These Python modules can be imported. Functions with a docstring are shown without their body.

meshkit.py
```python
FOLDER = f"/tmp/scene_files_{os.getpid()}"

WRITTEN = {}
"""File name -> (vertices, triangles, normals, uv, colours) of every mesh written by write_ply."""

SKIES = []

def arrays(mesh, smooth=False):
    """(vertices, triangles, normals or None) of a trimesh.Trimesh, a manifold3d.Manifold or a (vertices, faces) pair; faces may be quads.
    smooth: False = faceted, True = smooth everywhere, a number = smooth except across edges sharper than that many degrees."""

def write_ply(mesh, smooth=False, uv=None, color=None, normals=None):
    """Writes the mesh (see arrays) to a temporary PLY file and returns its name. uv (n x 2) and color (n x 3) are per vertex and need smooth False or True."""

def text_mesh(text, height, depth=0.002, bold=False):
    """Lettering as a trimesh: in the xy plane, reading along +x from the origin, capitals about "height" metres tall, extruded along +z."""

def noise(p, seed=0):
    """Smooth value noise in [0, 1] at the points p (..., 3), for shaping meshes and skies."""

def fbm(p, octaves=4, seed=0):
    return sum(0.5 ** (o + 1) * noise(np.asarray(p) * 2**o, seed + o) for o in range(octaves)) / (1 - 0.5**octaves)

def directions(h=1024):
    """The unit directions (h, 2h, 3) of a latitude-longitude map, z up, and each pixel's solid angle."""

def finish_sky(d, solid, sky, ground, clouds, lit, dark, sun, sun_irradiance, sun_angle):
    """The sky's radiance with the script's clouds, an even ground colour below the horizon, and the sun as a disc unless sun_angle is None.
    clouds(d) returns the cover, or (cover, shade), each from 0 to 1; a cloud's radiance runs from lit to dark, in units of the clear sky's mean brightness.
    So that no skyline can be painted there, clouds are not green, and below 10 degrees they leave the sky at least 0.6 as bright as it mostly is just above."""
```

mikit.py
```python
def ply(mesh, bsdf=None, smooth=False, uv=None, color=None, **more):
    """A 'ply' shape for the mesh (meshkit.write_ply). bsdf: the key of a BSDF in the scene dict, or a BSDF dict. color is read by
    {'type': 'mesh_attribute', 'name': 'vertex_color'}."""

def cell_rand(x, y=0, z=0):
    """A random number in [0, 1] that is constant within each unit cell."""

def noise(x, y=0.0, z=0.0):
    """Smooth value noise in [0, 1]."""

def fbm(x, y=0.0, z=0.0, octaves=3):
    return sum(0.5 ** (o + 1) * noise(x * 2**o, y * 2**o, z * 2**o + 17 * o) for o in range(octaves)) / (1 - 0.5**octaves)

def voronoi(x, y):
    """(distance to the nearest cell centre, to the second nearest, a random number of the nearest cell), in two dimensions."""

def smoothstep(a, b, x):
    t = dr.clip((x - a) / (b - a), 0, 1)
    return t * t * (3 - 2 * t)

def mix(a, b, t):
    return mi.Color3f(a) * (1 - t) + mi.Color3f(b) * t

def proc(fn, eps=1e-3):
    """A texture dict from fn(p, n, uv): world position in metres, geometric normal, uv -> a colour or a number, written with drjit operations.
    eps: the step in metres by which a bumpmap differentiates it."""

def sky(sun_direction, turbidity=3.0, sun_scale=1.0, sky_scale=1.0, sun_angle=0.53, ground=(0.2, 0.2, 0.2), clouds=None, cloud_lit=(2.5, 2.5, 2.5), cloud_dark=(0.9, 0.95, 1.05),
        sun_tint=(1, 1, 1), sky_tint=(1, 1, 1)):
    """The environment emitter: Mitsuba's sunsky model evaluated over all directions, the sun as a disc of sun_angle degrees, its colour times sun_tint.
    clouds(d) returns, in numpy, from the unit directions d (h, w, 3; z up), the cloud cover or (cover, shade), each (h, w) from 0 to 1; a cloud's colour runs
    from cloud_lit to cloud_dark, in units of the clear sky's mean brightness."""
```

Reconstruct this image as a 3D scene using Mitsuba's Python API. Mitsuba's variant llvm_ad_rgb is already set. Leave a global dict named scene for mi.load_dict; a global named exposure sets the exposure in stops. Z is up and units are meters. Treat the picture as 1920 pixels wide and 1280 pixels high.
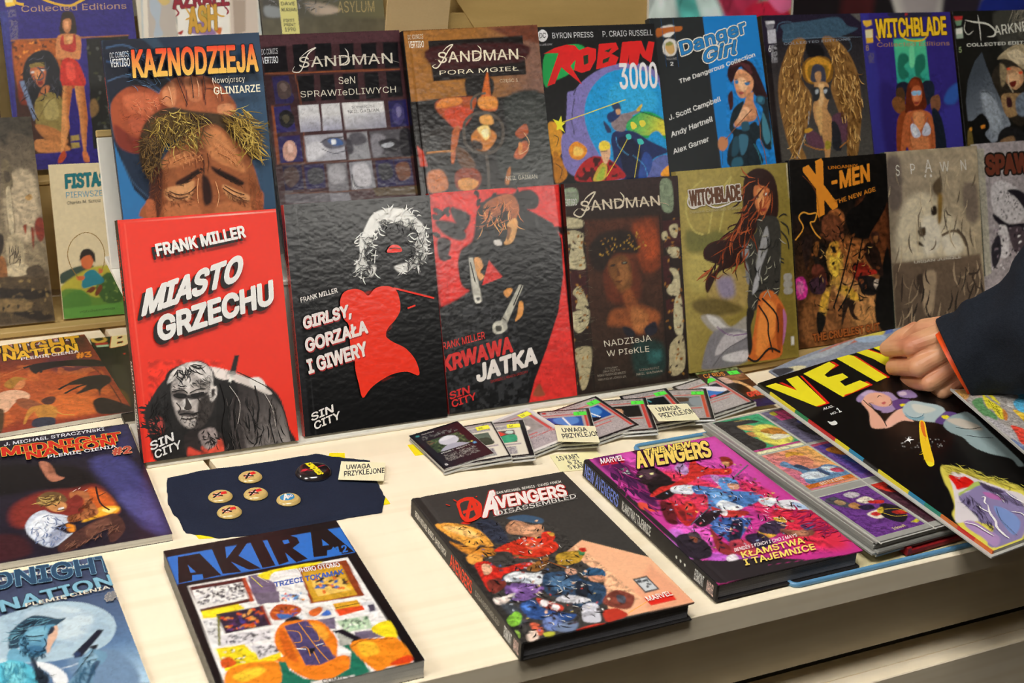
"""A comics stall: covers leaning on stepped racks along a birch counter, flat comics, badges, cards and a customer's hand."""

import math, random
import numpy as np, trimesh, shapely
import mitsuba as mi, drjit as dr
import mikit, meshkit
from mikit import ply, proc, noise, fbm, mix, smoothstep
from shapely.geometry import Polygon
from shapely.ops import unary_union
import manifold3d as m3

scene, labels = {}, {}
TOP = 0.80                                    # height of the counter's top above the floor
def V(*a): return np.array(a, float)

# ---------------------------------------------------------------- camera, lamps, exposure
exposure = 0.14
EYE = V(-1.0955, -1.2905, 0.6899 + TOP)
YAW, PITCH, ROLL = 0.45461, -0.39455, 0.05836
_f = V(math.sin(YAW)*math.cos(PITCH), math.cos(YAW)*math.cos(PITCH), math.sin(PITCH))
_r = V(math.cos(YAW), -math.sin(YAW), 0); _u = np.cross(_r, _f)
_up = -math.sin(ROLL)*_r + math.cos(ROLL)*_u
scene['camera'] = {'type': 'thinlens', 'fov': math.degrees(2*math.atan(960/2463.5)), 'fov_axis': 'x',
    'aperture_radius': 0.0024, 'focus_distance': 1.42, 'near_clip': 0.02, 'far_clip': 60.0,
    'to_world': mi.ScalarTransform4f().look_at(origin=EYE.tolist(), target=(EYE+_f).tolist(), up=_up.tolist())}
LAMP = (19.0, 18.2, 16.9)                     # radiance of the fluorescent ceiling panels
LAMPS = [(-3.0,-0.8),(-1.0,-0.9),(-0.4,-5.0),(1.2,-5.0),(2.8,-5.0),(-4.4,1.6)]
CEIL = 3.0
# ---------------------------------------------------------------- materials
def lin(c):
    if isinstance(c, str):
        c = [int(c[i:i+2], 16)/255 for i in (0, 2, 4)] if len(c) == 6 else [int(x, 16)/15 for x in c]
    c = np.array(c, float)
    return np.where(c < .04045, c/12.92, ((c+.055)/1.055)**2.4)
def L(c): return lin(c).tolist()
def rgb(c): return {'type': 'rgb', 'value': L(c) if isinstance(c, str) else list(c)}
VC = {'type': 'mesh_attribute', 'name': 'vertex_color'}
def pr(c, rough=.5, spec=.5, **k): return {'type': 'principled', 'base_color': c if isinstance(c, dict) else rgb(c), 'roughness': rough, 'specular': spec, **k}
def two(b): return {'type': 'twosided', 'bsdf': b}
def bump(b, fn, s, eps=1e-3): return {'type': 'bumpmap', 'arbitrary': proc(fn, eps), 'scale': s, 'bsdf': b}
def film_wrinkle(p, n, uv): return fbm(p.x*150, p.y*150+p.z*60, p.z*170, 2)
scene['print_gloss'] = two(bump(pr(VC, .2, .5), film_wrinkle, .00016, 5e-4))
scene['print_gloss_flat'] = two(pr(VC, .24, .5))
scene['print_satin'] = two(pr(VC, .36, .45))
scene['print_matt'] = two(pr(VC, .55, .35))
scene['print_plain'] = two(pr(VC, .6, .3))
def birch(p, n, uv):
    g = fbm(p.x*3.0 + 11, p.y*90.0, p.z*90.0, 3); k = fbm(p.x*1.2, p.y*7, p.z*7+3, 2)
    return mix(L('f9edd3'), L('efe0c2'), smoothstep(.35, .75, g)*.55 + k*.25)
scene['birch'] = two(pr(proc(birch), .42, .4))
def kraft_fn(p, n, uv):
    g = fbm(p.x*9, p.y*9, p.z*90, 3); s = noise(p.x*700, p.y*700, p.z*700)
    return mix(L('b79b63'), L('a48852'), g*.7 + s*.3)
scene['kraft'] = two(pr(proc(kraft_fn), .75, .2))
def kraft_light(p, n, uv):
    g = fbm(p.x*6, p.y*6, p.z*40, 3); s = noise(p.x*600, p.y*600, p.z*600)
    return mix(L('cdb488'), L('bea377'), g*.7 + s*.3)
scene['carton'] = two(pr(proc(kraft_light), .8, .2))
scene['rack_white'] = two(pr('d9d6cc', .5, .3))
scene['rack_tan'] = two(pr(proc(lambda p, n, uv: mix(L('bda26c'), L('a88c55'), fbm(p.x*5, p.y*80, p.z*80, 3))), .55, .3))
def paper_edge(p, n, uv):
    return mix(L('d8d5cc'), L('a9a69d'), noise(p.x*30+p.z*1600, p.y*1600, p.z*900))
scene['paper_edge'] = two(pr(proc(paper_edge), .8, .2))
scene['paper_grey'] = two(pr(proc(lambda p, n, uv: mix(L('8b8b90'), L('5d5d63'), noise(p.x*20+p.z*1500, p.y*40, p.z*1500))), .8, .2))
scene['black_board'] = two(pr('17171a', .35, .4))
scene['white_wall'] = two(pr('cfc8b8', .8, .2))
scene['dim_wall'] = two(pr('3a3733', .8, .2))
scene['ceiling_white'] = two(pr('b9b3a6', .9, .1))
scene['floor_grey'] = two(pr(proc(lambda p, n, uv: mix(L('453e36'), L('37312b'), fbm(p.x*3, p.y*3, 0, 4))), .5, .4))
scene['dark_wood'] = two(pr(proc(lambda p, n, uv: mix(L('3a2e25'), L('2c221b'), fbm(p.x*4, p.y*60, p.z*60, 3))), .5, .3))
scene['steel'] = two({'type': 'roughconductor', 'material': 'Cr', 'alpha': .12})
scene['clear_film'] = {'type': 'thindielectric', 'int_ior': 1.49}

# ---------------------------------------------------------------- helpers
T4 = np.eye(4)
def tr(x, y, z): m = np.eye(4); m[:3, 3] = (x, y, z); return m
def frame(ux, uy, uz, o): m = np.eye(4); m[:3, 0], m[:3, 1], m[:3, 2], m[:3, 3] = ux, uy, uz, o; return m
WORLD = tr(0, 0, TOP)
def tw(M): return mi.ScalarTransform4f(M.tolist())
def put(key, mesh, bsdf, M=None, smooth=False, color=None, label=None, cat=None, group=None, kind=None, world=True):
    M = np.eye(4) if M is None else M
    scene[key] = ply(mesh, bsdf, smooth, color=color, to_world=tw(WORLD @ M if world else M))
    tag(key, label, cat, group, kind)
    return key
def tag(key, label=None, cat=None, group=None, kind=None):
    d = {k: v for k, v in (('label', label), ('category', cat), ('group', group), ('kind', kind)) if v}
    if d: labels[key] = {**labels.get(key, {}), **d}
_used = {}
def name(base):
    n = _used.get(base, 0); _used[base] = n + 1
    return base if n == 0 else f'{base}_{n:03d}'
def box(x0, x1, y0, y1, z0, z1):
    return trimesh.creation.box(bounds=[[x0, y0, z0], [x1, y1, z1]])
def cbox(x0, x1, y0, y1, z0, z1, r=.001):
    """a box with chamfered edges"""
    pts = []
    for a, xs in ((x0, 1), (x1, -1)):
        for b, ys in ((y0, 1), (y1, -1)):
            for c, zs in ((z0, 1), (z1, -1)):
                pts += [(a+xs*r, b+ys*r, c), (a+xs*r, b, c+zs*r), (a, b+ys*r, c+zs*r)]
    return trimesh.convex.convex_hull(np.array(pts))
def cat_mesh(ms): return trimesh.util.concatenate(ms)
def prism(pts, z0, z1):
    m = trimesh.creation.extrude_polygon(Polygon(pts), z1-z0, engine='earcut'); m.apply_translation([0, 0, z0]); return m
def standing(x, y, z, lean, rot):
    ux = V(math.cos(rot), 0, math.sin(rot)); uy = V(-math.sin(rot), 0, math.cos(rot))
    k = lambda v: V(v[0], v[2]*math.sin(lean), v[2]*math.cos(lean))
    ux, uy = k(ux), k(uy)
    return frame(ux, uy, np.cross(ux, uy), V(x, y, z))
def lying(x, y, z, t, roll=0.0, pitch=0.0):
    ux = V(math.cos(t), math.sin(t), 0); uy = V(-math.sin(t), math.cos(t), 0); uz = V(0, 0, 1)
    if roll:
        ux, uz = math.cos(roll)*ux + math.sin(roll)*uz, -math.sin(roll)*ux + math.cos(roll)*uz
    if pitch:
        uy, uz = math.cos(pitch)*uy + math.sin(pitch)*uz, -math.sin(pitch)*uy + math.cos(pitch)*uz
    return frame(ux, uy, uz, V(x, y, z))

# ---------------------------------------------------------------- printed covers: colour per vertex of a fine grid, lettering as flat cut shapes
_glyphs = {}
def glyphs(text, bold):
    """outline of a line of lettering, scaled to the box 0..1 (advance) x 0..1 (capital height)"""
    k = (text, bold)
    if k not in _glyphs:
        m = meshkit.text_mesh(text, 1.0, .1, bold)
        v, f = m.vertices, m.faces
        lo = f[(np.abs(v[f][:, :, 2]) < 1e-6).all(1)]
        e = np.sort(lo[:, [0, 1, 1, 2, 2, 0]].reshape(-1, 2), axis=1); e, c = np.unique(e, axis=0, return_counts=True)
        g = shapely.MultiPolygon(list(trimesh.path.polygons.edges_to_polygons(e[c == 1], v[:, :2])))
        x0, _, x1, _ = g.bounds
        _glyphs[k] = shapely.affinity.affine_transform(g, [1/(x1-x0), 0, 0, 1, -x0/(x1-x0), 0])
    return _glyphs[k]
def tri_poly(g):
    vs, fs, n = [], [], 0
    for q in getattr(g, 'geoms', [g]):
        if q.geom_type != 'Polygon' or q.area < .5: continue
        q = shapely.geometry.polygon.orient(q)
        v, f = trimesh.creation.triangulate_polygon(q, engine='earcut')
        vs.append(v); fs.append(np.asarray(f) + n); n += len(v)
    return (np.vstack(vs), np.vstack(fs)) if vs else (np.zeros((0, 2)), np.zeros((0, 3), int))
def curve(pts, closed, k=4):
    p = np.asarray(pts, float); n = len(p)
    if n < 3: return p
    out = []
    for i in range(n if closed else n-1):
        a, b, c, d = (p[(i+j) % n] if closed else p[min(max(i+j, 0), n-1)] for j in (-1, 0, 1, 2))
        for s in np.arange(k)/k:
            out.append(.5*((2*b) + (c-a)*s + (2*a-5*b+4*c-d)*s*s + (3*b-a-3*c+d)*s**3))
    if not closed: out.append(p[-1])
    return np.array(out)
def stroke_poly(pts, w, taper=False):
    p = np.asarray(pts, float); t = np.gradient(p, axis=0); t /= np.linalg.norm(t, axis=1, keepdims=True) + 1e-9
    nrm = np.stack([-t[:, 1], t[:, 0]], 1)
    s = np.linspace(0, 1, len(p))[:, None]; ww = w/2*(np.minimum(1, np.minimum(s, 1-s)*4+.15) if taper else 1)
    a, b = p + nrm*ww, p - nrm*ww; n = len(p)
    f = np.array([[i, i+1, n+i+1] for i in range(n-1)] + [[i, n+i+1, n+i] for i in range(n-1)])
    return np.vstack([a, b]), f
def sdist(P, poly):
    d = np.full(len(P), 1e9); ins = np.zeros(len(P), bool); a = poly; b = np.roll(poly, -1, 0)
    x, y = P[:, 0], P[:, 1]
    for (x0, y0), (x1, y1) in zip(a, b):
        ex, ey = x1-x0, y1-y0; l = ex*ex+ey*ey+1e-12
        t = np.clip(((x-x0)*ex+(y-y0)*ey)/l, 0, 1)
        d = np.minimum(d, (x-x0-t*ex)**2+(y-y0-t*ey)**2)
        c = (y0 > y) != (y1 > y)
        if ey != 0: ins ^= c & (x < (y-y0)/ey*ex + x0)
    return np.sqrt(d)*np.where(ins, 1, -1)
class Art:
    """A printed face, w x h metres. Units of the drawing: thousandths of its height, from its upper left corner."""
    def __init__(s, src, w, h, step=.0014):
        s.w, s.h = w, h; s.nx, s.ny = max(3, int(w/step)+1), max(3, int(h/step)+1)
        s.k = 1000/h; s.W = w*s.k
        u, v = np.meshgrid(np.linspace(0, s.W, s.nx), np.linspace(0, 1000, s.ny))
        s.P = np.stack([u.ravel(), v.ravel()], 1); s.C = np.tile(lin('888888'), (len(s.P), 1))
        s.g = max(s.W/(s.nx-1), 1000/(s.ny-1)); s.over = []; s.rng = np.random.default_rng(abs(hash(len(src)))%99991)
        for ln in src.strip().split('\n'): s.op(ln)
    def alpha(s, poly, soft):
        lo, hi = poly.min(0)-soft-s.g, poly.max(0)+soft+s.g
        i = np.nonzero(((s.P >= lo) & (s.P <= hi)).all(1))[0]
        if not len(i): return i, np.zeros(0)
        a = np.clip(sdist(s.P[i], poly)/max(soft, s.g*.9)+.5, 0, 1)
        return i, a*a*(3-2*a)
    def fill(s, poly, col, soft):
        i, a = s.alpha(poly, soft)
        c = col if isinstance(col, np.ndarray) and col.ndim == 1 else col(s.P[i])
        s.C[i] = s.C[i]*(1-a[:, None]) + c*a[:, None]
    def op(s, ln):
        if '|' in ln[:2]:
            _, txt, col, nums, o = ln.split('|'); return s.text(txt, col, [float(x) for x in nums.replace(',', ' ').split()], o)
        q = ln.split(); k = q[0]
        def pts(j): return np.array([[float(y) for y in x.split(',')] for x in q[j:]])
        if k == 'B': s.C[:] = lin(q[1])
        elif k in 'ps': s.fill(curve(pts(3), True) if k == 's' else pts(3), lin(q[1]), float(q[2]))
        elif k in 'gG':
            P = pts(4); A, Bp = P[0], P[1]; d = Bp-A; c0, c1 = lin(q[1]), lin(q[2])
            def f(X):
                t = np.clip(((X-A) @ d)/(d @ d), 0, 1)[:, None]; return (c0**.45*(1-t)+c1**.45*t)**(1/.45)
            s.fill(curve(P[2:], True) if k == 'G' else P[2:], f, float(q[3]))
        elif k == 'l':
            v, f = stroke_poly(curve(pts(3), False), float(q[2])); n = len(v)//2
            s.fill(np.vstack([v[:n], v[n:][::-1]]), lin(q[1]), s.g*.8)
        elif k == 'n':                                       # mottled print: n amount size [polygon]
            X = s.P/float(q[2]); t = meshkit.fbm(np.c_[X, np.full(len(X), float(s.rng.integers(99)))], 3)
            a = np.ones(len(X))
            if len(q) > 3: i, aa = s.alpha(pts(3), 12); a = np.zeros(len(X)); a[i] = aa
            s.C *= (1+(t-.5)*2*float(q[1])*a)[:, None].clip(.05, 3)
        elif k == 'i':                                       # brushed relief with ink lines: i ink relief size [polygon]
            sz = float(q[3]); X = np.c_[s.P/sz, np.full(len(s.P), float(s.rng.integers(99)))]
            wv = meshkit.fbm(X*.6+31, 2)[:, None]*1.6; X = X+np.c_[wv, -wv, wv*0]
            t = meshkit.fbm(X, 3); t2 = meshkit.fbm(X+np.array([.16, -.22, 0]), 3); a = np.ones(len(X))
            if len(q) > 4: i, aa = s.alpha(pts(4), 14); a = np.zeros(len(X)); a[i] = aa
            lum = 1+np.clip((t-t2)*9, -1, 1)*float(q[2])*a
            ink = np.clip(1-np.abs(t-.5)/.022, 0, 1)*float(q[1])*a
            s.C = np.clip(s.C*lum[:, None]*(1-ink)[:, None], 0, 1)
        elif k == 'x':                                       # blotches of a colour: x col amount size thr polygon
            X = s.P/float(q[3]); t = meshkit.fbm(np.c_[X, np.full(len(X), float(s.rng.integers(99)))], 3)
            i, a = s.alpha(pts(5), 10); th = float(q[4])
            a = a*np.clip((t[i]-th)/.06, 0, 1)*float(q[2]); s.C[i] = s.C[i]*(1-a[:, None]) + lin(q[1])*a[:, None]
        elif k == 'h':                                       # hatching: h col,col.. width n length angle spread polygon
            cols = [lin(c) for c in q[1].split(',')]; w, n, ln_, an, sp = float(q[2]), int(q[3]), float(q[4]), float(q[5]), float(q[6]); P = pts(7)
            g = Polygon(P).buffer(0); x0, y0, x1, y1 = g.bounds; got = 0
            for _ in range(n*6):
                if got >= n: break
                c = s.rng.uniform([x0, y0], [x1, y1])
                if not shapely.contains_xy(g, *c): continue
                got += 1; t0 = math.radians(an+s.rng.normal()*sp); bend = s.rng.normal()*.35; le = ln_*s.rng.uniform(.6, 1.3)
                pp = [c]
                for j in range(3): pp.append(pp[-1]+le/3*V(math.cos(t0+bend*j), math.sin(t0+bend*j)))
                v, f = stroke_poly(np.array(pp), w*s.rng.uniform(.6, 1.3), True); s.over.append((v, f, cols[s.rng.integers(len(cols))]))
        elif k == 'd':                                       # scattered dabs painted into the grid: d col,col n size polygon
            cols = [lin(c) for c in q[1].split(',')]; n, sz = int(q[2]), float(q[3]); P = pts(4); g = Polygon(P).buffer(0); x0, y0, x1, y1 = g.bounds
            for _ in range(n):
                c = s.rng.uniform([x0, y0], [x1, y1])
                if not shapely.contains_xy(g, *c): continue
                a = np.linspace(0, 2*np.pi, 8)[:-1]; r = sz*s.rng.uniform(.4, 1, 7); an = s.rng.uniform(0, 3.14); e = np.c_[np.cos(a)*r, np.sin(a)*r*.55]
                e = e @ np.array([[math.cos(an), math.sin(an)], [-math.sin(an), math.cos(an)]])
                s.fill(curve(c+e, True, 2), cols[s.rng.integers(len(cols))], s.g)
        elif k in 'vw':
            v, f = tri_poly(Polygon(curve(pts(2), True) if k == 'w' else pts(2)).buffer(0)); s.over.append((v, f, lin(q[1])))
        elif k in 'kK': v, f = stroke_poly(curve(pts(3), False), float(q[2]), k == 'K'); s.over.append((v, f, lin(q[1])))
    def text(s, txt, col, n, o):
        g = glyphs(txt, 'b' in o.split())
        ox, oy, ax, ay, bx, by = n
        mat = [ax-ox, bx-ox, ay-oy, by-oy, ox, oy]
        g = shapely.affinity.affine_transform(g, mat)
        for t in o.split():
            if t.startswith('w'): g = g.buffer(float(t[1:]), join_style='mitre')
        for t in o.split():
            if t.startswith('s'):
                c, dx, dy = t[1:].split(','); s.over.append((*tri_poly(shapely.affinity.translate(g, float(dx), float(dy))), lin(c)))
            if t.startswith('o'):
                c, w = t[1:].split(','); s.over.append((*tri_poly(g.buffer(float(w), quad_segs=2)), lin(c)))
        v, f = tri_poly(g); cc = [lin(c) for c in col.split(',')]
        if len(cc) == 2 and len(v):
            i = np.linalg.inv(np.array([[ax-ox, bx-ox], [ay-oy, by-oy]])); tt = np.clip(((v-[ox, oy]) @ i.T)[:, 1:], 0, 1)
            s.over.append((v, f, cc[1]*(1-tt)+cc[0]*tt))
        else: s.over.append((v, f, cc[0]))
    def xy(s, v): return np.c_[v[:, 0]/s.k, s.h-v[:, 1]/s.k]
    def lettering(s, lift=.00006, gain=1.0, step=8e-6, z=None):
        vs, fs, cs, n = [], [], [], 0
        for j, (v, f, c) in enumerate(s.over):
            if not len(f): continue
            v = np.clip(v, [0, 0], [s.W, 1000])
            X = s.xy(v); zz = np.full(len(v), lift+j*step) + (0 if z is None else z(X[:, 0], X[:, 1])); a = X[f]
            f = np.where((((a[:, 1, 0]-a[:, 0, 0])*(a[:, 2, 1]-a[:, 0, 1])-(a[:, 1, 1]-a[:, 0, 1])*(a[:, 2, 0]-a[:, 0, 0])) < 0)[:, None], f[:, ::-1], f)
            vs.append(np.c_[X, zz]); fs.append(f+n); n += len(v); cs.append(np.broadcast_to(c, (len(v), 3)))
        if not vs: return None
        return (np.vstack(vs), np.vstack(fs)), np.clip(np.vstack(cs)*gain, 0, .95)
    def sheet(s, z=None, gain=1.0):
        X = s.xy(s.P); zz = np.zeros(len(X)) if z is None else z(X[:, 0], X[:, 1])
        i, j = np.meshgrid(np.arange(s.ny-1), np.arange(s.nx-1), indexing='ij'); a = (i*s.nx+j).ravel()
        f = np.vstack([np.c_[a, a+s.nx, a+1], np.c_[a+1, a+s.nx, a+s.nx+1]])
        return (np.c_[X, zz], f), np.clip(s.C*gain, 0, .95)
def skin(art, body, body_col, lift, z=None, gain=1.0):
    """the printed face laid on the upper side (z = 0) of a plain coloured body, as one mesh"""
    (v, f), c = art.sheet(z, gain); v = v + [0, 0, lift]
    bv, bf = np.array(body.vertices), np.array(body.faces); bv = bv[bf].reshape(-1, 3); bf = np.arange(len(bv)).reshape(-1, 3)
    bc = np.tile(np.array(body_col, float), (len(bv), 1)) if np.ndim(body_col) == 1 else body_col
    return (np.vstack([v, bv]), np.vstack([f, bf+len(v)])), np.vstack([c, bc])


# ---------------------------------------------------------------- the hall: floor, ceiling with its lamps, walls
X0, X1, Y0, Y1 = -6.0, 6.0, -8.0, 4.5
put('floor', box(X0, X1, Y0, Y1, -.05, 0), 'floor_grey', world=False, kind='structure')
put('ceiling', box(X0, X1, Y0, Y1, CEIL, CEIL+.05), 'ceiling_white', world=False, kind='structure')
put('wall_back', box(X0, X1, Y1, Y1+.05, 0, CEIL), 'white_wall', world=False, kind='structure')
put('wall_front', box(X0, X1, Y0-.05, Y0, 0, CEIL), 'dim_wall', world=False, kind='structure')
put('wall_left', box(X0-.05, X0, Y0, Y1, 0, CEIL), 'white_wall', world=False, kind='structure')
put('wall_right', box(X1, X1+.05, Y0, Y1, 0, CEIL), 'white_wall', world=False, kind='structure')
for i, (x, y) in enumerate(LAMPS):
    k = name('ceiling_lamp')
    tag(k, 'recessed fluorescent ceiling lamp with a white frame', 'ceiling lamp', 'fluorescent ceiling lamps')
    fr = cat_mesh([box(x-.62, x+.62, y-.32, y-.3, CEIL-.04, CEIL), box(x-.62, x+.62, y+.3, y+.32, CEIL-.04, CEIL), box(x-.62, x-.6, y-.3, y+.3, CEIL-.04, CEIL), box(x+.6, x+.62, y-.3, y+.3, CEIL-.04, CEIL)])
    put(k+'__frame', fr, 'rack_white', world=False)
    v = np.array([[x-.6, y-.3, CEIL-.02], [x-.6, y+.3, CEIL-.02], [x+.6, y+.3, CEIL-.02], [x+.6, y-.3, CEIL-.02]])
    scene[k+'__diffuser'] = ply((v, np.array([[0, 1, 2], [0, 2, 3]])), pr('e8e8e8', .5), emitter={'type': 'area', 'radiance': {'type': 'rgb', 'value': list(LAMP)}})

# tall shelving added out of view across the aisle as a light blocker: it keeps the low light off the counter's front and darkens what the lower covers mirror
k = name('added_bookcase'); tag(k, 'tall dark brown shelving added out of view across the aisle to block low light', 'added_bookcase')
bh = 1.78-TOP
put(k+'__back_panel', box(-2.6, 4.6, -2.58, -2.56, -TOP, bh), 'dark_wood')
for z in (.05, .45, .85, 1.25, 1.76): put(name(k+'__shelf'), box(-2.6, 4.6, -2.56, -2.26, z-TOP-.01, z-TOP+.012), 'dark_wood')
for x in (-2.6, -.8, 1.0, 2.8, 4.57): put(name(k+'__upright'), box(x, x+.03, -2.56, -2.26, -TOP, bh), 'dark_wood')

# ---------------------------------------------------------------- the two counters
def counter(key, label, outline, x0, x1):
    tag(key, label, 'counter')
    put(key+'__top', prism(outline, -.026, 0), 'birch')
    put(key+'__front_edge', cbox(x0, x1, -.4515, -.448, -.0262, .0003, .0006), 'birch')
    put(key+'__front_panel', cbox(x0+.004, x1-.004, -.420, -.405, -.118, -.026), 'birch', label='recessed upper front panel')
    put(key+'__drawer_front', cbox(x0+.004, x1-.004, -.450, -.432, -.60, -.137), 'birch', label='lower drawer front')
    put(key+'__carcass', box(x0+.01, min(x1-.01, sx(1.0)-.01) if x1 < 0 else x1-.01, -.404, .98, -.78, -.026), 'black_board')
    put(key+'__plinth', box(x0+.03, x1-.03, -.40, .96, -.80, -.78), 'black_board')
    put(key+'__drawer_top', box(x0+.004, x1-.004, -.432, -.404, -.139, -.137), 'birch')
sx = lambda y: -.8115 - .0205*0 + (y+.176)*(-.115)       # the joint between the counters runs slightly askew
counter('counter', 'birch topped counter on the right side of the joint with hardcovers and cards on it', [(sx(-.45)+.0035, -.45), (1.5, -.45), (1.5, 1.0), (sx(1.0)+.0035, 1.0)], sx(-.45)+.0035, 1.5)
counter('counter_001', 'birch topped counter on the left side of the joint under the flat blue comics', [(-2.6, -.45), (sx(-.45)-.0035, -.45), (sx(1.0)-.0035, 1.0), (-2.6, 1.0)], -2.6, sx(-.45)-.0035)
_used['counter'] = 2

# ---------------------------------------------------------------- stepped display racks
def rack(label, x0, x1, y, front, ledge_z, mat, back_mat, top_z=.315, step_y=.082, turn=0.0, feet=(0, .5, 1)):
    """two tiers: a ledge on the counter, an inclined board, a step, a second inclined board"""
    k = name('display_rack'); tag(k, label, 'display rack'); R = tr(x0, y, 0) @ frame(V(math.cos(turn), math.sin(turn), 0), V(-math.sin(turn), math.cos(turn), 0), V(0, 0, 1), V(0, 0, 0)) @ tr(-x0, -y, 0)
    put(k+'__lower_ledge', cbox(x0, x1, y+front, y+.10, ledge_z[0], ledge_z[1]), mat, R)
    put(k+'__lower_panel', cbox(x0+.004, x1-.004, y+step_y-.010, y+step_y-.002, ledge_z[1], .164), back_mat, R)
    put(k+'__step', cbox(x0, x1, y+step_y-.012, y+step_y+.125,   .164, .170), mat, R)
    a = .30; M = frame(V(1, 0, 0), V(0, math.sin(a), math.cos(a)), V(0, -math.cos(a), math.sin(a)), V(x0, y+step_y+.078, .170))
    hh = (top_z-.170)/math.cos(a)
    put(k+'__upper_panel', cbox(0, x1-x0, 0, hh-.004, -.006, 0), back_mat, R @ M)
    put(k+'__upper_rim', cbox(0, x1-x0, hh-.004, hh+.004, -.007, .001), 'rack_tan', R @ M)
    for q in feet:
        xx = x0+.006+q*(x1-x0-.02)
        if ledge_z[0] > .002: put(name(k+'__foot'), box(xx, xx+.008, y+front+.012, y+.09, 0, ledge_z[0]), mat, R)
        put(name(k+'__support'), box(xx, xx+.008, y+step_y+.02, y+step_y+.12, 0, .164), mat, R)
    return k
rack('white two tier display rack holding the black and red covers by the joint', -.895, -.187, .0, -.007, (0, .004), 'rack_white', 'rack_white', feet=(.5, 1))
rack('tan wooden two tier display rack behind the fanned cards, beside the white rack', -.181, .95, .0, -.003, (.0035, .011), 'rack_tan', 'rack_tan', top_z=.33, turn=.078)
rack('tan wooden two tier display rack standing at the far left behind the other racks', -1.75, -.40, .415, -.017, (.0035, .011), 'rack_tan', 'rack_tan', top_z=.36, step_y=.135)

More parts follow.
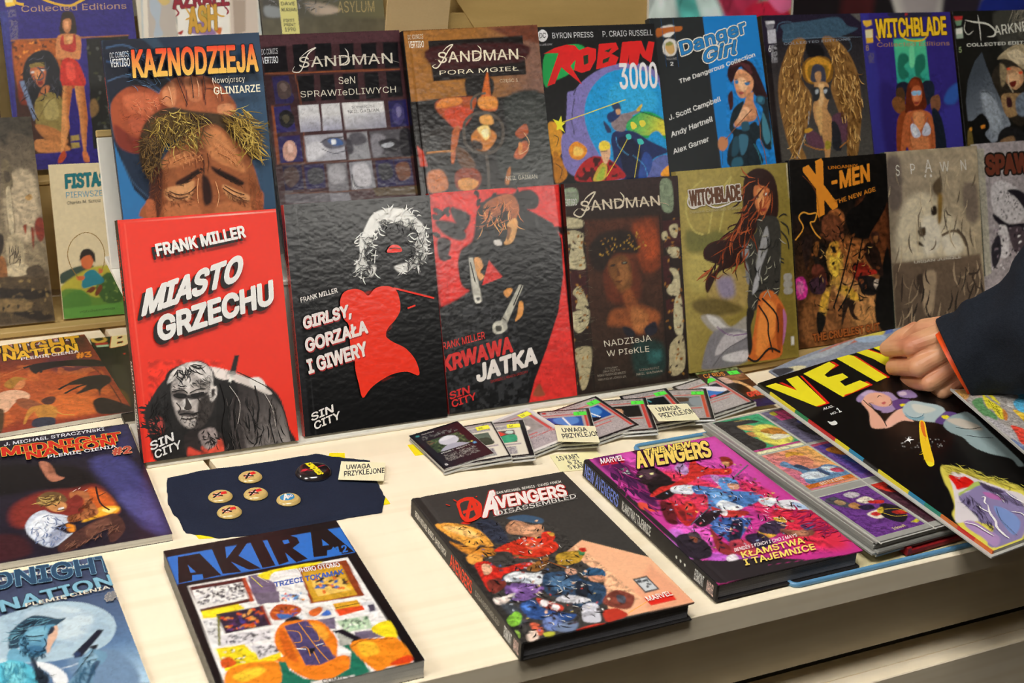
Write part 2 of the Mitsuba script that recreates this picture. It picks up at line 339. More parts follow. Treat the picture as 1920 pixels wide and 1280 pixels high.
# ---------------------------------------------------------------- comics
GAIN = 1.0
GROUP_FRONT = None
def comic(base, label, M, w, h, t, art, hard=False, spine='222222', back='222222', page='paper_edge', bsdf='print_gloss', gain=1.0, step=.0014, spine_text=(), cat='comic book', group=None, wave=.0, zf=None, rim=None):
    """a bound comic: pages, a printed cover around them, lettering on the cover"""
    k = name(base); tag(k, label, cat, group)
    A = Art(ART[art] if art in ART else 'B '+back, w, h, step)
    sp, bk = lin(spine), lin(back)
    rng = np.random.default_rng(len(label)); ph = rng.uniform(0, 6.28, 4)
    z = (lambda x, y: wave*(np.sin(x*31+ph[0])*np.cos(y*17+ph[1])+.6*np.sin(x*57+y*23+ph[2])))
    if hard:
        bt = .0022; groove = lambda x: -.0007*np.exp(-((x-.009)/.0022)**2)
        zz = lambda x, y: z(x, y)*0+groove(x)
        pages = cbox(.002, w-.0035, .0032, h-.0032, -t+bt, -bt, .0006)
        bodies = [(cbox(0, w, 0, h, -bt, -.0012, .0004), bk), (cbox(0, w, 0, h, -t, -t+bt, .0006), bk), (cbox(-.0012, .0018, 0, h, -t+.0004, -.0006, .0006), sp)]
    else:
        bt = .0004; zz = zf or z
        pages = cbox(.0004, w-.0004, .0003, h-.0003, -t+bt, -bt-abs(wave)*2, .0002)
        bodies = [(box(0, w, 0, h, -t, -t+bt), bk), (box(-.0004, .0004, 0, h, -t, -.0002), sp)]
    (v, f), c = A.sheet(zz, gain); vs, fs, cs, n = [v], [f], [c], len(v)
    # a narrow rim closes the sheet's edge down to the pages
    idx = np.concatenate([np.arange(A.nx), np.arange(1, A.ny)*A.nx+A.nx-1, (A.ny-1)*A.nx+np.arange(A.nx-2, -1, -1), np.arange(A.ny-2, 0, -1)*A.nx])
    lo = v[idx].copy(); lo[:, 2] -= (.0012 if hard else bt); m = len(idx); i = np.arange(m); j = (i+1) % m
    vs += [v[idx], lo]; fs += [np.c_[n+i, n+m+i, n+j], np.c_[n+j, n+m+i, n+m+j]]
    rc = c[idx]*.9 if hard else (c[idx]*.5+.3)
    cs += [rc, rc]; n += 2*m
    for b, col in bodies:
        bv = np.array(b.vertices)[np.array(b.faces)].reshape(-1, 3); vs.append(bv); fs.append(np.arange(len(bv)).reshape(-1, 3)+n); n += len(bv)
        cs.append(np.tile(np.clip(col*gain, 0, .95), (len(bv), 1)))
    nm = None
    scene[k+'__cover'] = ply_normals((np.vstack(vs), np.vstack(fs)), bsdf, np.vstack(cs), WORLD @ M, len(v))
    put(k+'__pages', pages, page, M)
    lt = A.lettering(gain=gain, z=zz)
    if lt: put(k+'__cover__lettering', lt[0], bsdf, M, color=lt[1], kind='stuff')
    for j, (txt, col, a, b, hh, o) in enumerate(spine_text):
        # text along the spine, reading downwards from a to b (fractions of the height)
        S = Art('B 000', h, max(t-.001, .004), .01); S.over = []; S.text(txt, col, [a*S.W, 500+hh*500, b*S.W, 500+hh*500, a*S.W, 500-hh*500], o)
        l2 = S.lettering(gain=gain)
        if l2: put(name(k+'__spine_lettering'), l2[0], bsdf, M @ frame(V(0, -1, 0), V(0, 0, 1), V(-1, 0, 0), V(-.0014 if hard else -.0005, h, -t+.0005)), color=l2[1])
    return k
def ply_normals(mesh, bsdf, color, M, nsheet):
    v, f = mesh
    n = np.zeros_like(v); fn = np.cross(v[f[:, 1]]-v[f[:, 0]], v[f[:, 2]]-v[f[:, 0]])
    for q in range(3): np.add.at(n, f[:, q], fn)
    n /= np.linalg.norm(n, axis=1, keepdims=True)+1e-20
    path = meshkit.write_ply((v, f), False, None, color, normals=n)
    return {'type': 'ply', 'filename': path, 'face_normals': False, 'bsdf': {'type': 'ref', 'id': bsdf}, 'to_world': tw(M)}


# ---------------------------------------------------------------- where the comics stand and lie, and what is printed on them
PLACE = {   # upright: x, y, z, lean, turn, width, height, thickness of the front cover's lower left corner; flat: x, y, z, turn, ...
 'kaz': ('s', -.8811, .1133, .1728, .2059, .0282, .1701, .2577, .009), 'sen': ('s', -.7038, .1144, .1783, .3681, .0156, .1705, .2581, .010),
 'pora': ('s', -.5326, .1065, .1793, .3378, .0217, .1773, .2589, .011), 'robin': ('s', -.3483, .1208, .1791, .3738, .0073, .1709, .2591, .005),
 'danger': ('s', -.1761, .1207, .1849, .4265, .0116, .1711, .2647, .010), 'wings': ('s', .0034, .1363, .1827, .3866, .0026, .1709, .2627, .010),
 'witch': ('s', .1888, .152, .182, .4023, -.0019, .169, .262, .008), 'dark': ('s', .3655, .155, .182, .40, 0, .169, .262, .008),
 'f1': ('s', -.8981, -.0087, .009, .3342, -.004, .1703, .2593, .018), 'f2': ('s', -.718, -.001, .0075, .3288, -.0071, .1739, .2612, .011),
 'f3': ('s', -.541, .0009, .0075, .3455, -.0026, .1708, .2613, .010), 'f4': ('s', -.3698, .0, .008, .300, -.002, .161, .26, .009),
 'f5': ('s', -.2073, -.0002, .0149, .3169, .0053, .1711, .2583, .012), 'xmen': ('s', -.0149, .0278, .013, .3163, .0002, .1649, .2555, .008),
 'spawn': ('s', .1602, .038, .013, .3376, 0, .1699, .2541, .010), 'spawnb': ('s', .336, .046, .013, .34, 0, .1699, .2541, .010),
 'ruin': ('s', -1.106, .413, .015, .333, .0, .170, .268, .008), 'fist': ('s', -.924, .416, .0145, .335, -.017, .15, .204, .007),
 'blue': ('s', -.9515, .560, .18, .35, 0, .1755, .262, .010), 'ash': ('s', -.7705, .5605, .18, .35, 0, .174, .262, .006), 'asylum': ('s', -.5945, .5605, .18, .35, 0, .19, .262, .007),
 'dusk': ('s', -1.135, .560, .18, .35, 0, .168, .255, .009),
 'mn1': ('l', -1.1276, -.4360, .007, .033, .168, .255, .007), 'mn2': ('l', -1.0665, -.16, .008, -.004, .168, .254, .008), 'mn3': ('l', -1.0527, .1150, .006, .076, .168, .250, .006),
 'bcom': ('l', -.899, .104, .005, .0, .168, .258, .005), 'akira': ('l', -.915, -.447, .018, 0, .168, .242, .018),
 'aveng': ('l', -.6606, -.4561, .020, .0053, .1734, .2633, .020), 'newav': ('l', -.4519, -.4406, .022, .0132, .17, .2622, .020),
 'rbag': ('l', -.083, -.514, .080, -.245, .172, .262, .004), 'rlow': ('l', .062, -.431, .052, -.245, .172, .262, .006),
}
ART = {
'kaz': '''B 2b4258
n .12 110
g 1c2c44 34506c 14 321,-21 608,304 2,-3 662,-4 665,784 523,769 428,291 204,-26
s 1a2030 9 4,4 147,-6 251,106 307,227 172,253 49,244 1,248
l 3c5a80 6.7 14,31 109,30 219,138 307,227
l 33507a 8.1 8,85 112,118 223,228
l 4a678c 5.4 5,166 94,151 215,235
s 1b2a40 5 -3,398 86,448 171,554 171,682 101,682 51,627 16,518
l 38506c 4.8 20,484 56,585 117,662
l 0e1420 6.2 12,441 43,584 101,675
p 2f73ad 7 -7,398 20,491 59,621 114,690 105,761 -12,752
s a8502f 9 6,262 75,198 157,200 234,257 261,322 259,406 184,442 98,470 32,443 5,385
s c96a45 20 64,231 154,224 212,262 164,314 77,294
s 7c2f22 16 10,344 79,398 158,426 98,470 19,435
s b85a3c 14 73,328 162,335 177,385 93,392
s b0603a 8 209,227 256,182 314,165 412,171 478,224 528,299 509,340 437,342 326,312 251,286 208,269
s d68b5e 10 224,221 270,183 278,239 265,287 231,278
s c87a50 8 320,172 383,183 380,267 331,264
s d99063 7 449,300 493,289 520,312 487,342 452,336
l 5c2418 5.6 299,171 321,228 317,291
l 5c2418 5.6 393,184 391,233 399,289
l 4c1c14 6.3 400,219 462,237 472,280
s 42301a 12 141,340 230,291 354,314 481,338 585,389 608,492 592,541 522,499 417,390 314,417 212,444 173,540 132,592 99,519 103,421
s 5a4420 11 161,342 261,322 351,342 336,412 235,425 168,398
s 2a140e 10 324,326 408,347 414,418 349,427 316,396
s 9c5a34 9 353,385 433,377 512,455 569,539 597,666 600,747 568,774 92,752 125,649 164,553 231,460
s c98250 18 371,415 432,391 509,483 542,588 485,568 403,517
s c8804e 18 214,487 311,445 348,498 272,534 187,541
s 50281a 14 137,550 182,526 177,625 149,751 99,753 118,655
s 33150e 10 236,606 296,576 353,549 343,573 294,601 248,625
s 33150e 10 392,552 441,575 503,613 530,637 507,646 458,616 410,586
s 2a100c 16 353,585 379,609 386,674 375,710 346,714 343,641
s d79a66 13 183,633 263,619 314,610 284,686 206,685
s d79a66 13 434,636 504,671 546,698 528,725 457,696
s b87044 18 184,690 312,696 317,776 183,762
s b87044 19 404,713 550,727 561,765 405,771
s 8e4e2c 7 337,469 361,514 361,571 340,569
l 2a140c 4.3 362,499 363,557 351,599
l 4e2414 3.5 188,655 221,672 271,670
l 4e2414 3.6 452,674 493,707 543,719
s b0623c 6 101,675 136,678 134,757 99,753
s b0623c 6 580,686 610,689 599,762 570,752
i .2 .1 27 15,194 652,236 594,806 99,753
l 6a3418 2.8 309,466 325,510 327,554
l 6a3418 2.9 399,488 388,530 391,566
l 8a4a28 2.8 205,507 264,484 317,453
l 8a4a28 2.9 438,463 491,511 530,565
l 6a3418 2.1 176,632 207,671 254,697 297,694
l 6a3418 2.2 433,650 479,698 528,725
l d89460 3.5 234,502 293,479 338,462
l d89460 3.6 427,433 480,481 519,527
h 1e0e06 2.1 60 18 -22 22 245,621 295,586 352,556 347,573 293,604 255,626
h 1e0e06 2.2 60 19 33 22 392,559 440,582 522,637 507,646 451,612 407,582
k 33150e 2.8 204,642 244,660 288,654 319,632
k 33150e 2.8 195,652 235,675 279,671
k 33150e 2.9 441,640 482,669 524,688
k 33150e 2.9 433,650 473,683 515,706
h 5e3018 1.8 70 16 26 30 183,640 259,655 310,645 290,701 204,699
h 5e3018 1.8 60 16 46 30 432,657 516,695 535,733 470,712
k 4a2010 2.9 355,499 362,535 354,570
k 4a2010 2.9 381,494 383,537 374,572
k 6a3418 2.1 231,524 276,506 327,496
k 6a3418 2.2 427,498 468,523 508,563
k e0aa78 2.9 331,597 321,653 319,704
k e0aa78 2.9 403,618 412,677 399,727
h 7c4224 2.1 90 24 106 22 158,552 221,487 198,627 163,753 114,747
h 7c4224 2.2 70 22 86 22 545,559 599,651 600,747 548,749
h d89460 2.1 50 20 66 30 227,502 354,442 361,514 272,541
h d89460 2.1 50 20 116 30 411,446 507,505 531,557 446,528
k 5c2418 2.8 216,256 235,243 254,258
k 3a140c 3.5 286,163 298,212 318,284
k 3a140c 3.5 345,167 347,216 346,258
k 3a140c 3.5 398,170 400,219 391,268
k e8b088 2.8 247,202 253,237 255,279
k e8b088 2.8 369,175 373,217 369,252
k e8b088 2.8 432,186 445,229 449,265
h 7a3420 2.0 60 27 35 40 25,277 155,217 243,292 188,414 59,445
h d88a64 2.0 40 25 35 40 84,240 222,235 213,318 113,338
h 5c84ac 2.0 40 47 24 14 13,45 177,27 242,181 87,212
h a8893c,7c6428,d0b860,4c3818,5e4820 3.5 240 62 77 40 163,328 271,294 381,330 371,415 254,448 160,412
h a88838,84681f,6a501c,ccb058 3.6 200 71 50 28 439,321 543,300 606,405 601,520 550,508 462,379
h 3c2a14,5e441e,74582c 3.5 150 41 107 40 107,393 191,386 182,526 126,585 100,505
t|KAZNODZIEJA|f03c1e,f7c95a|104 154 631 158 109 49|b w2.0 o1a0c10,4.1
t|DC COMICS|d8dade|19 75 95 71 21 52|
t|VERTIGO|e0e2e4|18 111 97 109 19 79|b
t|Nowojorscy|e4e0d4|430 202 569 202 430 178|
t|GLINIARZE|f0ead2|430 248 632 249 430 218|b''',
'sen': '''B 3c2428
n .25 86
p 4a2e34 7 3,1 671,-2 677,50 -0,50
p 0c0b10 4 147,46 217,45 205,166 139,166
p 0c0b10 4 248,47 326,47 317,168 240,168
p 0c0b10 4 364,52 432,51 424,173 356,172
p 0c0b10 4 468,55 541,53 534,174 461,173
p 0c0b10 4 573,53 647,55 639,173 569,174
p 100c12 4 6,57 116,49 111,165 5,167
p 0c0b10 4 147,187 227,184 219,302 142,301
p 0c0b10 4 255,186 322,186 318,304 247,303
p 0c0b10 4 361,187 433,188 428,307 357,304
p 0c0b10 4 465,189 534,189 530,307 461,306
p 0c0b10 4 571,187 645,187 641,305 567,305
l 8a4c2c 6.0 5,170 323,175 642,179
l 7a4630 5.4 141,173 151,318 139,573
p 8c4a2c 3 14,310 27,311 21,571 7,573
p 2a2350 5 33,185 109,182 123,290 111,306 35,305
s 4a3c3a 5 53,219 82,204 111,222 112,269 78,287 53,272
s 6a5a56 5 62,226 84,214 99,235 83,254
p 2d2660 5 25,317 99,315 115,433 25,434
s 18161a 5 46,352 76,334 105,349 110,389 79,414 47,399
s 4e4838 4 58,366 80,354 91,375 72,394
p 2a2358 5 28,451 126,451 129,569 25,568
s c99a8a 5 79,470 100,486 105,524 89,556 64,563 45,549 41,516 53,483
s e2bcae 7 70,484 90,496 86,522 66,521
p c9c9cc 3 137,317 231,317 228,438 135,437
p c4c4c6 3 245,318 332,319 329,439 240,437
p d2d2d2 3 343,319 541,322 542,443 345,439
g d6d6d6 8a8a98 6 432,335 454,446 345,370 544,369 542,443 345,439
g d0d0d0 8e8ea2 5 175,346 177,441 137,371 232,363 228,438 135,437
g d0d0d0 8f90a4 6 286,353 289,442 242,371 331,369 329,439 240,437
p 1f1b4c 6 565,322 654,320 653,442 564,443
s 3a3568 4 611,335 634,360 634,402 609,435 582,420 576,378 591,344
s 76709a 4 601,358 620,353 621,387 603,400
p a2a2ac 3 147,456 330,455 329,574 149,571
s c2c2c8 16 155,500 213,484 250,527 189,564 150,564
s 5c5c68 10 227,485 272,468 333,486 334,513 279,523 238,513
s 3f5e96 4 252,483 299,476 328,502 288,510
s d8dce2 3 270,481 291,481 292,500 273,501
l 3a3a44 4.1 219,491 257,474 328,472
l 4c4c56 4.1 223,519 276,543 334,534
p 8c8c92 3 348,456 445,456 448,580 344,579
s 4c4a52 13 357,467 416,457 440,500 380,516
s 3c3a42 13 345,480 368,495 369,543 341,548
p 4a484e 4 454,456 651,455 654,581 459,578
s 7c7a82 14 465,474 529,485 505,560 463,571
s 26242a 9 497,504 572,495 602,525 571,558 515,540
s a6aab2 4 506,522 555,511 568,526 530,537
s 1c1a20 10 606,463 658,463 651,578 600,567
p 6c6a70 3 235,588 328,588 327,718 233,717
s 9a989e 14 247,602 312,600 310,669 245,677
p 82828a 3 342,589 450,587 455,722 339,719
s b6b4ba 14 361,604 427,602 437,693 378,702 354,658
l d8d8d8 2.8 352,651 349,699 375,722
l 3c3a40 4.9 349,644 357,693 398,710
p 221c3c 5 30,582 117,582 116,693 30,693
s 4c3a38 8 38,599 88,590 101,645 55,681 32,646
p 26204a 5 130,586 221,586 218,695 130,694
s 3c3c42 8 148,608 211,606 211,667 147,669
p 241e46 6 468,592 556,591 559,717 467,716
s 34343a 9 480,613 535,611 546,667 489,683
p 241e46 6 560,592 641,594 644,717 562,717
s 6a4434 9 564,620 624,610 631,674 577,690
l 5c3626 5.4 18,571 328,581 657,588
l 5c3626 5.4 18,705 325,718 655,721
p 58545a 7 24,706 324,725 326,766 26,749
p 50402a 6 441,714 662,722 669,761 451,753
p 76747c 7 232,723 324,728 333,767 234,765
i .25 .12 21
n .14 25
t|SANDMAN|c9c2b4|165 150 610 150 168 103|w0.3
K d6d0c4 4.8 144,143 132,166 170,165 211,93 253,64 213,79 171,108
K cfc8bc 4.9 352,146 389,134 401,97 387,72
K b8b2a6 2.0 175,125 389,113 547,121 642,149
t|SeN|c4beb0|339 233 418 233 341 201|
t|SPRAWIeDLIWYCH|c4beb0|154 283 610 285 155 255|
t|DC COMICS|b4b4b8|1 86 74 84 3 61|
t|VERTIGO|d8dade|0 125 71 124 2 97|b
t|SCENARIUSZ|5c5c60|386 347 497 347 386 336|
t|NEIL GAIMAN|4c4c50|366 368 516 368 366 353|''',
'pora': '''B 1c1a1a
n .2 54
p 9c6830 7 -1,1 686,-1 682,319 399,329 296,313 -5,324
g 9c6830 7c5a4c 21 331,148 634,164 349,0 686,-1 685,323 384,328
p 6c3a28 21 423,3 686,-1 689,90 538,56
n .18 34 -1,1 686,-1 682,319 -5,324
p 17100f 4 116,52 601,48 599,231 120,236
s 3c1618 17 129,81 596,86 599,162 478,176 266,192 129,172
p 151212 7 -2,326 289,312 321,352 27,534 -6,504
s 1d1b1a 10 283,234 411,234 418,303 348,381 292,350
s c86428 9 356,313 390,219 401,220 404,319 429,331 427,386 370,389 338,366
s e09040 10 343,326 426,331 424,379 341,373
s a84c22 11 114,352 147,320 251,317 325,325 302,384 220,453 151,408
s d4803a 8 118,355 155,321 243,319 247,347 157,361
s c64424 15 155,381 246,360 302,391 249,456 203,466
s 2a2624 13 39,494 132,447 203,466 186,546 128,603 49,589
s 343434 15 44,508 98,485 132,508 80,578
s b86030 8 188,472 227,454 201,547 177,620 165,599
l d89048 6.3 49,562 118,561 184,563
p c8402a 10 3,525 32,554 45,623 9,620
s c07040 13 41,656 115,649 134,732 45,744
s 8c3a20 13 179,668 257,640 310,693 273,752 185,744
s d4904a 6 189,703 243,694 292,719 258,750 199,745
s 60402a 11 194,547 250,572 286,643 212,637
s 201c1a 10 321,420 434,421 434,552 324,577 264,518
l 4e463e 15.6 243,503 255,436 316,396 390,404 445,456 435,538 384,582 309,580 253,544 243,503
l 5a5248 10.0 296,377 301,337 334,311 379,307
l 4e463e 14.4 346,586 348,662 340,765
s c87c34 10 281,499 338,462 396,487 407,522 355,573 296,561
s f0d080 9 315,467 369,457 379,499 353,525 333,503
s fff0b8 6 336,482 367,474 367,505 344,510
s e0a050 7 336,414 390,411 400,453 340,448
s 2a1c14 10 286,520 329,537 325,571 282,554
s 2c302e 22 475,334 684,333 686,655 643,750 456,747 397,604 469,513
s 383c3a 25 487,362 635,351 648,442 521,461
s a85028 7 509,502 567,464 578,507 536,532
s b85a2c 7 488,611 533,552 565,548 568,590 524,628
s d88a48 5 522,551 540,560 532,601 516,600
k d0a070 3.7 554,505 577,549 560,589 519,607
s b06a34 7 428,731 450,671 466,665 449,740
i .3 .14 24
n .16 16
t|SANDMAN|e6dcc4|155 154 566 157 158 105|w0.5
K e8dfc8 5.6 142,159 124,168 151,174 211,102 238,73 205,85 177,110
K e8dfc8 5.7 331,148 366,137 377,103 361,82
K c8bca0 2.1 140,139 364,119 574,143 603,159
t|PORA MGIEŁ|e6dcc4|155 210 562 210 156 190|
t|CZĘŚĆ 1|cbb89c|457 261 552 262 458 247|
t|DC COMICS|d8ccb8|19 41 94 40 20 20|
t|VERTIGO|e4dccc|18 79 93 79 20 50|b
t|SCENARIUSZ|a09a90|476 702 560 705 476 692|
t|NEIL GAIMAN|c8c0b0|435 723 600 728 435 703|''',
'robin': '''B 0c0c0e
s 7c74b4 5 349,208 578,203 678,336 647,737 157,744 94,614 106,448 169,312
s 1596d6 4 361,237 526,222 635,277 671,393 666,580 597,733 352,723 246,596 208,454 246,330
s 2aa8e0 30 387,294 597,318 616,433 370,434
p 7c74b4 4 127,321 177,313 120,526 96,517
l 0c0c10 3.7 164,354 137,450 143,534
l 0c0c10 4.5 188,286 158,340
s 18a054 6 436,495 550,437 660,486 662,579 566,574 477,561
g 3cb060 e0d040 8 472,468 636,549 436,495 532,443 660,486 663,565 470,553
s 1596d6 5 558,573 620,541 669,623 655,673 571,674
s 5c68a8 8 569,688 664,666 660,767 543,766
s f0a030 6 621,742 666,717 664,771 610,767
l 0c0c10 3.8 517,435 597,461 668,493
s 1a2a5c 5 358,533 472,532 565,588 667,645 570,681 510,770 364,760 346,631
s 0e1838 8 387,563 468,568 508,649 461,767 404,763 385,648
s 2c4c98 6 525,643 569,688 526,771 477,768
l 4aa0d8 3.0 372,555 382,605 434,651
l 4aa0d8 3.1 458,652 517,706 531,765
s 8c7c80 4 354,469 409,444 482,455 445,488 424,529 368,519
s 1c3468 4 337,440 404,422 409,451 348,483
s 2a3c60 3 367,392 408,387 416,423 383,428
s c99a72 3 388,421 412,419 414,440 393,446
s 8c7c80 3 409,447 476,436 527,421 516,442 440,459
s d8b840 3 505,427 537,401 543,408 521,435
s 22345c 4 309,473 331,489 351,525 326,531
k e0c83c 4.4 72,469 226,430 450,373
k e0c83c 3.8 296,748 358,674 445,559
k e0c83c 3.8 454,766 491,647 511,584
w e8dc48 465,489 482,487 500,509 477,525 465,514
w e8dc48 515,485 544,483 550,505 524,514
w 40c0b8 429,551 454,545 460,567 439,573
w 40c0b8 492,576 517,574 529,596 501,602
v f4ec30 32,448 62,460 80,433 80,468 99,469 78,485 90,517 65,498 45,504 51,480
s e09a28 4 2,470 56,473 79,544 63,612 19,651 3,595
s c07818 7 16,609 46,625 80,725 14,762 6,692
k 5c3408 3.7 30,527 52,542 35,583
k 5c3408 3.7 21,665 53,695 35,743
s e08c28 4 155,566 198,597 196,628 160,654 114,644 101,604 122,574
s f6c860 10 136,589 181,606 170,633 127,631
s e8a040 3 82,548 100,566 88,593 70,585
s 7c74b4 6 73,530 143,534 105,587 112,657 216,650 185,711 119,735 64,668
s e08c28 4 155,566 198,597 196,628 160,654 114,644 101,604 122,574
s f6c860 10 136,589 181,606 170,633 127,631
s b01c20 4 117,749 157,681 224,644 280,648 326,665 377,711 396,762 217,770
x 16060a .9 22 .55 117,749 157,681 224,644 326,665 396,762 217,770
s c9a83c 4 218,763 258,696 293,677 305,706 283,761
s a4b83c 4 235,757 273,704 293,705 275,760
s e4b48c 3 277,605 326,601 329,644 304,685 285,669
s f0d440 3 274,584 301,570 332,584 329,612 276,616
l 241410 3.8 279,623 315,623
i .35 .12 20
n .05 8
s 18a04c 3 2,243 27,134 116,102 196,88 249,107 243,155 156,229 58,266 16,292
v d81c1c 20,130 85,103 149,90 195,95 218,120 204,154 160,194 215,290 154,239 108,199 64,277 20,288 66,197 101,130 51,128
v d81c1c 204,123 265,104 312,116 306,165 267,219 218,231 177,216
v 18301c 236,148 265,142 260,184 235,193
v d81c1c 331,92 428,88 440,120 397,143 435,162 415,197 300,217
v 18301c 358,128 400,115 382,136
v 18301c 345,170 387,157 372,181 339,190
v d81c1c 464,87 522,84 479,199 430,208
v d81c1c 509,86 575,83 593,139 616,87 651,93 618,197 574,167 560,145 540,205 488,199
t|3000|e6e4e6|426 317 642 320 433 194|w2.7
t|BYRON PREISS|c9c9cc|77 57 304 58 78 30|
t|P. CRAIG RUSSELL|c9c9cc|357 58 645 58 358 30|
w dedee0 -4,37 10,20 30,13 48,25 53,45 39,66 19,72 1,61
t|DC|202020|6 54 41 53 9 30|b
t|VOLUME ONE|b0b0b4|-14 91 71 90 -13 82|''',
'danger': '''B 262a2c
p 1a7cc8 2 317,-2 647,0 647,786 308,778
p 20262a 2 -1,-0 26,0 4,789 -11,788
k 1c4a78 2.2 69,-3 65,248
k 1c4a78 2.2 139,-3 135,249
s dcdcd8 2 56,53 89,39 136,39 148,63 112,95 88,98 62,87
s b4642c 2 34,56 72,49 182,46 171,70 99,75 34,96
s d8d4cc 2 56,144 78,111 110,106 139,120 142,154 121,187 89,194 60,178
s c9a468 3 74,138 108,122 124,140 124,170 98,186 77,168
s 8c8c48 3 75,131 104,119 122,133 89,142
p 202428 1 66,201 138,201 135,252 63,252
t|VOLUME|9c9c9c|69 213 130 211 69 202|
t|2|d4d4d4|88 241 106 241 89 223|b
s 2c1418 4 418,302 447,248 516,227 579,247 617,325 639,395 650,431 599,435 556,391 510,264 451,331 432,343
s 3a1a1e 4 405,411 434,385 431,454 410,487 403,452
s 54282c 8 445,262 497,243 560,260 569,308 511,257
s d8976c 4 456,324 492,277 539,293 573,336 556,391 510,423 477,422 458,386
s efbe92 11 466,338 510,320 536,362 498,395
s 3a70a0 2 456,338 475,332 481,346 464,352
s 3a70a0 2 518,348 543,345 549,357 524,362
s a8504c 2 473,394 498,392 503,402 481,408
l 40181a 3.0 455,325 483,332
l 40181a 3.0 513,339 555,345
s c98a62 4 519,417 563,398 556,446 571,503 548,543 489,553 445,571 418,563 439,509 496,457
s e4b088 9 457,496 510,472 530,500 484,532 440,550
s 17262e 4 427,481 498,443 454,517 414,563 467,587 547,550 569,572 607,491 572,447 593,421 649,438 646,507 634,688 591,692 566,641 537,667 562,773 364,775 362,683 405,617 387,575
s 2c5a70 6 585,420 625,429 619,464 579,455
i .35 .2 33 427,220 715,231 642,793 340,770
s 3c7890 5 588,427 617,429 609,449 588,452
s 2a5264 8 465,552 506,547 508,589 466,593
s 3a6c84 8 438,619 494,623 475,691 439,716
s 244a5c 9 403,631 436,626 425,701 381,718
s 3f7c90 4 604,505 627,576 632,646 603,672 587,615
l 3c8c9c 3.8 659,452 651,577 630,687
l 3c8c9c 3.8 525,666 546,716 557,773
s 2c5c70 9 387,733 436,729 438,771 372,773
k 7a4a34 4.5 354,634 447,558 541,487
k 7a4a34 5.3 565,489 577,573 569,648 582,698 586,775
s c08058 3 309,638 332,616 367,628 365,662 337,688 310,679
s c98a62 3 527,473 560,468 560,495 530,500
k 2a3038 2.2 329,687 317,762
t|Danger|2a80c0|161 190 571 87 155 127|b w1.1 oece8e0,7.5 o2a2a2a,2.6
t|Girl|2a80c0|279 237 489 194 302 167|b w1.1 oece8e0,7.6 o2a2a2a,2.7
t|The Dangerous Collection|e0e0de|126 334 604 214 125 313|b
t|J. Scott Campbell|dcdcda|39 514 359 433 37 490|b
t|Andy Hartnell|dcdcda|37 600 295 533 36 574|b
t|Alex Garner|dcdcda|37 685 256 633 36 660|b''',
'wings': '''B 37342f
g 1c1a22 4a4844 23 308,6 307,711 1,-0 650,0 652,781 34,774
p 141216 3 1,-0 34,1 38,774 0,778
s 241e30 12 17,5 654,2 648,125 469,93 110,119 32,218
p 5c5a58 6 584,1 650,0 649,48
p b8b8c4 2 29,76 82,74 80,145 28,147
p c8c8d0 2 22,32 80,29 82,46 28,49
p 7a7a84 3 20,49 81,49 66,73 33,73
t|6|c8c8cc|25 192 42 191 26 158|b
x a8a8b0 .7 6 .45 43,158 81,155 74,247 36,249
s 3a5468 6 127,51 305,34 495,17 559,67 627,82 500,121 293,130 131,146 131,85
l 4a6276 4.5 89,84 111,44 186,38 198,80 129,95
l 4a6276 3.9 483,121 550,136 571,179 533,206 474,190
k 6a7e92 1.9 125,129 362,125 639,128
t|COLLECTED EDITIONS|8f98a4|126 158 567 143 127 146|
s 8a6436 9 173,147 235,122 274,150 239,225 209,334 273,433 239,569 175,676 198,767 123,762 85,657 59,464 70,342 112,241
s 8a6436 9 378,132 431,120 496,156 556,228 596,334 599,489 577,628 532,781 472,770 478,651 435,509 405,397 441,314 419,216
h c99c58,7a5428,5a3a1c,d8b070 5.3 220 46 103 14 164,154 266,143 217,334 271,446 182,690 124,755 59,464 102,248
h c99c58,7a5428,5a3a1c,d8b070 5.4 220 46 87 14 386,139 496,156 596,334 599,489 532,781 474,756 431,398 433,245
s 7a5420 5 228,279 272,233 341,222 408,237 436,286 420,348 365,374 280,371 233,341
s c99030 6 251,266 332,228 414,258 417,300 376,354 265,356
s 141418 3 269,157 365,166 384,222 341,222 281,226
s 8f6a20 5 275,274 394,278 376,354 274,350
s 3a3c4c 3 301,275 340,266 375,291 376,361 349,367 282,357 282,323
s b88a5c 3 312,310 348,308 347,346 324,362 309,344
s b98a58 5 298,365 383,368 392,438 366,506 392,577 351,769 325,775 315,642 281,571 274,488 307,434
s d8b07c 8 322,379 364,381 344,477 317,490
s d0a468 8 290,502 332,504 316,635 300,627
s 2a2c30 4 282,392 329,393 322,448 286,461
s 2a2c30 4 354,394 397,396 399,452 364,450
s a8b0b8 4 302,403 324,400 317,421 301,423
s a8b0b8 4 357,405 379,402 372,423 358,422
s 5c3c4c 14 217,609 298,641 324,712 224,692
s 5c3c4c 14 395,549 483,539 485,666 430,690 402,633
s 24262c 5 388,577 425,592 442,663 433,732 383,723 383,646
l b0b8c0 3.8 135,763 173,696 210,636
l b0b8c0 3.8 233,582 246,514
l c07830 4.6 195,687 264,715 339,727
l c07830 4.7 426,718 492,680
s c09030 3 200,615 235,603 259,615 215,630
s 9a8a30 4 336,678 370,687 357,721 331,719
i .35 .14 14
n .15 11''',
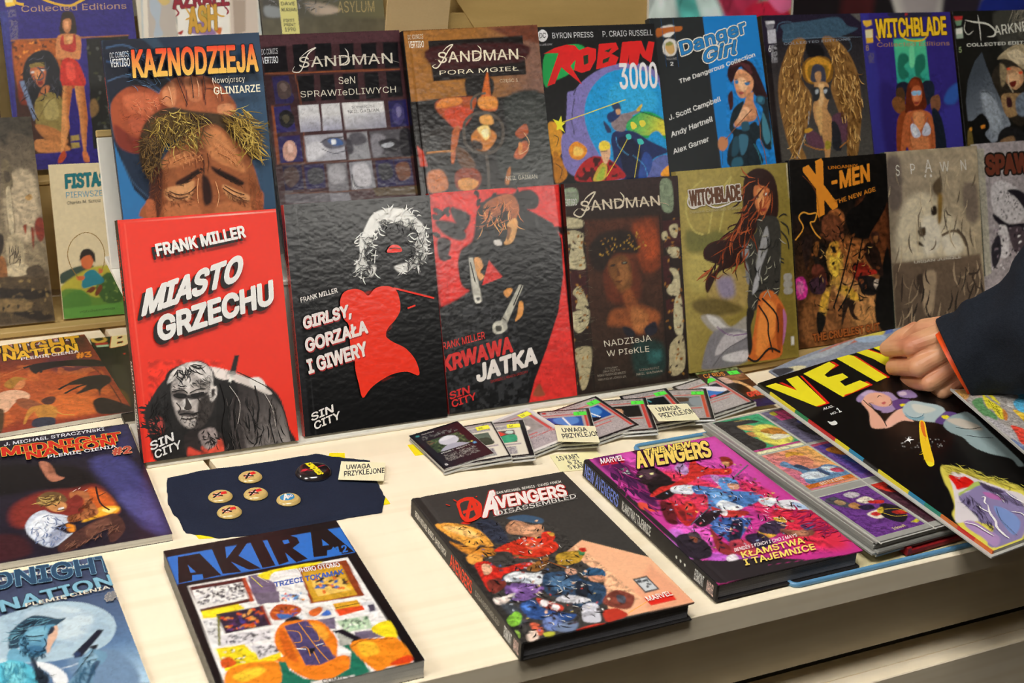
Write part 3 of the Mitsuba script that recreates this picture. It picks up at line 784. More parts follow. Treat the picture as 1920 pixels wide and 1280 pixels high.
'witch': '''B 33297a
n .08 66
g 3a3a98 322874 25 -39,368 213,376 2,-0 56,1 91,372 159,786 -2,791
s 2c2268 50 87,402 203,451 230,752 85,774
s 2f58a8 23 535,494 583,435 656,407 658,468 610,527 551,525
s 3a3490 35 484,583 647,544 641,774 498,774
s 2a2a40 7 215,-1 484,0 480,25 231,25
p 9c2c30 3 315,2 337,1 335,15 315,17
p 2aa088 4 215,145 445,146 445,399 210,395
g 2a9a8c 58c890 9 315,395 338,147 219,152 439,149 442,384 212,384
s 1f6c58 12 240,242 289,229 313,267 270,303 302,349 251,378 223,332
s 1f6c58 12 373,246 423,240 423,308 379,352 413,383 356,374 346,305
s 70d4a0 12 330,177 354,178 349,283 326,312 311,282
s 1a2030 7 204,406 259,385 294,409 277,469 201,466
s 4c3420 7 195,436 245,422 254,498 202,526
s 7a4c28 5 159,494 191,469 245,490 247,550 197,563 164,531
s 1c2434 7 392,397 461,392 471,461 413,527 380,488
s 7a5038 5 438,490 499,470 506,531 476,568 439,558
s 8a4020 7 183,600 256,550 258,678 205,796 158,789
s 18202c 7 440,551 502,599 516,783 437,786
s 5c2414 5 271,438 297,387 339,362 384,382 396,443 403,534 352,555 285,552 246,557
s 84381c 9 294,409 328,373 364,389 369,427 311,425
s b86038 4 304,440 342,411 378,427 375,488 336,527 310,508
s d8855a 9 317,455 356,449 349,502 320,500
s 8ab8dc 3 306,447 338,442 339,465 311,466
s 8ab8dc 3 345,443 374,445 368,465 346,465
s 7c2c24 3 318,504 349,503 343,516 323,517
s b86238 5 237,587 304,552 390,556 437,604 433,786 378,790 263,791 230,752 205,792 182,787
s dc905c 15 302,567 379,571 358,653 310,651
s d08050 15 265,701 389,708 379,783 273,784
l 8a4020 5.1 287,604 258,678 267,762
l 8a4020 5.2 402,610 421,686 409,777
s c8ccdc 3 274,634 303,628 340,682 322,704 289,702 274,672
s c8ccdc 3 349,683 386,624 412,648 410,686 376,699
s eceef4 7 286,650 310,651 315,685 291,687
k 4c5070 2.1 299,628 285,589
k 4c5070 2.2 386,628 404,595
i .4 .14 22 179,345 534,357 533,807 130,784
n .1 9
t|WITCHBLADE|f0c42c|99 135 604 126 102 38|b w2.1 o3a1c08,4.5
k d8a020 7.6 95,127 119,157
K e0b028 9.4 264,131 337,158 424,156 467,127
t|Collected Editions|a87c58|96 188 617 190 98 164|
p e8b83c 2 23,92 77,88 71,164 23,166
p e8e0b0 2 25,95 72,91 70,134 23,137
p e8b83c 2 13,41 74,38 75,64 36,78 18,63
t|8|a88868|15 207 36 206 16 177|b
x 6c6470 .6 7 .4 23,214 68,223 64,275 27,277''',
'dark': '''B 12120f
n .3 49
s 3a3a34 27 307,17 557,17 523,272 360,236
h 6c675a,8a8474,4c4840 4.6 60 128 -50 12 409,26 555,28 535,178 414,144
g 3c444e 8a93a0 5 63,398 218,754 190,240 215,326 354,667 326,720 151,797 91,793 66,676 32,628 32,520 63,398 128,292
s 9aa4b0 45 153,479 232,497 295,640 224,715 173,635
l 2c343c 4.5 154,471 205,473 251,514
s 0e0e0e 5 31,639 72,630 138,594 183,635 187,682 152,719 212,800 71,792 62,707
s d08c30 5 34,678 52,671 57,685 44,694
s e08c30 5 123,667 154,661 157,677 131,683
s 6c5c2c 7 24,689 52,706 51,791 11,789
s 2a241c 7 249,373 320,306 535,178 472,649 357,643 310,532 260,444
s a89878 7 302,282 382,229 480,200 529,225 512,351 424,301 354,283
s c8b898 7 379,252 465,231 523,272 516,319 434,309
s b88a64 5 341,377 399,331 480,350 493,413 445,459 402,465 356,424
s d8ac80 9 371,385 447,364 459,428 404,449
s d8502c 3 365,340 393,338 397,349 371,351
s d8502c 3 457,365 485,362 486,374 462,376
s 6c2018 4 376,425 430,415 420,446 389,449
l d8c8a8 5.5 372,378 374,440 400,481
s 8a7a5c 13 319,313 366,346 345,424 312,438
s 9c7c54 9 304,500 399,488 491,508 425,607 329,619
s 3c1c20 5 344,510 379,519 378,566 342,564
s 6c7888 15 416,520 493,492 476,618 414,607
s 1a1a1c 7 253,724 321,681 403,693 460,735 450,806 254,798
s 8c6c4c 9 270,756 365,738 368,793 265,791
i .5 .22 27 276,172 541,139 450,806 12,781
n .22 8
K d0cfc4 10.7 84,52 148,65 248,78 304,118 289,149 238,152
K d0cfc4 7.2 184,23 190,92 189,178
K c9c8bc 5.3 88,60 72,106 98,137 141,115
t|ARKNESS|d0cfc4|300 147 661 113 297 91|w0.5
t|COLLECTED EDITIONS|d8d8d0|78 207 649 200 79 189|b
p 9cac9c 3 11,101 62,94 60,155 10,158
p e0e0d4 3 12,103 58,98 58,128 10,134
p b83030 2 4,31 72,30 64,52 18,59
p 6a8c70 2 9,55 64,52 53,82 20,85
t|5|8c9c70|14 239 36 237 16 208|b''',
'f1': '''B e8301c
p d02818 3 -1,14 7,13 12,1009 -1,1007
l f05a48 2.5 26,17 30,1005
s 1c1a1a 5 58,738 122,666 231,617 334,657 474,701 585,789 617,932 627,1026 350,1022 261,1018 59,1010 37,895 21,804
h 1c1a1a 7.8 40 52 -152 30 46,772 110,780 78,919 28,858
s 3a3434 18 324,755 471,728 574,806 615,959 600,1013 351,1017 350,849
g 2c2626 8a8482 18 422,767 592,993 382,708 523,762 598,846 623,1021 433,1016 404,856
s d9cfca 4 300,635 387,663 490,721 558,776 539,783 435,724 348,694 306,662
s e8e4e0 4 469,710 510,706 535,736 532,763 487,748
k 121010 2.7 422,672 491,717 559,771 605,865 624,1007
s 121010 5 346,712 417,721 368,851 387,1018 315,1017 315,844
h 0e0c0c 6.3 26 81 86 14 344,730 608,838 592,993 333,1010
p 18181a 3 419,600 437,604 415,676 392,668
p 8c8a86 3 384,663 419,672 416,685 384,677
p d8d6d0 3 389,681 405,685 391,713 381,709
s 181616 5 133,641 197,613 276,609 324,664 324,755 309,807 267,874 211,902 162,859 135,784 118,701
s d5cfcb 4 159,635 233,607 293,625 319,673 308,735 268,693 228,653 164,672 128,685
s b8b0ac 11 155,679 227,657 284,705 294,787 251,853 204,883 163,850 144,785 142,722
s d8d2ce 12 171,690 217,674 241,699 203,721
s 6c6462 9 151,714 202,730 181,763 148,750
s 2a2626 6 155,724 197,738 236,748 289,741 279,758 234,765 182,754
s ddd8d4 7 185,764 208,762 217,795 185,808
s 4a4442 5 160,800 220,813 236,833 174,829
s 3a3432 11 251,772 306,752 309,807 267,874 220,894 236,833
s d0cac6 4 302,725 327,723 328,755 307,784 294,764
s 2c2424 4 308,735 321,734 314,762 305,763
h 121010 4.4 30 38 67 40 150,643 196,618 275,623 236,654 165,663
s a8403a 14 44,825 88,822 90,885 46,887
s 2a2222 7 185,898 325,918 341,1021 190,1012
s d8503c 9 239,969 322,945 329,1010 279,1011
s c04030 9 187,961 229,986 298,1009 190,1012
s 9c8e8c 7 237,905 300,896 307,961 265,982 241,951
h 1c1616 3.6 24 30 57 50 237,905 309,898 306,970 239,969
i .4 .3 38 62,579 356,614 627,1026 25,1004
w 121010 147,734 177,733 201,741 193,752 165,750
w 121010 217,743 250,739 274,739 262,751 231,755
k 121010 3.5 142,722 186,719 206,735
k 121010 3.5 215,736 247,725 282,726
w 3a3432 198,752 214,784 216,800 201,805 185,797 193,783
k 121010 4.4 163,820 193,818 219,825 248,819
k 2a2424 3.5 168,836 199,844 231,840
k 2a2424 3.5 156,769 171,794 158,814
k 2a2424 3.5 245,762 261,792 251,823
h 1c1616 2.2 80 10 77 24 167,827 255,813 286,777 283,849 229,897 182,881
h 3a3432 2.2 60 14 67 30 242,681 315,663 315,754 257,800 245,744
h 121010 2.6 40 18 -153 16 157,704 313,690 305,716 159,724
k 0e0c0c 6.3 346,712 359,805 336,901 351,1017
k 0e0c0c 5.4 415,748 390,854 401,1011
k 0e0c0c 5.5 488,739 497,832 468,938
k 0e0c0c 4.6 556,803 537,893 550,996
k b8b0aa 2.7 381,726 418,803 400,892
k b8b0aa 2.7 522,771 552,840 561,933
h 4a4442 2.7 90 39 90 10 363,724 592,808 610,1005 351,1013
h 0e0c0c 3.5 70 35 106 14 62,738 136,695 131,828 81,973 45,896
p f6c8bc 2 -1,13 312,11 656,7 656,10 312,14
t|FRANK MILLER|ecebe8|142 157 513 108 137 111|b w1.7 s141010,-15.1,12.7
t|MIASTO|e6e5e2|56 392 469 282 85 294|b w3.9 s140c0c,-17.0,15.7
t|GRZECHU|e6e5e2|111 504 602 395 115 413|b w3.9 s140c0c,-17.2,15.7
t|SIN|e4e2e0|31 951 129 922 30 917|b w0.4
t|CITY|e4e2e0|46 987 156 957 44 955|b w0.4''',
'f2': '''B 0d0e10
p 1c1d20 3 1,7 29,7 25,1002 -3,1001
l 2c2d30 1.8 54,7 48,1002
s e6e6e2 6 358,114 400,63 477,46 553,60 588,95 624,133 565,138 509,116 453,103 403,135 361,177 334,166
s dcdcd8 6 324,174 372,160 378,196 343,220 335,255 351,284 388,296 365,339 320,317 294,297 318,245
s dcdcd8 7 576,121 623,143 632,198 632,262 598,305 549,314 499,332 473,303 532,290 583,258 578,212 601,168
h e8e8e4 5.0 90 36 106 90 321,156 418,74 452,112 367,213 397,305 345,355 287,323
h e8e8e4 5.1 90 37 84 90 578,103 632,143 637,253 568,320 499,332 472,312 573,266
h e8e8e4 4.6 60 33 -54 50 378,98 458,50 581,67 624,133 489,124
h 0d0e10 3.6 60 36 95 60 326,156 372,160 375,339 301,324
h 0d0e10 3.7 60 37 95 60 583,158 631,161 608,305 510,324
h 0d0e10 3.7 30 33 95 50 417,83 588,95 575,130 432,128
w e83020 439,237 458,211 482,208 502,217 510,239 474,242
k 0d0e10 3.7 452,224 480,222 504,229
k e0e0dc 3.7 390,224 383,250 378,281
k e0e0dc 3.7 366,247 397,248
w e73420 207,431 229,393 277,384 313,397 337,419 370,391 413,384 455,396 476,430 479,494 452,537 415,570 402,605 433,635 488,669 531,729 541,796 488,774 430,774 371,792 311,826 270,864 257,797 248,741 248,687 235,631 236,542 218,513 208,476
x c42a1a .5 54 .55 220,397 464,402 453,528 405,632 529,756 272,835 242,650
k e23020 8.4 455,397 548,428 643,460
k e23020 7.5 513,493 551,483
t|FRANK MILLER|e2dcd8|33 420 200 392 31 400|b
t|GIRLSY,|e4dcd8|35 533 251 498 36 485|b w2.2 sa83030,2.2,5.5
t|GORZAŁA|e4dcd8|37 633 320 579 34 581|b w2.2 sa83030,2.2,5.6
t|I GIWERY|e4dcd8|40 727 310 676 34 671|b w2.2 sa83030,2.2,5.6
t|SIN|e4e0dc|31 935 133 907 31 903|b w0.4
t|CITY|e4e0dc|42 974 161 940 40 942|b w0.5''',
'f3': '''B 141517
p c8302c 4 2,6 38,6 37,490 17,506 9,487
s d8322c 15 20,3 407,4 383,45 281,83 216,150 188,228 127,267 109,346 130,428 146,456 26,507 4,487 2,362
d 181416,1c1618 26 31 20,3 347,7 237,133 125,285 22,453 11,275
s 1e1c1e 13 17,125 120,142 162,199 131,223 58,190
s 1e1c1e 13 98,70 190,112 154,180 111,133
s 2a2226 11 23,205 83,219 57,297 19,293
p d83430 4 437,4 649,4 643,552 660,1009 398,1006 440,899 515,760 593,593 635,421 641,256 602,179 515,127 477,106
s 1a1818 11 445,23 506,18 542,56 528,101 477,106 441,67
s 2a1c1e 10 610,198 646,201 648,238 619,217
p d43630 4 262,324 323,406 217,434
s 8a4a34 12 459,919 476,950 484,978 423,970
s 161618 9 219,114 274,47 365,26 441,58 429,184 372,261 283,262 218,221
s a8603a 7 262,73 345,34 413,38 437,103 402,155 377,108 316,121 264,153
h c87848,8a4a2c,e0a060,2a1a14 5.6 60 65 117 30 263,64 394,33 438,94 401,164 314,148 243,170
s d8a060 6 372,162 413,142 422,175 393,245 352,259 345,232
s 8a5a34 8 360,179 389,190 364,242
s 101012 6 294,147 354,142 368,197 343,250 285,236
s e4ded8 3 295,237 325,234 334,258 303,257
l c8a068 3.8 329,190 359,186
s d89858 5 190,308 219,311 230,348 213,373 231,393 209,409 185,362
s c88a50 5 118,355 146,358 153,385 124,392
s 0e0f11 6 114,302 175,262 200,309 207,435 147,447 113,408
s d89858 5 190,308 219,311 230,348 213,373 231,393 209,409 190,362
p b8b6aa 3 162,301 183,306 208,471 209,508 175,509 167,467
s dedcd0 3 173,479 202,480 206,507 180,512
s 2a2a28 3 182,487 198,487 199,499 185,500
k 38362f 4.6 169,324 184,415
s d8944c 5 321,474 352,459 366,473 338,502
s d8944c 5 396,527 415,538 405,591 367,615 381,580
p b4b2a4 3 404,447 423,458 315,636 282,624
s c8c6b8 4 258,612 308,608 325,642 283,665 252,652
s 4a4a44 3 267,627 294,630 292,652 268,651
k 34332e 4.8 415,455 364,542
k 6c6a60 4.7 318,605 300,589
i .25 .12 35
n .2 32
x 4a4c50 .35 24 .5 26,507 207,435 351,577 424,860 390,1003 6,996
t|FRANK MILLER|c8322e|-21 708 208 677 -23 676|b
t|KRWAWA|cc3432|-11 806 340 750 -11 740|b w3.2
t|JATKA|e2dcd6|149 869 458 818 152 797|b w3.7
t|OPOWIEŚĆ Z MIASTA GRZECHU|a82c2c|214 885 406 861 213 873|
t|SIN|c83030|7 934 107 916 8 901|b w0.5
t|CITY|c83030|16 971 137 949 13 940|b w0.5''',
'f4': '''B 20140f
g 2c1a1a 24160f 27 293,8 282,177 -27,4 625,5 621,194 -27,204
g 4a2414 2a2019 28 318,214 266,973 88,179 510,186 488,984 84,984
s 7a3414 37 358,217 478,209 494,419 402,446 350,329
s 98401a 28 386,245 475,252 482,375 407,377
s 5c2814 36 194,324 330,327 374,565 196,564
s 20140e 27 107,316 160,253 239,234 346,251 379,348 329,353 240,353 177,425 120,403
d a8802c,c09838,8a5a24 60 8 159,270 375,253 448,363 330,335 153,354
s 6c4420 22 219,377 289,358 325,404 328,508 267,537 231,482 206,428
s 8a5a30 20 257,398 306,394 311,472 269,503
s 2a1a10 5 215,401 243,398 240,407 221,407
s 2a1a10 6 279,390 310,391 308,402 284,402
s 7a7a64 3 289,392 302,393 300,398 290,398
s 5a3418 6 255,415 269,451 253,454
s 4a2410 5 237,479 277,477 264,488
s 8a4a24 31 277,538 326,534 362,599 469,654 455,714 362,747 285,704 188,684 212,618 282,608
s a86838 28 321,612 408,656 383,732 324,717
s 1a1a22 13 265,702 314,716 331,753 282,747
s 1c1c28 13 383,723 446,695 452,749 401,761
s 1c3430 37 319,786 479,805 480,947 328,946
s 2a5a58 28 396,839 467,839 463,892 402,893
n .3 36 88,179 510,186 488,984 84,984
p 3a1214 5 -9,408 92,400 86,613 -9,603
p 3a1214 6 518,212 620,203 616,343 520,343
p 3a1214 6 513,597 616,589 611,678 514,667
p 3a1214 6 507,386 548,380 548,530 508,526
s b8af8c 5 -10,226 47,222 88,247 75,297 87,400 25,401 -12,382 13,300 -13,272
s b8af8c 5 -20,163 23,158 88,179 76,212 -9,205
s b2a884 5 7,511 47,485 81,553 83,587 20,589 33,548
s b8af8c 5 -10,611 87,596 82,664 31,706 -5,672
s aea27e 5 -3,783 88,781 83,863 51,963 21,972 10,871
s 7a8a70 6 520,22 581,26 582,165 522,156
s b2a884 6 557,241 603,236 594,297 564,286
s b2a884 6 514,269 540,266 543,301 514,301
s b8af8c 6 535,344 601,350 598,394 557,390
s b8af8c 6 543,446 593,464 595,570 545,578 522,545 566,496
s b8af8c 6 564,602 601,588 600,765 563,770 551,716
s aea27e 6 530,811 599,783 599,944 520,970 515,880
d 8a5a20,a87830,2a1a14,20160f 60 12 -10,222 89,230 75,966 -6,955
d 8a5a20,a87830,2a1a14,20160f 60 13 518,212 620,203 602,980 509,969
s 8a9a80 7 -10,30 61,26 66,93 -1,97
l 140c0a 5.4 88,179 90,985
l 140c0a 5.6 505,181 498,985
l 140c0a 5.3 -28,208 86,209
l 140c0a 4.7 518,208 620,210
l 140c0a 7.5 625,5 614,982
h 5c5a48 1.2 70 53 2 3 -10,226 89,234 75,966 -6,955
i .35 .18 22
n .12 16
t|SANDMAN|cfc2ac|80 133 511 136 76 86|w0.7
K d2c8b2 7.2 64,119 39,142 80,158 123,98 160,48 115,68 84,103
K d2c8b2 7.3 275,130 300,119 313,85 292,57
K b8aa90 2.7 64,123 307,98 524,126 558,142
t|NADZIeJA|d0c8b8|159 787 419 787 155 757|
t|W PIeKLE|d0c8b8|169 835 404 838 167 807|
t|RYSUNKI|8f867a|153 896 222 897 153 887|
t|SAM KIETH|8f867a|141 910 231 912 140 900|
t|MIKE DRINGENBERG|8f867a|110 927 265 929 110 916|
t|MALCOLM JONES III|8f867a|113 946 266 948 112 936|
t|SCENARIUSZ|8f867a|339 928 451 929 339 917|
t|NEIL GAIMAN|a89f90|324 947 468 947 324 936|
t|DC COMICS|90908a|-17 64 60 65 -17 39|
t|VERTIGO|c8c8c4|-15 103 59 103 -15 73|b''',
'f5': '''B 94833c
n .14 147
g a0904a 7c6c2c 58 70,363 591,595 -4,-2 666,4 661,989 2,1005
s 6c6a34 38 34,289 136,316 211,304 261,345 150,406 36,395
s b0a258 48 45,414 251,470 265,561 51,593
s a08a50 39 139,548 355,516 375,682 230,739 151,657
s 8a8098 39 191,554 277,544 292,637 216,646
s 64562a 29 47,646 195,644 340,715 188,734 63,702
l b4a85c 9.6 147,51 59,115 41,210 75,293 131,320
l b4a85c 9.8 317,45 212,162 162,318
l b4a85c 8.8 317,45 276,158 226,315
s 9a958c 16 83,722 188,734 258,796 359,753 352,844 222,838 140,801
s c8c6c2 10 114,721 176,742 236,794 353,826 244,831 162,785
s 7c7a80 16 161,803 352,835 341,981 103,995 74,955
s b8b4b8 12 223,829 352,844 272,889 151,929
s d0ccd0 10 204,936 345,926 330,979 212,964
l 6a3c78 4.9 173,786 244,836 352,844
l 5c5a60 5.9 136,982 217,910 350,862
s 2a1410 6 389,77 436,26 502,17 565,53 592,137 583,264 527,268 483,265 446,325 385,410 358,480 281,500 205,519 134,611 128,547 208,483 126,440 153,371 260,354 306,322 366,237
h 8a3c1c,5c2412,a8522c,2a120c 7.9 90 108 134 22 389,77 502,22 583,118 484,256 382,446 182,535 143,495 258,380 366,237
K 3a1810 6.9 365,390 217,359 130,395 136,449
K 3a1810 5.9 352,281 287,293 274,310
K 3a1810 6.9 217,502 139,539 129,610
s c07040 6 446,117 474,101 538,124 544,188 507,248 474,246 450,198
s dc9a60 12 467,127 510,131 505,203 471,218
s 3a2018 4 443,157 470,155 471,166 445,169
s 3a2018 4 506,144 537,144 538,158 508,158
s e8e0d4 2 448,160 463,159 463,166 449,167
s e8e0d4 2 512,146 529,146 528,154 514,155
s 8a3028 3 478,221 518,218 512,232 486,234
s 36342f 8 461,272 550,261 591,301 592,429 565,647 519,670 454,645 427,715 382,738 364,681 383,573 369,481 345,442 365,390 445,334
s 8a8a8c 10 353,407 386,392 393,447 359,462
s 9a9a9c 10 475,373 513,312 517,404 465,509 439,561 434,487
s 7c7c80 10 369,481 388,519 382,592 367,572
s a8a8ac 10 416,577 453,526 435,615 399,648
h 18181a,7c7c70,a09e8c,2a2a26 5.9 60 50 106 40 365,390 483,274 590,319 565,647 384,701 377,518
K 2c2c24 6.0 582,273 616,257 638,268
K 2c2c24 7.1 592,292 634,323 642,369
K 2c2c24 7.1 588,337 629,387 636,443
s c8682c 6 454,645 521,643 582,723 598,799 568,907 539,988 373,985 348,963 383,866 413,760 428,697
s e88c40 20 450,709 527,708 541,811 478,915 397,960
s a04a20 10 549,710 595,780 582,872 542,960 526,865
s b06a98 6 580,742 599,790 583,881 564,926 576,834
k 1c1a1a 7.0 428,706 477,785 477,859 497,954
k 1c1a1a 7.0 452,672 534,764 538,857
k 1c1a1a 9.0 342,963 395,988 477,933 542,960
s 24221f 6 361,717 403,740 376,810 380,903 354,955 349,844
s 9c9890 3 599,566 643,567 642,598 599,597
s 9c9890 3 597,603 642,604 642,633 597,632
s 9c9890 3 596,637 642,639 642,667 597,666
p dedcd8 2 619,891 637,891 636,934 618,934
l c4c0b0 4.0 657,5 661,179
i .2 .08 29
n .1 13
t|WITCHBLADE|5c3a24|64 172 361 163 62 102|b w2.9 od0ccc4,5.2
K cfcac2 8.6 64,115 50,158 74,185 116,181
K cfcac2 7.7 148,166 209,193 274,184 307,174
t|Deluxe Collected Edition|b0a67c|59 210 364 211 57 196|''',
'xmen': '''B 0d0a08
g 1c120c 6c4020 63 290,304 241,1048 -7,300 637,254 632,948 -6,1023
s 5c3018 42 434,249 625,263 615,617 470,432
s a06030 63 257,452 583,556 561,902 346,897
s c08850 64 303,645 522,762 534,947 129,987 115,853
s 8a5830 52 53,752 262,726 364,976 59,997
s 0b0908 8 373,292 470,242 638,54 637,264 519,417 493,453 399,435 351,356
s 0b0908 11 579,614 633,522 655,971 535,938 519,801
n .16 43
s 9c5c30 10 232,300 292,276 336,308 333,364 263,368
s 6c3c24 12 196,325 255,301 322,344 316,438 201,428
k e09c38 8.2 12,421 68,361 43,304 73,278 112,290 158,289 144,330 115,337 145,395 178,426
s 0c0808 4 58,333 78,288 106,299 129,296 115,337 133,404 91,354 42,405
s 2a1c18 8 58,416 121,412 104,495 75,585 58,509
s b88c3c 6 207,504 269,453 311,513 318,589 289,681 357,717 413,770 400,788 297,739 242,677 214,750 185,841 140,818 169,726 231,666 214,580
s e0b840 8 235,525 289,492 303,550 268,641 230,600
s c89034 6 236,459 286,450 299,493 263,537 233,497
s d8a838 8 300,692 381,719 407,774 354,764
s d8a838 8 169,726 217,712 188,794 152,809
s 1a1410 5 244,479 267,476 277,510 248,507
s 1a1410 6 118,458 199,456 205,541 220,656 164,631 124,534
s 7c4c24 8 130,450 165,444 149,517 127,497
s 14100e 6 129,816 184,851 150,932 122,920
s 2a1a12 6 330,771 388,787 373,843 417,895 453,899 370,881 339,820
s 2a1a12 6 306,778 354,764 313,855 286,910
s d83898 8 -2,634 50,622 74,688 54,733 3,728
s f078b8 8 8,654 43,643 51,695 21,711
s 5c2c20 10 111,570 179,576 208,673 126,684
s 3a2430 8 94,643 187,634 181,718 101,710
s 24140e 6 460,507 504,473 561,516 580,595 576,671 484,586
s 3a2018 6 519,422 567,426 569,478 527,484
s 8c5830 5 532,447 559,444 554,477 533,477
s 8a2418 9 389,586 473,585 504,655 442,697 385,653
s b0281c 6 482,624 530,628 541,649 493,649
s 1a1414 9 409,655 527,667 546,755 450,755
s c0b0a0 5 514,694 551,678 535,735
k 0a0806 9.6 387,434 302,664 236,809
k 0a0806 9.6 457,450 371,689 268,827
d 1a100c,6c3c20,8a5028,2a1810 60 16 51,434 359,328 579,614 522,762 75,754
i .6 .4 36
n .2 12
t|X|e08c28|175 293 289 253 95 60|b w11.4
k 7a3c14 3.1 81,85 160,173 178,333
h 0a0806 5.1 110 47 70 50 17,431 338,289 587,480 570,767 442,889 117,815
h d8a860 3.1 40 31 70 40 162,481 539,476 448,793 167,764
t|UNCANNY|c8761e|248 63 446 63 246 47|b
t|-MEN|e08c28|266 173 520 140 267 86|b w2.6
t|THE NEW AGE|d08028|282 252 557 199 278 230|b
t|THE CRUELEST CUT|a85c28|89 971 540 959 86 932|b w1.0 o4a200c,2.5''',
'spawn': '''B a89a80
g 9a8c78 b8a88c 48 -8,242 658,290 -2,22 656,20 648,621 3,617
n .3 55
s d8ccb0 61 124,284 318,266 552,546 377,607 46,588
s e4dcc8 37 239,389 350,398 353,551 238,584
s e4dcc8 30 371,498 484,496 520,587 405,610
s 5c4c38 17 323,212 382,162 391,238 360,269
s 2a2018 12 307,330 342,321 346,365 310,373
s 8a6c34 25 360,269 395,271 378,400 349,420
s 4c3c2c 12 200,451 253,434 254,477 218,485
s 3c3024 10 189,509 216,517 239,543 201,532
l 6c5c48 15.0 371,492 458,472 513,499 550,568
l 4c4034 12.6 487,464 552,546 560,723
s 6c6058 36 7,52 102,48 96,292 13,308
s 7a6c60 38 547,227 648,223 648,421 562,415
g 6c5a4a 54463a 25 292,611 262,1001 3,617 648,621 691,1027 1,977
h 3c3028,8a7862,a08c74,2c241e 12.1 50 146 97 8 27,651 660,644 638,954 33,921
s a08c74 25 215,712 313,700 269,914 213,908
s 3a2e26 12 173,708 215,701 208,799 180,796
h 8a7c68,c8b898,6c604e 8.4 30 132 100 8 19,64 645,69 636,575 19,586
i .12 .1 47
n .15 13
t|S|dedad0|68 136 95 134 67 77|
t|P|dedad0|174 131 207 131 170 75|
t|A|dedad0|276 131 326 130 276 58|
t|W|dedad0|387 132 455 132 383 77|
t|N|dedad0|540 135 580 134 536 76|
w dedad0 270,144 281,142 280,155 269,156
w dedad0 311,144 322,143 321,156 310,157
t|URBAN JUNGLE|d0c8b8|158 633 503 632 157 618|b''',
'spawnb': '''B a8a0a4
n .3 39
p b4b0a0 8 -2,28 60,30 64,752 19,770
p 3a4638 5 -5,30 7,29 16,765 4,769
s d0ccd0 13 102,252 207,226 348,326 338,461 189,471 106,398
d 2a2630,3a3440 50 10 115,276 322,301 310,458 132,444
s 1a1620 10 218,283 322,290 421,387 454,561 372,440 289,333
s 1c1822 10 105,409 218,479 337,483 456,538 302,571 130,467
s d8d4d8 10 142,501 202,495 205,653 144,670 120,600
s 2a2630 10 76,596 140,535 146,648 81,731
s 4c4048 13 215,518 307,503 362,576 265,658
d 1c1822,8a7c88,dcd8dc 80 15 71,473 459,504 501,771 66,730
i .5 .15 24
n .2 14
t|SPAWN|6c3424|71 175 482 182 71 75|b w6.4 o18120e,10.8''',
'ruin': '''B 6a5c48
n .25 126
g 4a4034 8a7c62 54 564,-9 491,635 239,-15 639,-8 630,742 152,734
s 3a342a 27 460,-4 638,-1 635,106 539,64 496,135
s b0a084 36 516,266 618,291 607,552 495,598 460,447
s 8a7a60 35 303,161 423,168 360,717 241,705
s 6c6048 7 478,217 497,200 511,228 518,321 505,357 502,543 473,559 475,318
s b8aa8c 7 479,356 502,348 497,543 475,541
s 4a4032 5 482,254 507,265 507,302 484,310
s a89a7c 7 463,577 508,562 535,639 518,713 464,717 446,650
h 4a3e2e 4.5 14 54 97 4 468,605 520,610 513,675 461,670
s c0b292 5 428,723 501,702 543,724 530,761 442,762
s 4c4030 7 533,733 588,719 615,759 599,781 537,771
s 8c5a30 7 399,674 435,668 444,743 433,836 483,859 472,877 405,851 379,774
s 2c2218 9 376,570 439,556 441,612 417,666 381,681
s 7a2a18 13 604,495 635,498 636,573 609,608 589,550
s 8a3a22 9 539,527 557,520 547,566
s 7a3420 9 573,540 589,550 574,643
s b08a50 5 563,389 587,373 598,392 579,405
p 4a3c28 9 151,743 626,779 637,999 123,988
s 241c14 13 348,818 574,840 634,865 551,885 412,871
s 241c14 13 439,939 562,943 630,979 557,990
s 7a6440 13 394,869 533,893 510,937 371,923
d 241c14,8a7448,5c4c30 60 14 234,760 625,789 630,979 209,979
i .4 .22 28
n .2 19''',
'fist': '''B d2c4a0
n .04 95
t|FISTASZKI|1c6c74|90 154 474 143 94 70|b w3.0 o203c3c,1.5
t|PIERWSZE STRONY|4c88a8|87 219 517 214 88 181|
t|Charles M. Schulz|4c4438|88 261 300 255 89 241|b
s 3a4a40 10 4,708 109,666 194,660 204,686 16,771
s b0a83c 19 3,782 180,684 303,668 402,650 415,778 379,902 -6,869
s 5c8434 17 -1,820 119,817 210,875 381,877 377,991 0,995
s 4c7c34 12 0,870 119,817 182,911 104,979 1,982
s 3c5c2c 12 216,813 298,718 366,774 379,902 279,919
d 2c4a24,5c7c3c,7a9048 40 12 218,788 345,735 367,901 231,915
p 5c9440 12 0,932 451,921 468,1012 -0,1001
k 8a6c30 4.9 114,741 74,663 61,575 102,490 178,448 248,475 289,553 287,642 263,703
s c8683c 5 153,582 202,579 222,624 192,685 150,675 137,630
s 2a2420 6 131,630 148,569 192,553 228,587 225,650 200,597 157,607
s 2a7c8c 5 152,719 203,692 237,713 274,773 218,794 132,806
s c8683c 4 103,728 151,732 143,756 110,754
s c8683c 4 246,689 273,697 261,722 243,716
s 6c3820 5 154,833 192,804 216,813 189,842
s 6c3820 5 206,850 242,796 258,816 223,864
n .08 16
t|NASZA KSIĘGARNIA WARSZAWA|2c4c24|102 969 324 964 102 956|''',
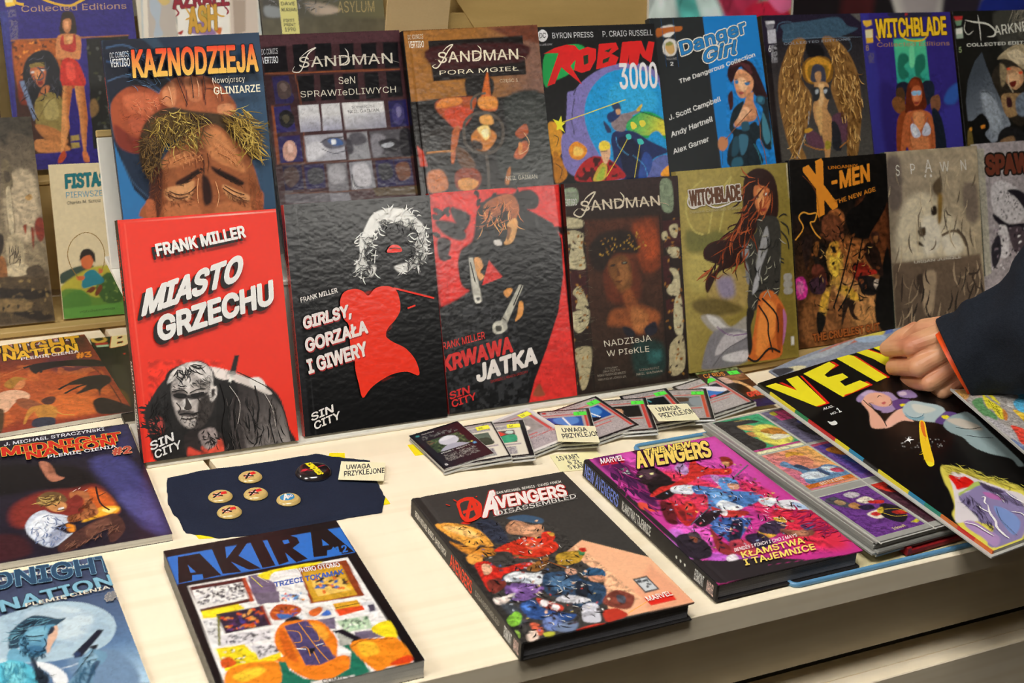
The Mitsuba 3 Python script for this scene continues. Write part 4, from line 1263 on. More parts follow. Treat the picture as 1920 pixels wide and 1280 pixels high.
'blue': '''B 2a1f74
n .08 90
g 3a4a90 2a1f74 9 -22,403 54,405 4,179 53,180 103,1004 22,999
p a86820 2 34,327 632,314 631,320 33,335
p 3a1c10 4 37,337 281,327 270,909 12,923
s a8541c 18 43,348 161,337 269,344 260,506 185,522 68,518 43,574
d c86c24,e08a34,3a1a0c,5c2a10 80 13 43,343 261,334 259,439 64,556
s 7c2c14 13 47,546 93,538 89,651 44,649
s 16161c 7 70,575 83,462 136,398 210,385 250,439 263,525 247,620 190,637 171,569 125,653 89,651
h 30303c,4a4a58,0c0c10 4.6 50 55 106 40 96,434 200,390 260,506 248,610 182,627 82,632
s 8a7438 4 116,454 176,446 182,470 114,473
s b0603a 5 113,477 182,470 184,532 156,573 132,549 114,510
s d8905c 7 130,492 157,488 151,540 134,530
s 7c2018 3 142,544 169,541 164,560 144,561
s e0e0e0 2 114,493 130,492 128,499 115,501
s e0e0e0 2 164,484 181,482 180,490 165,491
s b0683c 6 160,578 198,570 183,617 152,654 125,653
s 8c7a40 6 116,653 175,607 221,609 261,659 274,793 226,810 119,786
s a8985c 11 161,654 218,638 225,734 160,740
l 5c4c20 3.7 130,729 179,655 219,628
s b0703c 6 103,766 200,790 258,850 236,878 148,844
s c07c44 6 103,842 228,868 261,908 104,909
p 6c7c9c 3 52,541 75,537 116,729 100,747
k 2a1c14 4.6 94,680 123,748
p 14140f 4 410,328 628,319 582,907 382,907
d 2c302c,4a4c48,1a1c18,3a3c20 90 17 414,333 628,323 583,897 388,896
s 7a5c34 13 391,664 421,646 433,705 391,741
s 2a1c14 4 298,212 315,188 352,189 366,222 361,308 283,306
s b8784c 4 305,231 343,227 337,279 316,298 300,273
s e0a070 6 313,240 332,239 325,274 312,274
s c8804c 4 262,325 293,302 348,303 382,328 371,423 351,437 326,412 259,434 248,410
s e0a46c 9 309,316 346,317 323,355
s b03028 4 280,330 297,307 298,354 338,350 346,308 357,317 347,394 283,382
s c8804c 4 253,410 290,402 353,423 333,436 260,431
s c0281c 4 277,439 342,437 372,500 375,575 262,571
s e04838 11 293,459 331,455 331,537 294,536
g d89458 b06430 4 265,582 288,583 264,571 315,573 293,660 276,736 274,793 227,916 214,915 232,791 252,658
g d89458 b06430 4 330,585 367,586 322,573 371,575 373,741 359,817 343,923 329,922 327,815 331,739
s b04020 4 207,934 233,907 241,936 217,968 194,970
s c87040 4 324,921 347,923 356,972 328,970
p a08a48 3 274,832 316,829 317,858 273,861
p a08a48 3 272,870 313,868 316,897 273,899
i .35 .14 21
n .1 12
k e0b030 14.7 78,114 80,138 119,148
k d8a830 13.0 204,116 274,145 346,157 395,137 434,118
t|Collected Editions|b08c7c|104 186 635 176 106 154|
p f0c840 2 25,95 81,91 77,152 33,159
p f0e4a0 2 28,105 71,100 69,133 31,138
x 7c7484 .6 5 .42 36,175 76,171 75,208 36,212
x 7c7484 .6 5 .42 39,226 79,222 72,325 36,327''',
'ash': '''B cfc8b8
p b8c0c0 3 32,34 686,37 665,330 9,331
p ddd6c8 3 42,34 671,37 646,329 18,331
p b4aca4 3 66,34 212,35 194,329 44,332
s a8b4c0 8 78,102 113,132 128,171 109,259 122,318 72,327 90,249 68,190
s c8b070 8 106,112 154,113 180,142 139,161
p 8a9494 2 217,35 220,35 199,329 196,329
p c9bcb0 3 512,36 665,37 644,329 491,332
p a8988a 10 521,136 593,137 574,307 510,326
p e6e4dc 3 222,35 502,36 484,332 204,332
s 8c6c9c 10 270,311 317,253 365,264 409,324
s b0983c 8 343,194 382,204 377,254 347,253
s a83028 6 201,310 232,296 220,320
s c86c30 6 402,294 444,285 429,325
t|AZRAEL|8c2030|191 177 498 161 196 94|b w2.5 o4a0c14,2.4
K 8c2030 8.9 197,172 218,202 201,221
K 8c2030 9.1 467,166 489,196 477,216
t|ASH|c89a38|261 309 417 294 270 178|b w3.0 o4c3a18,2.4
K c89a38 9.9 256,173 280,222 248,242
K c89a38 10.0 398,155 431,215 471,225''',
'asylum': '''B 5c5848
n .25 43
g 4a4844 6c6a50 34 30,138 682,145 23,-27 755,-26 736,249 3,237
s 8a9094 17 27,171 128,189 123,231 29,229
s a89a8c 26 261,157 392,167 459,202 315,225
h 8a8c90,6c6e70,3a3a34 5.0 40 50 -18 24 30,138 466,143 458,219 21,221
s b8a898 14 355,184 460,194 422,218 342,217
t|ASYLUM|a8986c|445 214 666 212 449 151|
t|ARKHAM|a8986c|454 130 675 124 458 67|''',
'dusk': '''B 3a1c1e
n .3 90
g 2a2420 5c2424 37 546,97 569,670 381,2 760,4 714,676 304,658
d 2a1418,6c2c28,4a2c3c 60 27 381,2 746,3 705,676 304,658
i .3 .15 45
n .2 23''',
'mn3': '''B 8a3420
n .25 72
g 3a2028 9c3c1c 73 455,-63 359,533 -36,68 681,21 650,476 -76,377
s a84c24 81 99,377 459,398 641,673 618,923 276,871 13,932
s c8642c 61 284,738 465,721 595,868 522,951 316,931
s 5c2a34 68 431,257 600,272 615,462 450,445
x c86830 .5 67 .5 -49,166 649,398 645,958 -150,946
l 4a2018 5.3 504,179 627,492 644,888
l b86c3c 4.8 166,404 365,309 534,403
k 1a1418 20.0 307,324 385,304 489,346 625,375 675,409
s 1a1418 10 335,322 416,290 642,343 676,448 493,373 377,391 345,415
k 1a1418 11.7 369,336 377,391 370,408
k 1a1418 14.1 410,638 475,592 589,578
s 1a1418 10 455,597 551,537 651,553 660,632 597,703 571,776 572,693 503,713 476,713 540,631
k 1a1418 14.0 426,693 501,640 570,619
s 1a1418 12 534,819 583,805 656,916 680,999 533,978 519,882
s d8a888 9 125,603 193,560 251,584 276,642 256,703 203,705 145,793 108,756
s 8a4c30 9 207,683 259,682 337,829 308,839 224,782
s c87c4c 8 229,455 275,449 284,501 255,562 222,548
s a0702c 8 188,486 246,412 300,459 263,468 213,545
s b87c34 9 274,791 329,780 361,839 332,938 268,911
s b87c34 7 198,925 248,792 292,787 233,874 202,948
k c88c40 8.9 348,856 372,911 419,939
s 4a2a24 8 313,727 354,698 380,721 355,780 321,777
s 2a2e40 9 241,922 286,908 332,938 308,1015 228,991
s 4a3420 12 89,770 140,769 95,988 53,991
i .3 .14 35
n .12 11
t|J. MICHAEL STRACZYNSKI|d8d0d4|28 62 581 55 31 21|b
t|MIDNIGHT|d8a024|13 104 626 157 24 -41|b w2.6 o1c1408,5.1
t|NATION|e8b430|236 199 596 205 247 108|b w1.7 o2a1408,5.1
t|PLEMIĘ CIENIA|dcd4d4|314 225 595 232 318 190|b
t|#3|d88028|567 301 641 305 577 236|b w1.7 o5c2410,3.1''',
'mn2': '''B 1c1726
n .15 81
g 2a2848 17141f 42 530,23 326,336 -113,115 654,9 644,334 -124,340
s 3c3c74 51 456,307 598,319 642,620 650,980 572,922 514,644
s 2c2c58 42 577,39 648,21 655,223 579,236
s 4a4a86 35 514,644 607,642 633,912 560,823
s 0e0c12 30 30,236 256,276 416,367 437,550 262,490 13,471
s 7c2a24 46 118,605 230,512 364,525 441,517 471,629 363,754 131,767
s c85c24 24 415,542 475,597 501,722 485,781 377,759
s f0b030 14 428,713 501,722 494,768 433,779 357,800
s f8e080 9 441,726 495,736 465,766
s e88c28 11 299,795 325,819 319,863 299,849
k 3a1a14 7.3 446,536 442,669 468,743
k 3a1a14 4.7 442,619 475,597
s b07058 8 259,250 295,271 313,385 339,421 291,439 268,370
s 8a5440 10 295,271 309,349 285,358
s 6c5030 7 212,573 251,520 302,537 325,595 313,624 255,620 225,626
h b89858,4a3418 5.9 30 42 140 40 217,558 302,537 315,609 232,629
s c08450 6 243,625 293,609 319,642 306,687 276,692 250,659
s e0e0e0 3 286,664 305,662 301,677 287,680
s c8d0e0 7 151,774 181,691 228,660 254,693 310,736 308,783 254,810 290,868 310,875 230,951 170,871
s e8ecf4 15 167,764 225,690 263,735 222,844 179,844
s 98a0b8 9 246,822 289,876 238,947 220,918
s a8643c 7 314,737 367,724 387,633 365,576 339,600 342,551 376,546 410,574 412,642 423,695 421,759 359,785 308,783
s 4a2c28 8 252,944 350,844 463,774 496,801 503,897 461,974 432,978 433,873 333,973 259,998
s 6c4438 15 364,849 445,799 452,848 368,926
s 3a1820 32 16,802 125,825 153,967 16,975
i .25 .12 35
k 1a1010 3.5 250,632 269,628 281,646
k 1a1010 3.4 277,685 295,680 310,680
h 6878a0 3.3 60 33 81 30 165,779 253,700 310,768 230,951 170,871
h e8eef8 3.3 40 33 82 30 175,751 230,708 222,844
h 5c2c18 3.4 50 34 114 30 321,740 427,614 421,759 329,790
h 7c5444 3.2 50 42 131 16 270,965 461,789 489,892 333,973
k c8bcb0 3.6 353,561 370,547
k c8bcb0 3.6 376,549 387,536
k c8bcb0 3.6 395,573 411,561
n .12 13
t|J. MICHAEL STRACZYNSKI|d0d0dc|137 69 555 52 139 39|b
t|MIDNIGHT|c82818|124 162 611 169 125 84|b w1.9 oc8a848,3.1
t|NATION|c82818|215 222 576 205 216 156|b w1.3 oc8a848,3.1
t|PLEMIĘ CIENIA|d4d4dc|295 242 578 232 296 213|b
t|#2|b04838|552 299 628 298 558 237|b w1.3 od8a488,2.3''',
'mn1': '''B 4a5676
n .06 96
g 3e4560 5878a0 18 578,63 680,566 70,67 721,33 722,841 31,554
g 5878a0 b4d4e8 21 644,552 646,809 454,474 726,585 722,841 528,760
s 6c88a8 20 452,577 596,602 629,802 461,733
s a9c2d2 5 235,284 313,256 431,236 540,280 605,360 624,442 607,508 566,562 487,585 378,580 242,524 189,365
s c4d6e0 27 347,285 464,272 563,373 503,494 433,465
x 8ca8c0 .4 49 .5 275,256 430,243 602,374 600,505 492,559 314,527
s 2c4458 4 282,424 294,373 334,324 375,300 418,321 451,350 478,353 455,374 434,387 409,377 359,363 334,403 315,438 307,469 279,464
h 4a7c94,1c2c3c,6ca0b4 3.7 50 42 165 24 290,406 341,327 417,325 457,360 374,362 311,443
s 5c94b4 3 313,437 335,397 358,367 410,373 435,380 435,430 418,487 398,521 386,529 348,541 315,514
s 7cb4cc 13 344,386 401,381 402,424 353,453
s 3c6c90 7 328,478 368,480 385,515 349,534
s d8b098 3 416,408 434,387 442,397 432,450 410,491 393,532 386,516 401,452
s 2a3040 3 403,432 422,389 432,400 421,425
l 1c2c40 2.6 343,421 367,435 385,435
l 2c4c6c 2.1 354,496 374,511 389,510
s 6ca4c0 3 278,471 306,476 334,535 337,563 293,545 264,526
s 58b8d0 4 222,516 278,529 316,561 337,616 334,686 208,634
s 80d4e0 20 254,542 295,559 303,654 249,644
s e4e8ec 4 344,566 377,586 402,616 423,665 421,716 387,708 376,645 353,603
s c8dce4 4 237,508 252,508 264,526 242,530
l d0dce4 4.0 413,635 450,630 473,626
s 2a3444 4 334,535 346,553 352,609 372,670 360,697 338,681 335,602
s 6c94b0 4 476,607 493,594 521,564 547,582 564,610 550,645 524,667 504,698 487,750 424,723 457,673
s 8ab0c8 7 491,607 517,583 533,617 497,656
s 3c5470 5 514,643 535,645 504,698 480,747 475,738
p 1c2030 2 460,573 562,461 579,472 563,497 486,594 467,593
s 2c3c60 3 464,568 480,561 484,583 468,590
s 20242c 3 520,550 546,547 535,570 524,566
i .14 .05 24
k 16283a 3.7 335,411 361,425 392,429
k 16283a 3.1 391,448 393,484 380,503 385,515
k 16283a 3.1 349,507 366,519 386,518
k 16283a 2.6 340,441 361,448 378,461
h 1c3c54 2.1 60 21 103 20 316,417 346,401 336,522 313,506
h 1c3c54 2.0 40 20 136 20 338,509 395,519 374,558 344,546
k 20303c 3.0 487,615 506,606 521,605
k 20303c 3.0 493,634 513,629 527,632
k 20303c 2.5 453,677 486,632 525,580
h 2c5878 2.0 70 25 112 20 450,676 513,609 524,667 480,747 434,727
h 3c8ca8 2.5 60 35 92 20 242,530 316,561 321,680 228,642
h 1c2834 3.0 30 30 93 20 339,551 372,670 360,697 335,680
n .06 6
t|J. MICHAEL STRACZYNSKI|d8d4cc|139 52 621 74 139 31|b
t|MIDNIGHT|2c4a68|135 93 689 133 141 -14|b w1.4 o88b8d0,1.7
t|NATION|7cb0c8|283 252 665 225 280 183|b w0.8 o2c3c4c,3.0
t|PLEMIĘ CIENIA|dcd4c4|360 253 645 245 360 232|b
t|#1|7c7c80|614 320 686 320 621 270|b w1.1 oc4bcb0,1.3''',
'bcom': '''B 15120e
n .4 48
s 2c2c20 49 30,406 103,405 76,769 29,841
s 5c4418 21 28,640 59,718 50,847 29,841
s c8a040 7 5,-11 50,-24 76,24 65,61 26,70 -2,35
s 2a2010 7 16,6 47,-4 61,25 30,45
p a83028 5 12,66 72,69 71,100 12,97
p a8c8a0 5 12,97 71,100 70,126 14,119
t|B|f0e0a0|80 140 165 124 109 -6|b w5.2 oc06018,4.1
s d03020 7 121,235 132,234 127,253''',
'akira': '''B 0c0a0c
p 2a6cc4 2 1,49 695,59 691,262 -1,257
v 140c0e 41,63 124,64 167,243 147,241 99,245 58,241 44,241 7,244
v 2a6cc4 65,128 83,190 63,188
v 2a6cc4 65,206 103,211 99,245 57,244
v 140c0e 175,48 228,44 212,136 279,44 317,46 260,131 318,248 273,242 223,163 243,246 174,236
v 140c0e 327,43 375,43 374,246 324,247
v 140c0e 394,40 476,40 508,78 506,119 470,148 503,241 455,252 434,170 429,237 388,247
v 2a6cc4 447,80 471,80 470,106 447,110
v 140c0e 572,52 640,54 687,255 638,255 622,191 580,246 528,239
v 2a6cc4 597,122 611,175 585,171
v 2a6cc4 591,209 622,209 616,247 580,246
p 0c0a0c 2 1,245 691,260 702,336 -6,307
t|12|2a6cc4|617 248 665 244 625 199|b w0.8
p e8e4e0 2 35,272 650,283 654,998 5,1001 24,901
p e9e6e4 2 39,282 645,290 648,996 29,903
p 6c5c78 3 257,281 297,284 340,360 331,452 250,484 244,399
k d8c83c 3.2 267,290 290,374
k c8c0b0 3.2 289,292 319,352
s f0d820 3 297,284 423,269 551,281 474,299 359,290 324,332
p 4a1c1c 2 39,282 247,288 240,449 42,453
p b0482c 2 233,288 249,289 241,452 224,454
p e8e6e4 2 45,305 226,313 225,429 37,436
d 2a2428,3a3440,8a8890,b8b6bc,1a1820 90 12 46,306 223,317 224,423 48,410
p 8a3a1c 2 452,291 641,300 628,555 426,538
p c89828 2 454,325 609,325 603,541 439,533
p e8c060 2 472,364 571,367 592,505 465,501
d 2a2420,d86c28,3460b0,e0b030,1c1c24 50 17 483,368 582,371 598,486 476,484
p 6c6074 2 249,401 341,419 324,491 247,473
p e0e0e0 2 346,421 439,455 413,534 324,491
d d83c28,4a6cc0,2a2a2c,e08c30,68a8d8 36 11 348,432 431,462 413,513 334,484
p f0d820 2 45,449 181,449 195,484 91,506 40,496
p 2c2034 2 91,486 260,490 259,617 93,613
p 8a2c1c 2 249,489 261,488 260,617 250,618
d d86428,3c3480,c84820,4a2c58,d89848 50 16 103,500 245,502 241,600 112,601
p d8d4d8 2 76,616 248,637 237,695 141,697 63,672
d 2a2a30,8a8a90,4a4450 60 10 79,627 245,646 235,694 69,670
p dcdcdc 2 40,506 90,510 57,675 32,647
d 2a2a30,8a8a90 24 9 41,516 82,522 58,647 36,630
p 6c6c24 2 91,496 101,499 62,676 55,674
p d8d4d0 2 392,556 491,567 484,641 387,630
s d06428 3 407,582 451,568 455,590 424,619 404,611
s 3a68c0 3 439,624 470,596 477,628
p d8a028 2 499,567 593,571 598,642 499,648
p d84820 2 496,605 602,613 598,642 499,648
k 4a2c10 3.0 499,596 596,596
p dcdce0 2 598,591 648,599 641,668 604,675
p 4a4458 2 617,619 641,618 635,661 611,663
p b8d0b0 2 479,674 596,682 587,758 493,752
d 3a5c3c,8ab090,5c6c5c,e8e8e0 30 12 490,678 588,689 580,745 497,739
p 6c6078 3 518,761 599,772 613,825 514,807
p 6c6078 3 406,642 482,650 464,722 422,697
s f0d820 4 579,764 657,735 653,840 620,838
p 14101a 4 446,725 489,731 538,817 496,829
p a8a8a0 3 461,740 499,802 473,830 446,820
p e8d020 3 41,687 141,697 154,748 245,782 239,825 110,821 43,822
d 1a1614,e8e4e0 20 9 49,690 156,721 116,796 46,788
p dcd8dc 3 158,712 245,726 245,782 167,798
d 2a2a30,8a8a90,3a3040 40 8 161,722 238,733 236,778 171,785
s c8501c 4 42,760 76,750 88,795 42,804
s b04c20 4 268,551 306,504 343,510 376,535 383,568 353,593 318,599 276,594
d d87830,8a3414,3a5cb0,4a2010 40 10 286,517 374,540 366,587 288,588
s 3a64a8 4 291,559 326,572 348,591 302,598
s 1a1c22 4 311,606 363,596 375,650 330,672 303,653
s e0e4e8 2 358,594 375,595 384,629 371,629
s e87c1c 4 252,681 296,621 356,623 416,645 442,704 447,792 421,875 459,889 428,967 364,986 294,960 249,882 248,810 238,751
s f0a030 12 390,656 425,688 426,756 388,770 382,701
s c85c18 10 271,670 291,658 291,771 286,860 255,804
p 4a406c 2 296,640 381,632 390,675 413,881 348,901 305,885 301,756
k d88c28 3.6 298,670 335,693 330,748 303,748
k d88c28 3.6 350,641 368,800 384,888
k d88c28 3.6 370,668 395,696 391,762 369,763
k d88c28 3.4 296,791 335,787 334,842
k d88c28 3.4 351,821 351,893
k d88c28 3.5 390,799 412,816 409,861
k e8e8e8 4.1 301,784 331,800
k e8e8e8 4.2 369,791 397,787
s 14141a 3 342,799 362,802 349,829 331,818
l 3a1808 2.7 237,868 291,915 396,919 459,889
p 1a6a54 3 220,835 248,810 246,890 280,955 363,988 438,953 472,866 454,823 486,825 499,994 418,1015 190,980
s e87c1c 3 217,826 253,812 249,882 294,960 365,982 449,921 438,872 346,909 258,850
s e8841c 3 48,824 114,805 194,817 222,845 185,962 36,914
s f0c030 13 61,855 147,835 169,869 90,900
s e8841c 3 478,841 519,809 581,823 650,849 653,989 565,992 515,995
s f0b02c 14 505,832 560,834 564,901 507,907
s d84018 8 583,972 651,952 651,993 582,989
l 3a1808 2.8 480,842 538,817 640,847
i .3 .16 31 45,274 647,282 650,997 29,903
n .07 6
t|KATSUHIRO OTOMO|e8e6e8|380 320 605 337 382 290|b
t|TRZECI TOKAMAK|3454a8|332 389 600 391 338 357|b w0.4
p d8d4d0 1 294,977 441,994 437,1014 297,1000
t|COMICS|3a3a3a|329 999 425 1008 332 980|b''',
'aveng': '''B 383634
n .08 82
p 2a2826 4 3,-1 28,-4 32,1011 -3,1003
l 4a4846 2.9 30,-3 29,1005
p f0b48c 4 481,500 661,694 661,997 388,990 358,927 432,757 423,661 391,553
p e8a480 26 635,739 661,997 486,990 496,859
s e8a040 7 9,214 78,226 141,288 158,357 152,429 111,402 74,425 51,356 30,311
s f0bc70 18 34,236 111,277 129,359 69,312
s c8802c 12 16,343 78,415 141,425 134,483 67,471 35,423
s d89440 7 33,458 71,448 90,479 61,516 27,503
s 2a3040 13 155,254 231,255 233,372 208,425 166,398
s b88464 7 263,306 315,285 346,336 388,351 367,408 316,427 280,389 243,363
s d8a07c 13 294,330 353,352 332,395 296,382
s 3a5470 8 284,261 355,260 410,307 394,340 333,305
s c8321c 5 138,461 191,432 253,417 298,408 334,434 370,459 383,501 350,538 289,552 210,535 189,480
s e0583c 9 271,436 311,438 325,493 269,497
s c83020 5 361,406 396,406 398,444 370,472 341,461
s d8a040 5 382,407 406,422 389,441
s b08a2c 5 346,561 391,553 449,574 405,630 349,634 320,611
s 3a7c4c 4 437,558 460,566 441,596 426,590
s c02c20 4 445,549 467,553 459,578 440,571
s 8a5a28 7 204,603 290,564 312,561 281,609 228,635
k 8a4c20 6.9 197,506 279,572 339,653
s c8281c 5 44,509 93,516 114,570 196,565 241,582 177,605 108,614 70,667 20,693 24,628 33,563
s d8a888 4 62,528 90,538 78,580 47,591
s 702c24 7 35,632 88,629 92,676 27,706
s dfe3ea 5 106,625 161,611 207,639 248,649 212,709 173,695 134,669 101,656
s a8b0bc 8 121,641 176,662 176,690 123,665
s 2c4460 5 241,663 307,664 352,681 360,741 412,794 392,853 341,899 278,896 230,815 200,760
s 4a6c90 12 254,691 314,702 302,776 243,765
s 18202c 10 333,742 362,776 317,847 284,835
s 2c5478 4 385,693 427,680 459,709 443,749 393,742 376,724
s c88c6c 3 387,728 440,742 425,776 389,763
s c89880 4 329,661 362,662 358,695 325,694
s c8c8d0 4 219,811 267,806 326,856 281,866 221,833
s b83c2c 4 154,786 189,821 218,863 194,886 154,839
s dcd8dc 3 166,801 183,819 164,843 150,827
s dcd8dc 3 193,838 207,859 189,876 176,858
s c8c8d4 5 287,879 335,886 317,943 294,986 246,968 259,921
s 7c3c30 8 392,853 441,838 474,873 475,906 429,953 385,937 357,894
s 4a4c58 6 425,866 448,885 427,920 411,903
s b83424 6 333,938 385,937 403,985 352,997 315,994
k f0a840 3.1 408,977 520,933
s 6c4c8c 8 92,676 151,686 208,730 169,770 92,784 66,732
s a078c0 8 94,698 138,715 103,735
s a078c0 8 153,709 197,726 172,750
s e8d8d0 6 14,734 51,737 92,731 54,770 14,777
s 2c4c88 8 83,802 139,791 149,848 211,903 238,923 188,946 119,910 75,873
s 4a78c8 9 84,813 115,814 98,850
s 6c80b8 9 119,910 169,897 173,951 146,980 104,965
s 3a4048 16 23,770 75,820 58,907 31,887
s 7cb83c 5 4,866 50,832 63,858 37,899 3,907
s 8ab048 4 6,928 13,950 -1,974
s c85c40 9 69,911 96,931 85,978 61,978
s e8d0c0 10 30,966 68,951 58,997 24,1004
s b8b83c 4 85,978 121,981 115,999 87,998
s c83828 4 198,1000 258,993 305,1000 255,1011
s 7080a0 11 148,951 220,958 193,998 141,989
d 2a2426,3a3034,4a3c44,181618 70 16 129,481 323,553 329,673 353,925 146,980 23,904
d c89878,e0b898,8a5c44 26 12 284,261 440,318 415,884 23,904
d e8e4e4,a8b0c0,d8c060,3c5c9c,c04030 70 8 58,432 386,427 358,927 30,966
i .6 .35 28 18,192 429,340 497,914 -19,992
n .1 8
h 121014 3.7 120 31 96 50 34,236 392,300 449,574 382,871 274,999 30,966 23,513
h e8e4dc 2.7 50 24 82 40 243,350 423,491 322,934 67,941
w d8301c 149,92 201,69 226,92 230,148 188,227 131,248 117,214 130,153
w 383634 157,108 192,96 216,116 212,155 186,200 147,225 133,194 142,150
v d8301c 122,229 213,73 225,78 194,229 176,222 196,129 134,240
v d8301c 142,164 217,144 212,163 137,185
k d8301c 5.8 102,95 113,109
k d8301c 5.8 144,70 152,93
k d8301c 5.9 234,81 241,77
s d8301c 3 105,236 147,225 132,252
t|A|e8e0dc|200 228 266 226 278 63|b w3.3 oa82820,4.5
t|VENGERS|e8e0dc|280 190 580 190 306 107|b w2.4 oa82820,4.6
t|DISASSEMBLED|c4c0bc|252 239 607 219 261 210|b
k 908c88 1.9 236,244 608,225
k 908c88 1.9 250,207 621,188
t|BRIAN MICHAEL BENDIS · DAVID FINCH|d8d4cc|303 89 605 90 308 71|b
p 3a3e44 3 528,798 586,797 586,888 525,890
p c8ccd0 2 534,805 579,805 581,881 533,881
d 3a3e44 14 12 535,808 576,810 576,878 538,874
p d8281c 2 506,917 613,915 609,964 505,964
t|MARVEL|f0e0d8|506 945 608 942 507 918|b''',
'newav': '''B b8307c
n .14 59
g d050b0 c03088 65 295,38 78,848 -6,-6 647,10 642,1001 9,998
s d83858 62 251,187 404,357 422,555 201,553 103,358
s d82c48 78 513,589 678,728 619,957 462,910 425,762
s d03060 41 514,368 590,536 438,640
s e860c8 27 55,600 161,614 179,696 56,840 -9,769
s c05cc8 26 69,810 159,832 268,919 164,926 66,866
s c86cd0 27 7,632 77,633 23,827 -16,801
s 6c2064 32 43,-7 159,5 108,249 48,199
s 4c1a4c 21 85,68 140,117 99,437 53,367
h 3a1440,8a2468 10.5 50 63 88 10 49,-4 164,37 47,521 15,406
h 8a1c4c,b02050 7.7 50 86 -8 8 513,641 648,717 623,934 533,876
s 4a183c 11 242,-58 404,15 425,84 247,66
p 2a2428 3 -11,815 94,871 252,902 410,979 152,944 634,1012 9,998 -26,954
p 2a2428 3 -6,-6 20,-6 35,999 9,998
p 2a2428 5 -3,824 60,855 152,893 247,958 433,987 246,1008 9,998 2,932
s 2a1a20 8 129,200 183,148 241,154 256,217 258,275 212,301 154,322 137,288 120,254
s 4c3440 14 163,169 217,167 217,218 159,239
s 1c1418 10 138,274 233,266 266,335 161,406 113,389
s e0d8a0 2 144,206 161,200 151,214 140,216
s e0d8a0 2 199,197 217,196 206,211 195,210
s c8302c 6 103,358 173,315 236,310 322,270 357,239 440,135 475,117 434,193 474,252 544,277 506,322 418,290 351,309 266,335 184,346 108,373
s e8d070 5 443,106 495,62 522,57 483,105 446,137
s b890c8 8 319,196 378,158 368,229 330,258
s b890c8 8 430,295 465,336 416,375
s 8a2c20 9 556,177 595,191 581,246 533,258
s c89060 5 538,216 570,227 539,261
s d8dce8 6 219,331 270,329 315,352 273,406 224,389 201,366
s 4a78b8 7 309,350 382,391 429,435 513,480 533,528 447,564 333,575 269,539 321,437 285,411
s 6ca0d8 16 355,409 401,453 362,533 314,515
s 5c90d0 6 442,342 488,337 506,379 481,427 435,438 409,442 414,388
s c89478 5 457,383 496,404 473,438 442,427
s dce4f0 6 507,533 566,547 559,578 512,601 490,567
s e0e0e8 6 559,578 640,595 642,675 557,644
s c8342c 5 530,608 581,653 654,680 566,674
s a8c0e0 6 620,601 657,655 648,678 605,642
s dce4f0 6 314,515 360,492 398,546 402,574 345,580 312,541
s b83430 6 289,520 317,556 405,602 372,628 293,612 274,553
s dcd4d8 4 312,552 327,573 303,603 293,580
s 3a60a8 7 235,578 282,608 358,636 374,668 270,754 207,803 201,728 187,674
s 5c84d0 13 239,605 254,649 225,713 211,670
s 1c2038 9 303,642 330,677 232,788 204,766
s 8a2c30 7 194,652 181,757 194,822 163,857 125,819 153,735
s 2a1c24 9 310,567 207,631 159,639 162,590 250,545
s b8282c 6 155,417 176,465 232,459 214,532 143,608 108,607 118,522
s d8403c 5 204,455 232,459 213,505 186,508
s 701c20 7 143,505 167,514 133,579 129,552
s d84c3c 8 34,386 63,423 72,479 37,466 14,432
s 5c1820 13 112,415 146,454 91,588 57,551
k 6c6c7c 5.1 495,361 631,279
k 5c5468 4.8 276,528 168,592 131,616
s 28202c 7 23,674 87,662 119,722 110,790 73,835 11,823 -9,769
s 4a3c44 5 87,662 125,669 113,720 72,729
s 8a4c38 4 80,683 103,704 78,731
s 3a2c44 7 375,719 445,694 492,711 475,756 385,797 339,780
s d8a83c 5 349,734 364,764 404,791 355,798
s e0b848 5 471,678 507,691 500,727 468,703
s 8a5444 7 450,759 507,793 588,785 538,841 472,829 434,790
s b87c60 7 476,794 527,806 524,830 473,817
s 4a4c7c 6 535,765 592,761 600,789 542,806
s 302440 9 281,758 353,760 357,835 273,851
s b84050 12 197,775 268,777 260,870 180,863
s e8e0e8 9 131,857 169,848 167,882 124,883
d 2a1c28,5c1c3c,8a2450,3a2438 60 16 223,402 608,402 513,641 146,851 86,686
d b02848,d04c58,6c2440 30 15 529,345 592,425 510,561 473,438
d c89878,e0b898,8a5c44 26 13 243,125 626,262 513,844 103,811
d e8d0e8,a8c0e8,e05868,3c1c34,e8c060 80 9 148,207 691,285 513,844 68,821
i .6 .3 34 145,30 595,191 555,981 11,846
n .08 8
h 1a1018 4.1 130 35 97 50 165,126 530,167 545,379 685,598 559,862 202,872 3,750
h e8e0f0 3.0 50 26 77 40 219,289 592,425 498,764 166,715
t|AVENGERS|f0d068|165 153 522 168 223 28|b w2.6 o2a1820,4.3
t|THE NEW|f0d468|256 67 484 66 281 20|b w1.1 o2a1820,2.6
t|MARVEL|f4e4ec|40 70 150 74 57 28|b
p d02840 1 60,21 162,39 149,79 39,72
t|MARVEL|f4e4ec|42 67 149 73 57 28|b
p 4a4a50 2 90,121 132,118 122,178 81,177
p c8ccd0 2 91,126 128,123 118,173 86,172
d 3a3e44 10 10 91,129 124,126 118,171 89,169
t|BENDIS I FINCH I CHO I MAYS|e8dce0|173 847 463 841 183 827|b
t|KŁAMSTWA|f0d468|176 894 464 889 190 858|b w0.4
t|I TAJEMNICE|f0d468|156 940 474 941 171 904|b w0.4''',
